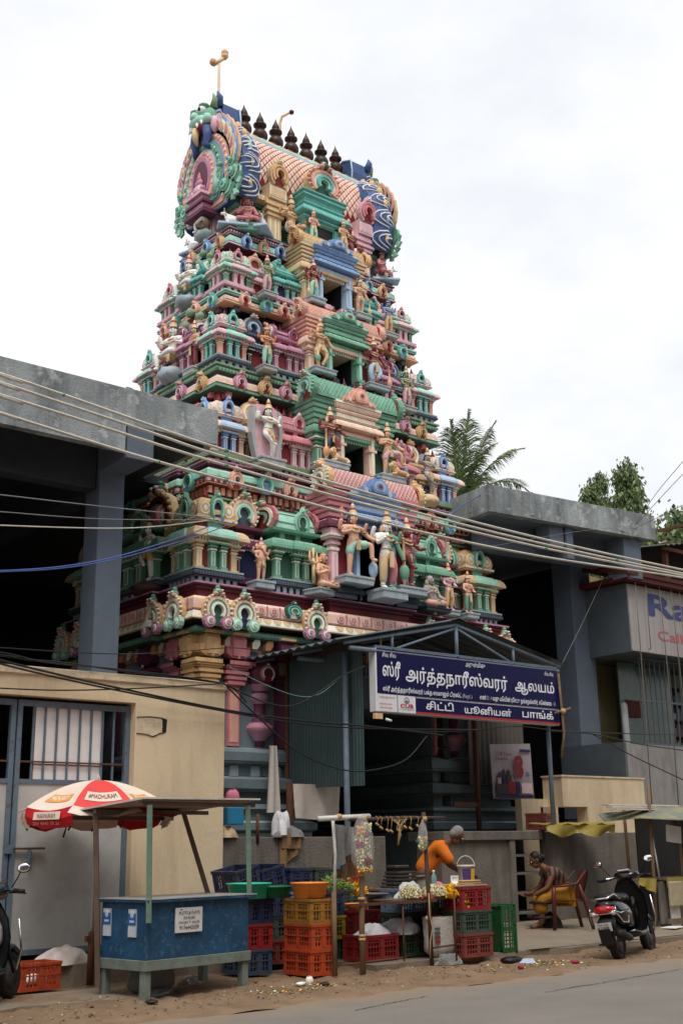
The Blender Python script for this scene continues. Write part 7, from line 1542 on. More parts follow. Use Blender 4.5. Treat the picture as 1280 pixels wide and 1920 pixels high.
part('plastic_skin', bg_, lambda b: bagskin(b, .68, .15, .10, thin, 3))
def gl(x0, z0, z1):
    def f_(rn): a = rn.uniform(0, 2*pi); z = rn.uniform(z0, z1); r = .045*rn.random()**.4; return (x0+cos(a)*r+.012*sin(z*14), sin(a)*r*.9-.02, z)
    return f_
mm_ = lambda rn, p: fred if (.09 < p[2]-.02 < .16 and p[0] > -.02) or (.30 < p[2] < .38 and p[0] < .0) or (.42 < p[2] < .48 and p[0] > 0) else (fyel if (p[2] > .44 and p[0] < 0) or (p[2] < .06) else fcream)
for x0, z1 in ((-.05, .54), (.055, .58)): put(flower_mass(420, gl(x0, .04, z1), .017, mm_, int(z1*100)).mesh('garland'), 'garland', bg_, kind='stuff')
bg2 = thing('small_flower_bag', 'small clear bag of flowers tied beside the right stall pole', 'bag', (10.10, 10.80, 1.37)); part('plastic_skin', bg2, lambda b: bagskin(b, .37, .065, .05, thin, 5, .12)); put(flower_mass(150, lambda rn: (rn.gauss(0, .025), rn.gauss(0, .02), rn.uniform(.02, .17)), .017, lambda rn, p: fcream if rn.random() < .8 else leaf[3], 4).mesh('flowers'), 'flowers', bg2, kind='stuff')
# ---- flowers and goods on the table
lg = [mat('herb_%d' % i, c, rough=.6, var=.2, dirt=.05, bump=0) for i, c in enumerate([(84, 122, 46), (112, 146, 62), (60, 94, 38), (150, 168, 84)])]
b = MB(); rn = random.Random(8)
for i in range(900):
    a = rn.uniform(0, 2*pi); el = rn.random(); r = .23*rn.random()**.4; p = Vector((cos(a)*r, sin(a)*r*.7, .02+.20*el*(1-(r/.26)**2)+.02)); d = Vector((rn.gauss(0, 1), rn.gauss(0, 1), rn.gauss(.5, .8))).normalized()*.045; s_ = d.orthogonal().normalized()*.012
    b.add([p, p+d*.5+s_, p+d, p+d*.5-s_], [(0, 1, 2, 3)], lg[rn.choice((0, 0, 1, 2, 3))])
o = b.obj('leaf_bunch', None, 'heap of fresh green leaves behind the bamboo pole', (9.30, 11.50, .90)); o['category'] = 'herbs'
o = flower_mass(60, lambda rn: (rn.gauss(.0, .05), rn.gauss(0, .05), rn.uniform(.0, .14)), .024, lambda rn, p: fyel, 12).obj('flower_tuft', None, 'small tuft of yellow flowers beside the leaves', (9.60, 11.42, .88)); o['category'] = 'flowers'
def heap(name, label, x, y, z, rx, ry, h, m, n, r, seed):
    def pf(rn): a = rn.uniform(0, 2*pi); k = rn.random()**.5; return (cos(a)*rx*k, sin(a)*ry*k, h*(1-k*k)**.6*rn.uniform(.8, 1)+.01)
    b = flower_mass(n, pf, r, m, seed); b.ell((0, 0, h*.36), (rx*.8, ry*.8, h*.36), m(random.Random(1), (0, 0, 0)), 12, 6); o = b.obj(name, None, label, (x, y, z)); o['category'] = 'flowers'; return o
heap('jasmine_heap', 'slanting heap of cream jasmine at the left of the table', 10.06, 11.02, .825, .15, .12, .15, lambda rn, p: fcream, 420, .016, 3); heap('jasmine_heap', 'wide heap of cream jasmine in the middle of the table', 10.48, 11.04, .825, .23, .13, .14, lambda rn, p: fcream, 620, .016, 4); heap('marigold_heap', 'bright yellow marigold strings hanging over the table edge', 10.72, 10.96, .80, .15, .11, .17, lambda rn, p: fyel, 300, .022, 5)
o = flower_mass(70, lambda rn: (rn.gauss(0, .03), rn.gauss(0, .02), rn.uniform(-.12, .02)), .022, lambda rn, p: fyel, 6).obj('marigold_string', None, 'yellow marigold tail dangling below the heap', (10.80, 10.86, .82)); o['category'] = 'flowers'
cloth_heap('pink_bag', 'pink plastic bag behind the jasmine', 'bag', (10.70, 11.22, .825), .12, .10, .20, mat('pink_plastic', (216, 110, 146), rough=.35, dirt=.1, bump=.3), 41); cloth_heap('plastic_sheet', 'crumpled clear plastic behind the left jasmine heap', 'plastic', (10.28, 11.28, .825), .20, .12, .20, plas, 43); cloth_heap('red_cloth', 'red cloth between the jasmine heaps', 'cloth', (10.26, 10.93, .825), .10, .07, .06, mat('red_cloth', (150, 44, 40), dirt=.2), 45)
b = MB(); wtr = mat('bottle_plastic', (150, 196, 190), rough=.15, dirt=.05, bump=0, trans=.5); b.lathe((0, 0, 0), [(.03, 0), (.034, .01), (.034, .12), (.03, .15), (.014, .18), (.014, .20), (0, .20)], wtr, 12); b.lathe((0, 0, .2), [(.016, 0), (.016, .02), (0, .02)], P.white, 10); o = b.obj('water_bottle', None, 'small clear water bottle behind the pole', (10.60, 11.16, .92)); o['category'] = 'bottle'
b = MB(); b.cbox((0, 0, .06), (.13, .01, .09), P.white); b.box(-.05, .05, -.04, .04, 0, .015, P.white); o = b.obj('price_card', None, 'white card standing beside the pink bag', (11.00, 11.20, .96)); o['category'] = 'card'
for i in range(3): pass
fit_text('9840 204', .10, .02, P.black, 'lettering', o, at(-.05, -.009, .07), .004); fit_text('FLOWERS', .10, .02, P.black, 'lettering', o, at(-.05, -.009, .04), .004) if 0 else None
b = MB()
for i in range(7): b.tube([(cos(t*pi/8)*(.11+.012*i), sin(t*pi/8)*(.07+.006*i), .01+.014*(i % 3)) for t in range(17)], .008, tw, 5)
o = b.obj('rope_coil', None, 'loose coil of straw rope on the board', (11.06, 11.0, .965)); o['category'] = 'rope'
bk = thing('paint_bucket', 'white paint bucket with a yellow and violet label and raised handle', 'bucket', (11.36, 11.35, .962)); bw = mat('bucket_white', (206, 198, 190), rough=.4, dirt=.2)
def bkt(b): b.lathe((0, 0, 0), [(.095, 0), (.10, .01), (.112, .2), (.12, .2), (.12, .225), (.108, .225), (.1, .03), (0, .02)], bw, 20)
part('bucket_body', bk, bkt); part('printed_label', bk, lambda b: b.lathe((0, 0, 0), [(.1035, .03), (.1135, .18)], [mat('label_yellow', (214, 176, 40), dirt=.1, bump=0)], 12, a0=radians(-100), a1=radians(-20))); part('printed_label', bk, lambda b: b.lathe((0, 0, 0), [(.1035, .03), (.1135, .18)], [mat('label_violet', (84, 60, 120), dirt=.1, bump=0)], 8, a0=radians(-160), a1=radians(-101))); part('handle', bk, lambda b: b.tube([(cos(a*pi/8)*.118*.8, -cos(a*pi/8)*.118*.6, .2+sin(a*pi/8)*.14) for a in range(9)], .006, bw, 6))
b = MB(); steel_d = mat('dark_tray', (74, 66, 62), rough=.5, metal=.3, dirt=.3)
for k in range(5): b.box(-.2+.02*k, .2-.02*(k % 2), -.14, .14, .10*k*.45, .10*k*.45+.03, steel_d, .006)
b.box(-.12, .12, -.1, .1, .25, .29, steel_d, .01); o = b.obj('tray_stack', None, 'stack of dark metal trays behind the table', (10.98, 12.25, .90)); o['category'] = 'trays'
b = MB(); b.box(-.3, .3, -.25, .25, 0, .82, steel_d, .01); b.box(-.32, .32, -.27, .27, .82, .85, wood); o = b.obj('side_table', None, 'dark side table carrying the metal trays', (10.98, 12.28, .05)); o['category'] = 'table'
wb_ = thing('woven_sack', 'white woven sack leaning on the right stall pole', 'sack', (10.60, 11.08, .08)); part('sack_body', wb_, lambda b: bagskin(b, .52, .26, .12, sack_m, 7, .95)); part('printed_mark', wb_, lambda b: [b.box(-.2, -.12, -.128, -.118, .22+.05*i, .25+.05*i, P.red if i < 2 else P.slate) for i in range(4)] and None)
# ---- red plastic chair and seated woman
chm = mat('chair_brown_plastic', (88, 42, 38), rough=.35, var=.06, dirt=.2, bump=.03)
GZ = .19
ch = thing('plastic_armchair', 'red-brown plastic armchair on the pavement', 'chair', (14.60, 12.5, GZ), radians(-122))   # local -y is forward
b = MB(); b.box(-.22, .22, -.22, .20, .40, .425, chm, .01); b.obj('seat', ch)
b = MB(); A = []; 
for j in range(6):
    t = j/5; A.append([(-.21+.42*i/8, .20+.13*t+.05*(1-(2*i/8-1)**2), .40+.44*t) for i in range(9)])
for r0, r1 in zip(A[:-1], A[1:]): b.strip(r0, r1, chm, True); b.strip([(x, y+.015, z) for x, y, z in r1], [(x, y+.015, z) for x, y, z in r0], chm, True)
b.strip([(x, y, z) for x, y, z in A[-1]], [(x, y+.015, z) for x, y, z in A[-1]], chm); b.obj('backrest', ch)
for sx in (-1, 1):
    b = MB(); b.tube([(sx*.27, -.25, .62), (sx*.285, -.05, .63), (sx*.28, .12, .66), (sx*.24, .28, .84)], [.03, .034, .03, .02], chm, 6, sq=.6); b.obj('armrest', ch)
    b = MB(); b.tube([(sx*.27, -.26, .0), (sx*.255, -.24, .4), (sx*.27, -.24, .62)], [.028, .034, .03], chm, 6); b.obj('leg', ch); b = MB(); b.tube([(sx*.27, .34, 0), (sx*.235, .24, .42), (sx*.25, .16, .65)], [.026, .034, .026], chm, 6); b.obj('leg', ch)
def smesh(V, E, root, m, name, par, sub_=2):
    b = MB(); absorb(b, skin_mesh(V, E, root, sub_), m); return b.obj(name, par)
skw = mat('brown_skin', (104, 68, 50), rough=.5, var=.08, dirt=0, bump=.05); blk_h = mat('black_hair', (22, 20, 20), rough=.4, var=.2, dirt=0, bump=.4, bscale=120); greyh = mat('grey_hair', (134, 130, 128), rough=.7, var=.2, dirt=0, bump=.6, bscale=150)
sari = mat('mustard_sari', (158, 108, 22), rough=.75, var=.15, dirt=.15, bump=.2)  # mustard deepened to paint in the shade she sits in
def shawl_mat():
    m = mat('striped_shawl', (146, 96, 82), rough=.8, dirt=.2); t = m.node_tree; n = t.nodes; l = t.links
    tc_ = n.new('ShaderNodeTexCoord'); w_ = n.new('ShaderNodeTexWave'); w_.wave_type = 'BANDS'; w_.bands_direction = 'Y'; w_.inputs['Scale'].default_value = 4.2; w_.inputs['Distortion'].default_value = .6; w_.inputs['Detail'].default_value = 1
    r = n.new('ShaderNodeValToRGB'); r.color_ramp.interpolation = 'CONSTANT'; e = r.color_ramp.elements; e[0].color = lin((126, 80, 66))+(1,); e[1].position = .46; e[1].color = lin((58, 74, 72))+(1,); q = e.new(.8); q.color = lin((36, 40, 42))+(1,)  # stripe colours darkened, shade on the woman included
    l.new(tc_.outputs['Object'], w_.inputs[0]); l.new(w_.outputs['Fac'], r.inputs[0]); l.new(r.outputs[0], n['Principled BSDF'].inputs['Base Color']); return m
shm = shawl_mat()
def hand_into(b, wrist, d, palmn, m, k=1., curl=.5):
    """palm with five separate fingers; d towards the fingertips, palmn out of the palm"""
    d = Vector(d).normalized(); n_ = Vector(palmn).normalized(); s_ = d.cross(n_).normalized(); n_ = s_.cross(d); w = Vector(wrist)
    V = {'w': (tuple(w), .024*k), 'p': (tuple(w+d*.05*k), (.036*k, .022*k)), 'q': (tuple(w+d*.085*k), (.036*k, .018*k))}; absorb(b, skin_mesh(V, [('w', 'p'), ('p', 'q')], 'w', 1), m)
    for i, ln in enumerate((.070, .078, .072, .056)):
        o_ = w+d*.088*k+s_*(-.03+.02*i)*k; p1 = o_+d*ln*.45*k+n_*ln*.15*curl*k; p2 = p1+(d*(1-.5*curl)+n_*curl).normalized()*ln*.32*k; p3 = p2+(d*(1-curl)+n_*curl*1.2).normalized()*ln*.25*k; b.tube([o_-d*.03*k, o_, p1, p2, p3], [.010*k, .0098*k, .009*k, .008*k, .005*k], m, 7)
    o_ = w+d*.03*k-s_*.03*k; b.tube([o_, o_+(d*.6-s_*.7).normalized()*.035*k, o_+(d*.8-s_*.45+n_*.3).normalized()*.07*k], [.012*k, .011*k, .006*k], m, 7)
def head_into(b, c, R, skin, hairm, k=1., fem=False, bald=.0):
    c = Vector(c)
    def hp(x, y, z): return c+R @ Vector((x*k, y*k, z*k))
    def el(p, r, m, nu=12, nv=8): b.ell(hp(*p), tuple(q*k for q in r), m, nu, nv, R=R)
    el((0, .01, .02), (.074, .092, .098), skin, 16, 12); el((0, -.03, -.055), (.055, .06, .06), skin, 14, 9); el((0, -.098, -.012), (.014, .022, .026), skin, 8, 6); el((0, -.09, .004), (.009, .014, .03), skin, 8, 6); el((0, -.082, -.052), (.024, .012, .006), P.maroon, 8, 5); el((0, -.08, -.062), (.02, .012, .006), P.maroon, 8, 5)
    for s_ in (-1, 1): el((s_*.03, -.078, .018), (.014, .01, .008), P.white, 8, 5); el((s_*.03, -.086, .018), (.006, .004, .007), P.black, 6, 4); el((s_*.031, -.082, .036), (.02, .008, .004), hairm, 8, 4); el((s_*.076, .012, .0), (.01, .02, .03), skin, 8, 6)
    el((0, .028, .045), (.081, .088, .088), hairm, 16, 10); el((0, .055, .0), (.076, .06, .075), hairm, 14, 8)
    if fem: el((0, .12, -.02), (.05, .045, .05), hairm, 12, 8)
# seated woman leaning forward, local -y forward
wo = thing('person', 'woman in a mustard sari and striped shawl leaning forward in a plastic chair', 'person', (14.60, 12.5, GZ), radians(-122))
V = dict(pel=((0, .05, .52), .13), wst=((0, -.02, .62), .12), cht=((0, -.18, .78), .13), nck=((0, -.30, .90), .05), hb=((0, -.36, .95), .05), Ls=((.17, -.2, .84), .06), Le=((.22, -.32, .60), .042), Lw=((.17, -.52, .50), .028), Rs=((-.17, -.2, .84), .06), Re=((-.24, -.30, .60), .042), Rw=((-.13, -.52, .49), .028),
         Lh=((.10, .0, .49), .10), Lk=((.13, -.38, .46), .075), La=((.12, -.42, .09), .042), Lt=((.13, -.58, .03), .035), Rh=((-.10, .0, .49), .10), Rk=((-.13, -.38, .46), .075), Ra=((-.11, -.30, .09), .042), Rt=((-.12, -.45, .03), .035))
E_ = [('pel', 'wst'), ('wst', 'cht'), ('cht', 'nck'), ('nck', 'hb'), ('cht', 'Ls'), ('Ls', 'Le'), ('Le', 'Lw'), ('cht', 'Rs'), ('Rs', 'Re'), ('Re', 'Rw'), ('pel', 'Lh'), ('Lh', 'Lk'), ('Lk', 'La'), ('La', 'Lt'), ('pel', 'Rh'), ('Rh', 'Rk'), ('Rk', 'Ra'), ('Ra', 'Rt')]
b = MB(); absorb(b, skin_mesh(V, E_, 'pel', 2), skw); head_into(b, (0, -.42, 1.0), Matrix.Rotation(.55, 3, 'X'), skw, blk_h, .98, True)
hand_into(b, (.17, -.52, .50), (0, -1, .05), (-.5, 0, .9), skw, 1., .35); hand_into(b, (-.13, -.52, .49), (.2, -1, .0), (.5, 0, .9), skw, 1., .4)
for s_, a in ((1, V['Lt'][0]), (-1, V['Rt'][0])):
    for i in range(5): b.ell((a[0]-.03+.015*i, a[1]-.05+.006*abs(i-1), .018), (.009, .018, .01), skw, 6, 4)
b.obj('body', wo)
smesh({'p': ((0, .06, .52), .17), 'L': ((.11, -.02, .50), .135), 'R': ((-.11, -.02, .50), .135), 'Lk': ((.13, -.40, .47), .115), 'Rk': ((-.13, -.40, .47), .115), 'La': ((.10, -.40, .22), .11), 'Ra': ((-.10, -.34, .22), .11)}, [('p', 'L'), ('p', 'R'), ('L', 'Lk'), ('R', 'Rk'), ('Lk', 'La'), ('Rk', 'Ra')], 'p', sari, 'sari', wo)
dk = mat('sari_border', (52, 36, 34), rough=.8, dirt=.1)
b = MB(); 
for zc, s_ in ((.385, 1), (.17, 1)):
    for X in (.11, -.11): b.tube([(X+cos(t*pi/8)*.125, -.38+sin(t*pi/8)*.125, zc+.01*sin(t)) for t in range(17)], .022, dk, 6)
b.obj('sari_border', wo)
smesh({'w': ((0, .03, .60), .155), 'c': ((0, -.17, .79), .165), 'Ls': ((.16, -.2, .84), .085), 'Rs': ((-.16, -.2, .84), .085), 'Le': ((.20, -.27, .72), .066), 'Re': ((-.21, -.26, .72), .066)}, [('w', 'c'), ('c', 'Ls'), ('c', 'Rs'), ('Ls', 'Le'), ('Rs', 'Re')], 'c', shm, 'shawl', wo)
for a in ('Lt', 'Rt'):
    q = V[a][0]; part('sandal', wo, lambda b: (b.box(q[0]-.05, q[0]+.05, q[1]-.09, q[1]+.17, -.0, .016, mat('sandal_tan', (150, 116, 84), dirt=.2), .004), b.tube([(q[0]-.045, q[1], .012), (q[0], q[1]+.0, .06), (q[0]+.045, q[1], .012)], .008, dk, 5)))
cloth_heap('dark_bag', 'dark bag on the ground under the chair', 'bag', (14.55, 12.72, GZ), .15, .14, .26, mat('dark_bag', (34, 32, 32), rough=.7, dirt=.2), 51)
# ---- flower seller bending over the table
ve = thing('person', 'grey-haired man in an orange shirt bending over the flower table', 'person', (11.62, 12.25, .12), radians(52))      # local -y is the way he faces
osh = mat('orange_shirt', (214, 110, 18), rough=.8, var=.1, dirt=.12, bump=.2); wdh = mat('pale_dhoti', (150, 140, 128), rough=.85, dirt=.25)
V = dict(pel=((0, .16, .93), .12), wst=((0, .10, 1.05), .115), cht=((0, -.10, 1.24), .13), nck=((0, -.22, 1.36), .055), hb=((0, -.28, 1.40), .05), Ls=((.18, -.10, 1.30), .062), Le=((.23, -.26, 1.05), .045), Lw=((.12, -.46, .93), .03), Rs=((-.18, -.10, 1.30), .062), Re=((-.23, -.26, 1.06), .045), Rw=((-.10, -.46, .95), .03),
         Lh=((.09, .16, .88), .1), Lk=((.10, .08, .48), .07), La=((.10, .14, .08), .045), Lt=((.11, .0, .03), .04), Rh=((-.09, .16, .88), .1), Rk=((-.10, .08, .48), .07), Ra=((-.10, .14, .08), .045), Rt=((-.11, .0, .03), .04))
b = MB(); absorb(b, skin_mesh(V, E_, 'pel', 2), skw); head_into(b, (0, -.35, 1.44), Matrix.Rotation(.75, 3, 'X') @ Matrix.Rotation(.1, 3, 'Z'), skw, greyh, 1.0)
hand_into(b, (.12, -.46, .93), (-.3, -1, -.3), (0, -.3, -1), skw, 1.05, .6); hand_into(b, (-.10, -.46, .95), (.3, -1, -.3), (0, -.3, -1), skw, 1.05, .6); b.obj('body', ve)
smesh({'w': ((0, .17, .92), .155), 'm': ((0, .06, 1.09), .15), 'c': ((0, -.10, 1.25), .162), 'n': ((0, -.19, 1.33), .085), 'Ls': ((.175, -.10, 1.30), .088), 'Rs': ((-.175, -.10, 1.30), .088), 'Le': ((.225, -.25, 1.07), .066), 'Re': ((-.225, -.25, 1.07), .066)}, [('w', 'm'), ('m', 'c'), ('c', 'n'), ('c', 'Ls'), ('c', 'Rs'), ('Ls', 'Le'), ('Rs', 'Re')], 'c', osh, 'shirt', ve)
smesh({'p': ((0, .16, .92), .15), 'L': ((.09, .16, .86), .12), 'R': ((-.09, .16, .86), .12), 'Lk': ((.10, .10, .45), .11), 'Rk': ((-.10, .10, .45), .11), 'La': ((.09, .12, .14), .12), 'Ra': ((-.09, .12, .14), .12)}, [('p', 'L'), ('p', 'R'), ('L', 'Lk'), ('R', 'Rk'), ('Lk', 'La'), ('Rk', 'Ra')], 'p', wdh, 'dhoti', ve)
# ---- scooters
def loft(b, secs, m, n=14, p=2.6, cap=True):
    """body skin through super-ellipse sections (x, z centre, half width, half height[, y])"""
    vs = []; fs = []
    for s_ in secs:
        x, z, hw, hh = s_[:4]; y = s_[4] if len(s_) > 4 else 0
        for i in range(n):
            a = 2*pi*i/n; c, q = cos(a), sin(a); vs.append((x, y+hw*math.copysign(abs(c)**(2/p), c), z+hh*math.copysign(abs(q)**(2/p), q)))
    for j in range(len(secs)-1):
        for i in range(n): i2 = (i+1) % n; fs.append((j*n+i2, j*n+i, (j+1)*n+i, (j+1)*n+i2))
    if cap: fs.append(tuple(range(n))); fs.append(tuple((len(secs)-1)*n+i for i in range(n))[::-1])
    b.add(vs, fs, m, True)
gloss = mat('black_gloss_paint', (20, 19, 21), rough=.16, var=.1, dirt=.12, dirt_rgb=(70, 62, 56), bump=0, spec=.6); tealg = mat('dark_teal_paint', (22, 46, 54), rough=.25, var=.1, dirt=.15, bump=0, spec=.5); seatm = mat('seat_vinyl', (24, 24, 26), rough=.5, dirt=.2, bump=.2); chrome = mat('chrome', (200, 202, 206), rough=.12, metal=1, var=.02, dirt=.1, bump=0); mir = mat('mirror_glass', (235, 238, 240), rough=.02, metal=1, var=0, dirt=0, bump=0); tail = mat('tail_lamp_red', (176, 14, 20), rough=.15, dirt=.05, bump=0, spec=.7); clearl = mat('indicator_clear', (200, 196, 190), rough=.15, dirt=.05, bump=0, spec=.7); tyre = mat('tyre', (28, 27, 27), rough=.85, var=.15, dirt=.5, dirt_rgb=(82, 72, 62), bump=.3); alum = mat('wheel_alloy', (92, 94, 98), rough=.4, metal=.5, dirt=.4)
def scooter(label, loc, rz, body, leanx=0., plate=True, steer=0., bagm=None):
    t = thing('scooter', label, 'scooter', loc, rz, None); t.rotation_euler = (leanx, 0, rz)
    def wheel(x):
        b = MB(); b.M = Matrix.Translation((x, 0, .22)) @ Matrix.Rotation(pi/2, 4, 'X')
        b.lathe((0, 0, 0), [(.135, -.03), (.17, -.052), (.205, -.045), (.222, -.02), (.224, 0), (.222, .02), (.205, .045), (.17, .052), (.135, .03)], tyre, 26)
        o = b.obj('wheel', t); b = MB(); b.M = Matrix.Translation((x, 0, .22)) @ Matrix.Rotation(pi/2, 4, 'X')
        b.lathe((0, 0, 0), [(.14, -.035), (.13, -.02), (.05, -.03), (.0, -.05)], alum, 18); b.lathe((0, 0, 0), [(0, .05), (.05, .03), (.13, .02), (.14, .035)], alum, 18)
        put(b.mesh('rim'), 'rim', o)
    wheel(0); wheel(1.24)
    b = MB(); loft(b, [(-.30, .66, .05, .04), (-.26, .655, .115, .075), (-.15, .63, .16, .115), (.05, .585, .185, .15), (.25, .55, .18, .16), (.42, .50, .15, .15), (.52, .42, .11, .10)], body); b.obj('rear_cowl', t)
    b = MB(); loft(b, [(-.24, .765, .06, .03), (-.2, .775, .13, .045), (.0, .765, .155, .055), (.22, .74, .15, .05), (.36, .755, .13, .055), (.52, .725, .10, .05), (.60, .70, .05, .03)], seatm); b.obj('seat', t)
    b = MB(); loft(b, [(.42, .30, .15, .06), (.6, .28, .17, .045), (.88, .29, .16, .05), (.95, .34, .14, .06)], body); b.obj('floorboard', t)
    b = MB(); n = 12
    for sgn, off in ((1, 0), (-1, -.04)):
        rows = []
        for z, w, x in ((.26, .13, .90), (.40, .19, .93), (.58, .215, .93), (.75, .205, .90), (.88, .15, .87), (.97, .09, .855)): rows.append([(x+off-.10*(2*i/n-1)**2, w*(2*i/n-1), z) for i in range(n+1)])
        for r0, r1 in zip(rows[:-1], rows[1:]): b.strip(*( (r0, r1) if sgn > 0 else (r1, r0)), body if sgn > 0 else seatm, True)
    loft(b, [(.86, .60, .07, .26), (1.0, .62, .075, .24), (1.06, .58, .05, .18)], body); b.obj('leg_shield', t)
    b = MB(); loft(b, [(.74, 1.0, .06, .03), (.80, 1.02, .16, .06), (.90, 1.02, .17, .075), (1.0, .98, .12, .06), (1.04, .96, .05, .03)], body); b.cbox((.80, 0, 1.075), (.10, .16, .02), clearl, .01, Matrix.Rotation(.35, 3, 'Y')); b.obj('headset', t)
    b = MB()
    for s_ in (-1, 1): b.tube([(.86, s_*.12, 1.0), (.80, s_*.27, 1.0), (.74, s_*.37, .985)], [.016, .016, .016], chrome, 7); b.tube([(.79, s_*.27, 1.0), (.735, s_*.385, .985)], .021, black_m, 8); b.tube([(.82, s_*.20, .985), (.84, s_*.30, .975), (.80, s_*.38, .965)], .007, black_m, 5)
    b.obj('handlebar', t)
    for s_ in (-1, 1):
        b = MB(); b.tube([(.84, s_*.22, 1.03), (.83, s_*.29, 1.12), (.81, s_*.33, 1.18)], .006, black_m, 6); b.M = Matrix.Translation((.80, s_*.36, 1.20)) @ Matrix.Rotation(-s_*.25, 4, 'Z') @ Matrix.Rotation(.10, 4, 'Y'); b.ell((.012, 0, 0), (.022, .066, .046), black_m, 14, 8); b.ell((-.006, 0, 0), (.006, .060, .040), mir, 14, 8); b.obj('mirror', t)
    b = MB(); loft(b, [(-.335, .625, .05, .028), (-.31, .625, .115, .05), (-.24, .625, .145, .055)], tail); b.obj('tail_light', t)
    b = MB()
    for s_ in (-1, 1): b.ell((-.28, s_*.13, .58), (.04, .045, .03), clearl, 9, 6)
    b.box(-.325, -.30, -.12, .12, .565, .585, chrome, .006); b.obj('indicator', t)
    b = MB(); b.tube([(-.05, .165, .74), (-.24, .16, .80), (-.33, .1, .76), (-.34, -.1, .76), (-.24, -.16, .80), (-.05, -.165, .74)], .012, chrome, 7)
    for s_ in (-1, 1): b.tube([(.1, s_*.20, .60), (-.22, s_*.20, .57), (-.32, s_*.15, .60)], .009, chrome, 6); b.tube([(-.3, s_*.17, .66), (-.31, s_*.175, .58), (-.2, s_*.205, .46), (-.02, s_*.21, .44), (.06, s_*.2, .52)], .007, chrome, 6); b.tube([(.98, s_*.20, .28), (1.02, s_*.235, .45), (.97, s_*.235, .74)], .010, chrome, 6)
    b.obj('crash_guard', t, kind='stuff')
    b = MB(); loft(b, [(-.34, .44, .10, .03), (-.28, .44, .12, .09), (-.20, .48, .11, .1)], black_m); b.cbox((-.35, 0, .30), (.012, .16, .20), black_m, .004, Matrix.Rotation(-.28, 3, 'Y')); b.obj('rear_mudguard', t)
    if plate:
        b = MB(); R = Matrix.Rotation(-.22, 3, 'Y'); b.cbox((-.372, 0, .42), (.008, .21, .105), clearl, .002, R); o = b.obj('number_plate', t)
        M2 = Matrix.Translation((-.379, .085, .435)) @ R.to_4x4() @ Matrix(((0, 0, -1, 0), (-1, 0, 0, 0), (0, 1, 0, 0), (0, 0, 0, 1)))
        fit_text('TN 22', .15, .03, P.black, 'lettering', o, M2, .01); M3 = M2.copy(); M3.translation = M2.translation+Vector((-.009, 0, -.042)); fit_text('CV 8888', .17, .032, P.black, 'lettering', o, M3, .01) if 0 else fit_text('4288', .16, .034, P.black, 'lettering', o, M3, .01)
    b = MB(); loft(b, [(1.06, .40, .05, .04), (1.16, .47, .065, .03), (1.28, .475, .065, .03), (1.40, .42, .06, .03), (1.46, .34, .045, .03)], body); b.obj('front_mudguard', t)
    b = MB()
    for s_ in (-1, 1): b.tube([(1.02, s_*.07, .62), (1.20, s_*.075, .24)], .018, black_m, 7)
    b.obj('fork', t)
    b = MB(); b.cbox((.12, .03, .30), (.42, .16, .20), black_m, .04); b.ell((.02, .10, .24), (.17, .05, .11), alum, 12, 7); b.tube([(.3, -.10, .24), (.1, -.14, .26), (-.28, -.15, .33)], [.03, .05, .055], black_m, 9); b.obj('engine', t)
    b = MB(); b.tube([(.42, .14, .26), (.40, .26, .06), (.39, .28, .0)], .011, chrome, 6); b.tube([(.30, .1, .18), (.22, .26, .20), (.2, .32, .2)], .014, black_m, 6); b.obj('side_stand', t)
    return t
scooter('black scooter with a red tail light parked on the road seen from behind', (12.82, 10.12, -.005), radians(19), gloss, radians(-7))
s2 = scooter('dark scooter with a white bag hanging in front beside the empty orange crate', (4.32, 10.72, .07), radians(42), tealg, radians(-4), False)
b = MB(); bagskin(b, .36, .12, .10, plas, 9, .25); b.M = None; o = b.obj('carrier_bag', None, 'white carrier bag hanging from the dark scooter near the gate', (4.92, 11.30, .52)); o['category'] = 'bag'
# ---- makeshift stall at the right edge
rs = thing('makeshift_stall', 'makeshift stall of poles, planks and tarpaulin beside the parked black scooter', 'stall', (16.2, 12.0, .15)); blutarp = mat('camouflage_tarp', (112, 118, 108), rough=.6, var=.2, dirt=.7, dirt_rgb=(190, 168, 70), scale=1.5, bump=.2); yelt = mat('yellow_tarp', (154, 136, 62), rough=.55, var=.15, dirt=.3, dirt_rgb=(120, 110, 90), scale=3, bump=.4, bscale=14)
part('pole', rs, lambda b: b.tube([(-.04, 0, -.05), (.05, 0, 2.15)], .03, bam, 7)); part('pole', rs, lambda b: b.tube([(.12, .55, -.05), (.15, .6, 1.8)], .028, bam, 7)); part('pole', rs, lambda b: b.tube([(.62, -.1, -.05), (.62, -.1, 1.7)], .025, bam, 7)); part('pole', rs, lambda b: b.tube([(.12, -.02, .7), (.05, .0, 1.35)], .014, pvc, 6))
for i, (y, z) in enumerate(((.0, 1.78), (.16, 1.82), (.32, 1.86))): part('plank', rs, lambda b: b.box(-.80+.1*i, 1.3, y, y+.14, z, z+.022, rfw))
b = MB(); A = [(-.75, .3, 1.62), (-.3, -.05, 1.66), (.1, -.5, 1.62), (.45, -.65, 1.63), (1.2, -.7, 1.70)]; B_ = [(-.65, .5, 1.74), (-.1, .3, 1.78), (.3, .1, 1.83), (.7, .0, 1.85), (1.4, .0, 1.86)]; b.strip(A, B_, blutarp); b.strip([(x, y, z-.012) for x, y, z in B_], [(x, y, z-.012) for x, y, z in A], blutarp); b.strip([(x, y, z-.012) for x, y, z in A], A, blutarp); b.obj('tarpaulin', rs)
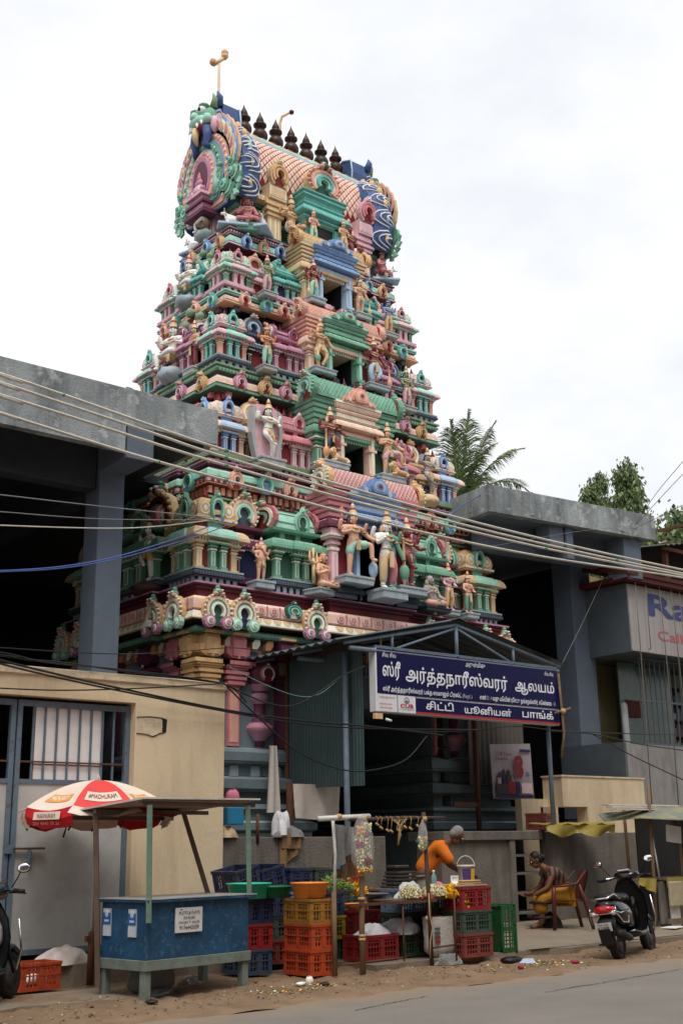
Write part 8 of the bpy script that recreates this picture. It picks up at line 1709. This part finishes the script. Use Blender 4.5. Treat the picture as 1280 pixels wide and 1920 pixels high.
part('counter', rs, lambda b: (b.box(.12, 1.3, -.15, .5, .70, .73, wood), b.box(.1, 1.3, -.16, -.1, .05, .12, wood))); part('counter_cloth', rs, lambda b: b.slab([(.1, .60), (.35, .55), (.62, .57), (.66, .745), (.1, .74)], .16, .175, yelt, fn=lambda u, v, w: (u, -w, v))); part('panel', rs, lambda b: b.box(.0, .70, -.08, -.05, .05, .68, oldc)); part('panel', rs, lambda b: b.box(.3, 1.3, .5, .52, .0, 1.7, mat('stall_dark', (40, 38, 36), dirt=.3)))
b = MB(); b.box(.02, .40, -.2, -.185, 1.30, 1.56, mat('notice_paper', (206, 204, 202), rough=.6)); o = b.obj('hanging_paper', rs); o.rotation_euler = (0, .10, 0)
b = MB(); b.box(.10, .46, -.22, -.16, .30, .68, mat('beige_bag', (170, 158, 130), rough=.8, dirt=.3), .03); b.obj('hanging_bag', rs); b = MB(); b.box(.18, .42, -.14, -.12, .0, .30, rfw); b.obj('board', rs)
hang_cloth('yellow_tarpaulin', 'yellow tarpaulin edge sagging over the low concrete wall', 'tarpaulin', ((15.10, 13.2, 1.73), (16.30, 12.75, 1.72)), lambda u: .10+.10*abs(sin(u*7)), yelt, 15, wav=.05, n=20); 
b = MB(); A = [(15.10+.06*i, 13.2-.0225*i, 1.73+.02*sin(i*1.3)) for i in range(21)]; B_ = [(x+.05, y+.45, z+.03) for x, y, z in A]; b.strip(A, B_, yelt); b.strip([(x, y, z-.01) for x, y, z in B_], [(x, y, z-.01) for x, y, z in A], yelt); o = b.obj('yellow_tarpaulin', None, 'flat part of the yellow tarpaulin lying on the wall top'); o['category'] = 'tarpaulin'
hang_cloth('plastic_sheet', 'yellow and white plastic rag beside the scooter handlebar', 'plastic', ((15.75, 11.95, .90), (16.12, 11.9, .88)), lambda u: .10+.14*u, yelt, 19, n=8)
b = MB(); b.box(-.2, .2, -.12, .12, 0, .01, P.white); o = b.obj('paper_sheet', None, 'white paper lying on the pavement near the right edge', (16.15, 11.7, .155), .3); o['category'] = 'paper'
b = MB(); b.tube([(15.45, 13.05, 4.2), (15.42, 13.0, 3.6), (15.44, 13.0, 3.2), (15.34, 13.0, 2.8)], .022, bam, 6); b.tube([(15.24, 13.0, 3.52), (15.62, 12.98, 3.62)], .022, bam, 6); b.ell((15.43, 12.98, 3.56), (.05, .05, .05), tw, 8, 5); o = b.obj('bamboo_cross', None, 'bamboo cross tied to the right end of the sign'); o['category'] = 'bamboo pole'
b = MB(); b.box(11.30, 11.44, 13.0, 13.06, 3.22, 3.30, P.ochre); b.tube([(11.5, 13.0, 3.22), (11.6, 13.0, 3.2)], .02, P.white, 6); o = b.obj('junction_box', None, 'small yellow junction box under the left end of the sign'); o['category'] = 'junction box'
# ---- litter along the verge
b = MB(); b.ell((0, 0, .03), (.17, .11, .05), mat('black_bag', (22, 22, 26), rough=.4, dirt=.1, bump=.4), 12, 6, wob=.2, seed=3); o = b.obj('black_bag', None, 'crushed black bag on the road edge', (11.36, 10.62, .03)); o['category'] = 'bag'
b = MB(); b.cbox((0, 0, .0), (.26, .15, .012), mat('bluish_paper', (172, 186, 210), rough=.5, dirt=.1), .003, Matrix.Rotation(.35, 3, 'X')); o = b.obj('magazine', None, 'bluish paper lying against the black bag', (11.46, 10.50, .05), -.5); o['category'] = 'paper'
cols = [lg[1], lg[3], fyel, fcream, mat('dry_leaf', (150, 116, 66), dirt=.1, bump=0), mat('dark_scrap', (52, 42, 36), dirt=.1, bump=0), fred]
b = MB(); rn = random.Random(77)
def vz(x, y): return verge(x, y, rnz)+.006
class _R:
    def random(s): return .5
rnz = _R()
for i in range(950):
    cl = rn.random(); x = rn.uniform(5, 17); y = 9.75+abs(rn.gauss(.55, .35))
    if cl < .22: x = rn.gauss(7.7, .35); y = rn.gauss(10.3, .12)
    elif cl < .40: x = rn.gauss(11.5, .35); y = rn.gauss(10.25, .07)
    if y > 11: continue
    m_ = cols[rn.choice((0, 1, 2, 3, 4, 4, 4, 5, 5, 3))] if cl < .4 else cols[rn.choice((4, 4, 5, 5, 5, 3))]
    p = Vector((x, y, vz(x, y)+.004)); a = rn.uniform(0, 6.3); s_ = rn.uniform(.006, .022); d = Vector((cos(a), sin(a), rn.uniform(-.1, .3)))*s_; e = Vector((-sin(a), cos(a), rn.uniform(0, .3)))*s_*.6; b.add([p-d, p-e*.8, p+d, p+e+Vector((0, 0, s_*.3))], [(0, 1, 2, 3)], m_)
put(b.mesh('fallen_petals'), 'fallen_petals', kind='stuff')
b = MB(); peb = [mat('pebble_%d' % i, c, rough=.9, dirt=.3) for i, c in enumerate([(132, 112, 92), (104, 90, 76), (150, 132, 112)])]
for i in range(280):
    x = rn.uniform(4.5, 17); y = 9.9+abs(rn.gauss(.5, .4)); 
    if y > 11.1: continue
    s_ = rn.choice((.006, .008, .011, .018)) ; b.ell((x, y, vz(x, y)), (s_*1.3, s_, s_*.7), peb[i % 3], 6, 4, wob=.2, seed=i)
put(b.mesh('pebbles'), 'pebbles', kind='stuff')
for i, (x, y, m_, l_) in enumerate(((7.95, 10.42, P.white, 'torn white plate on the dirt'), (8.12, 10.50, P.cream, 'folded pale paper standing on the dirt'), (8.15, 10.28, cols[5], 'dark husk on the dirt'), (11.95, 10.12, fred, 'red petal clump on the road edge'), (10.95, 10.10, fred, 'small red flower at the road edge'), (6.1, 10.3, cols[5], 'dark crushed rag near the kerb'))):
    b = MB(); b.ell((0, 0, .015), (.06, .035, .02) if i != 1 else (.03, .05, .05), m_, 9, 5, wob=.25, seed=i); o = b.obj('litter', None, l_, (x, y, vz(x, y)), i*1.1); o['category'] = 'litter'
# ---- unseen houses added across the street, tall to cut its sky light
oh = mat('opposite_plaster', (112, 100, 88), rough=.9, dirt=.3, streak=1)
for i, (x, w, h_, c) in enumerate(((-16, 13.5, 13.5, oh), (-2, 13, 15, oh), (12, 13.5, 13.5, oh), (26, 13, 15.5, oh), (40, 13.6, 13, oh))):
    t = thing('sky_block_house', 'unseen house added across the street to block sky light, number %s along the row' % ('one', 'two', 'three', 'four', 'five')[i], 'house', (x, -8, 0)); b = MB(); b.box(-w/2, w/2, -8, 0, 0, h_, c); b.obj('wall', t)
    b = MB()
    for k in range(3):
        for z in (1.2, 4.4, 7.6, 10.6): b.box(-w/2+1+k*w/3.2, -w/2+2.2+k*w/3.2, -.05, .04, z, z+1.4, conc_d)
    b.obj('window', t)
# ================================================================ OVERHEAD WIRES
cable = mat('cream_cable', (206, 200, 188), rough=.5, var=.08, dirt=.2); bcable = mat('blue_cable', (74, 98, 164), rough=.45, dirt=.1); blk = mat('black_cable', (28, 28, 30), rough=.5, dirt=.2); gwire = mat('grey_wire', (128, 128, 132), rough=.5, dirt=.1); gnwire = mat('green_wire', (96, 150, 132), rough=.5, dirt=.1)
def smooth(pts, k=6):
    P_ = [Vector(p) for p in pts]; out = []
    for i in range(len(P_)-1):
        a, b_, c, d = P_[max(0, i-1)], P_[i], P_[i+1], P_[min(len(P_)-1, i+2)]
        for j in range(k):
            t = j/k; out.append(.5*((2*b_)+(c-a)*t+(2*a-5*b_+4*c-d)*t*t+(3*b_-a-3*c+d)*t**3))
    out.append(P_[-1]); return out
def wire(pts, r, m, label, cat='cable', name='overhead_cable', group=None):
    b = MB(); b.tube(smooth(pts), r, m, 6); o = b.obj(name, None, label); o['category'] = cat
    if group: o['group'] = group
    return o
G4 = 'thick cream cables across the street'
w1 = [(-2.5, 9, 6.1), (3.40, 9.00, 5.38), (3.68, 9.00, 5.36), (4.44, 9.00, 5.29), (5.97, 9.00, 5.14), (8.32, 9.00, 5.01), (10.56, 9.00, 4.95), (13.35, 9.00, 4.95), (16.5, 9.00, 5.0)]
w2 = [(-2.5, 9, 6.0), (3.40, 9.00, 5.30), (3.69, 9.00, 5.28), (5.21, 9.00, 5.14), (5.97, 9.00, 5.07), (8.32, 9.00, 4.94), (10.56, 9.00, 4.89), (13.35, 9.00, 4.90), (16.5, 9.00, 4.95)]
w3 = [(-2.5, 9, 5.9), (3.41, 9.00, 5.19), (3.69, 9.00, 5.17), (4.34, 9.00, 5.12), (5.97, 9.00, 4.99), (8.32, 9.00, 4.88), (10.55, 9.00, 4.84), (13.34, 9.00, 4.87), (16.5, 9.00, 4.92)]
w4 = [(-2.5, 9, 5.7), (3.42, 9.00, 5.04), (3.70, 9.00, 5.01), (4.93, 9.00, 4.90), (5.97, 9.00, 4.84), (8.31, 9.00, 4.73), (10.54, 9.00, 4.73), (13.34, 9.00, 4.84), (16.5, 9.00, 4.9)]
for pts, l_, j in ((w1, 'topmost of the four thick cream cables crossing the tower', .35), (w2, 'second from the top of the four thick cream cables', .62), (w3, 'third from the top of the four thick cream cables', .75), (w4, 'lowest of the four thick cream cables crossing the tower', .42)):
    o = wire(pts, .0135, cable, l_, group=G4)
    s_ = smooth(pts); b = MB()
    for q in (j, j+.18, .5):
        k = min(len(s_)-2, int(q*len(s_))); b.tube([s_[k], s_[k].lerp(s_[k+1], .12)], .018, gnwire, 6)
    b.obj('cable_tie', o, kind='stuff')
wire([(2, 11.5, 4.5), (4.84, 12.20, 4.39), (5.19, 12.30, 4.46), (6.04, 12.60, 4.68), (6.95, 13.00, 5.00), (7.99, 13.60, 5.46), (8.92, 14.20, 5.90), (9.83, 14.80, 6.37)], .008, bcable, 'upper of the two blue cables rising from the left edge to the tower', group='blue cables')
wire([(2, 11.5, 4.48), (4.85, 12.20, 4.37), (5.19, 12.30, 4.45), (6.04, 12.60, 4.66), (6.95, 13.00, 4.97), (7.99, 13.60, 5.41), (9.17, 14.30, 5.94), (10.03, 14.80, 6.37)], .008, bcable, 'lower of the two blue cables rising from the left edge to the tower', group='blue cables')
wire([(14.84, 14.90, 7.26), (15.28, 14.90, 7.59), (15.96, 14.70, 8.02)], .011, bcable, 'short blue cable between the tower and the right parapet')
wire([(2, 12, 5.1), (4.96, 12.50, 5.37), (5.21, 12.50, 5.40), (6.84, 13.00, 5.65), (9.63, 14.50, 6.29)], .007, gwire, 'highest thin grey wire over the dark hall opening')
wire([(2, 12, 5.0), (4.97, 12.50, 5.17), (5.23, 12.50, 5.20), (6.85, 13.00, 5.49), (9.63, 14.50, 6.27)], .006, gwire, 'middle thin grey wire over the dark hall opening')
wire([(2, 12, 4.9), (4.98, 12.50, 5.03), (5.24, 12.50, 5.04), (6.86, 13.00, 5.37), (7.98, 13.60, 5.71), (9.44, 14.50, 6.24)], .008, cable, 'lowest pale thin wire over the dark hall opening')
for pts, r, l_ in (([(3, 12.8, 4.2), (5.21, 12.80, 3.63), (5.47, 12.80, 3.55), (6.13, 12.80, 3.45), (7.06, 12.80, 3.33), (8.60, 12.90, 3.18), (9.90, 13.00, 3.12), (11.16, 13.00, 3.10), (12.64, 13.00, 3.04)], .014, 'thick black cable slanting over the gatehouse front to the sign'),
    ([(3, 12.8, 4.1), (5.21, 12.80, 3.58), (5.47, 12.80, 3.51), (6.14, 12.80, 3.41), (7.06, 12.80, 3.30), (8.60, 12.90, 3.16), (9.90, 13.00, 3.08), (11.15, 13.00, 3.07), (13.46, 13.00, 3.16)], .012, 'black cable running just under the thick one over the gatehouse'),
    ([(3, 12.8, 3.2), (5.24, 12.80, 3.23), (5.49, 12.80, 3.23), (6.28, 12.80, 3.26), (7.35, 12.80, 3.36), (8.60, 12.90, 3.52)], .009, 'black cable rising from the gate lintel to the gatehouse corner'),
    ([(8.60, 12.90, 3.52), (9.29, 12.90, 3.31), (9.83, 12.90, 3.33), (10.67, 13.00, 3.78), (11.15, 13.05, 3.97)], .011, 'black cable from the gatehouse corner up to the sign edge'),
    ([(8.60, 12.90, 3.52), (9.11, 12.90, 3.14), (9.82, 12.90, 2.68), (10.57, 12.90, 2.47), (11.15, 12.90, 2.48), (11.77, 12.90, 2.64), (12.26, 12.95, 3.01)], .011, 'black cable sagging lowest in front of the green sheet'),
    ([(3, 12.8, 3.66), (5.21, 12.80, 3.68), (5.46, 12.80, 3.69), (6.82, 12.80, 3.74), (8.28, 13.60, 4.00), (10.05, 14.80, 4.38), (11.01, 15.00, 4.40)], .007, 'thin black wire crossing the hall column to the tower'),
    ([(4, 12.95, 3.66), (5.53, 12.95, 3.63), (5.9, 12.9, 3.6), (6.34, 12.95, 3.61), (7.28, 12.95, 3.57), (8.63, 12.95, 3.53)], .012, 'black cable lying along the gatehouse coping'),
    ([(4, 12.95, 3.60), (5.4, 12.92, 3.66), (6.1, 12.9, 3.585), (7.0, 12.95, 3.59), (8.1, 12.94, 3.56), (8.7, 12.95, 3.5), (9.0, 12.95, 3.3)], .009, 'second black cable tangled along the gatehouse coping'),
    ([(11.16, 13.00, 3.10), (12.65, 13.00, 3.09), (14.19, 13.00, 3.25), (15.09, 13.00, 3.24), (16.15, 13.20, 3.27), (19.65, 13.60, 3.41), (23, 13.6, 3.6)], .009, 'black cable passing under the sign to the shop'),
    ([(15.09, 13.00, 3.22), (16.18, 13.00, 3.22), (17.49, 13.00, 3.10), (18.74, 13.00, 3.04), (21, 13, 2.9)], .010, 'black cable sagging from the right pole to the shop'),
    ([(16.18, 13.00, 3.22), (17.16, 13.00, 2.91), (18.66, 13.00, 2.51), (21, 13, 1.9)], .010, 'black cable dropping steeply over the grey shop wall')):
    wire(pts, r, blk, l_)
wire([(8.75, 13.00, 3.76), (9.36, 13.00, 3.56), (9.90, 13.00, 3.45), (10.28, 13.00, 3.51), (10.67, 13.00, 3.78)], .005, gnwire, 'thin green wire looping in front of the green sheet')
wire([(15.44, 14.40, 6.70), (18.33, 14.0, 7.41), (19.21, 14.0, 7.26)], .004, gwire, 'thin wire under the right parapet')
for pts, l_ in (([(19.21, 14.0, 7.58), (17.21, 12.00, 7.45), (15.44, 10.00, 7.39), (13, 7.4, 7.3)], 'upper wire leaving the right parapet towards the street'), ([(19.30, 14.0, 7.65), (17.37, 12.00, 7.42), (15.40, 10.00, 7.13), (13, 7.4, 6.8)], 'second wire leaving the right parapet towards the street'), ([(19.20, 14.0, 7.53), (18.00, 12.00, 7.37), (17.00, 11.00, 7.12), (15, 9, 6.7)], 'third wire leaving the right parapet towards the street'), ([(19.84, 13.95, 7.77), (19.47, 13.00, 7.64), (18.50, 12.00, 7.37), (16, 9.5, 6.8)], 'lowest wire leaving the right parapet corner')):
    wire(pts, .006, gwire, l_)
wire([(15.50, 12.98, 4.38), (17.84, 14.40, 5.50), (19.45, 14.95, 6.87)], .004, gwire, 'thin string from the canopy eave up to the shop')
b = MB(); b.box(0, 1.9, -.03, .03, -.03, .03, rust); o = b.obj('iron_bracket', None, 'rusty iron bracket sticking out beside the right parapet', (20.0, 14.0, 7.62)); o.rotation_euler = (0, -.16, -.9); o['category'] = 'bracket'
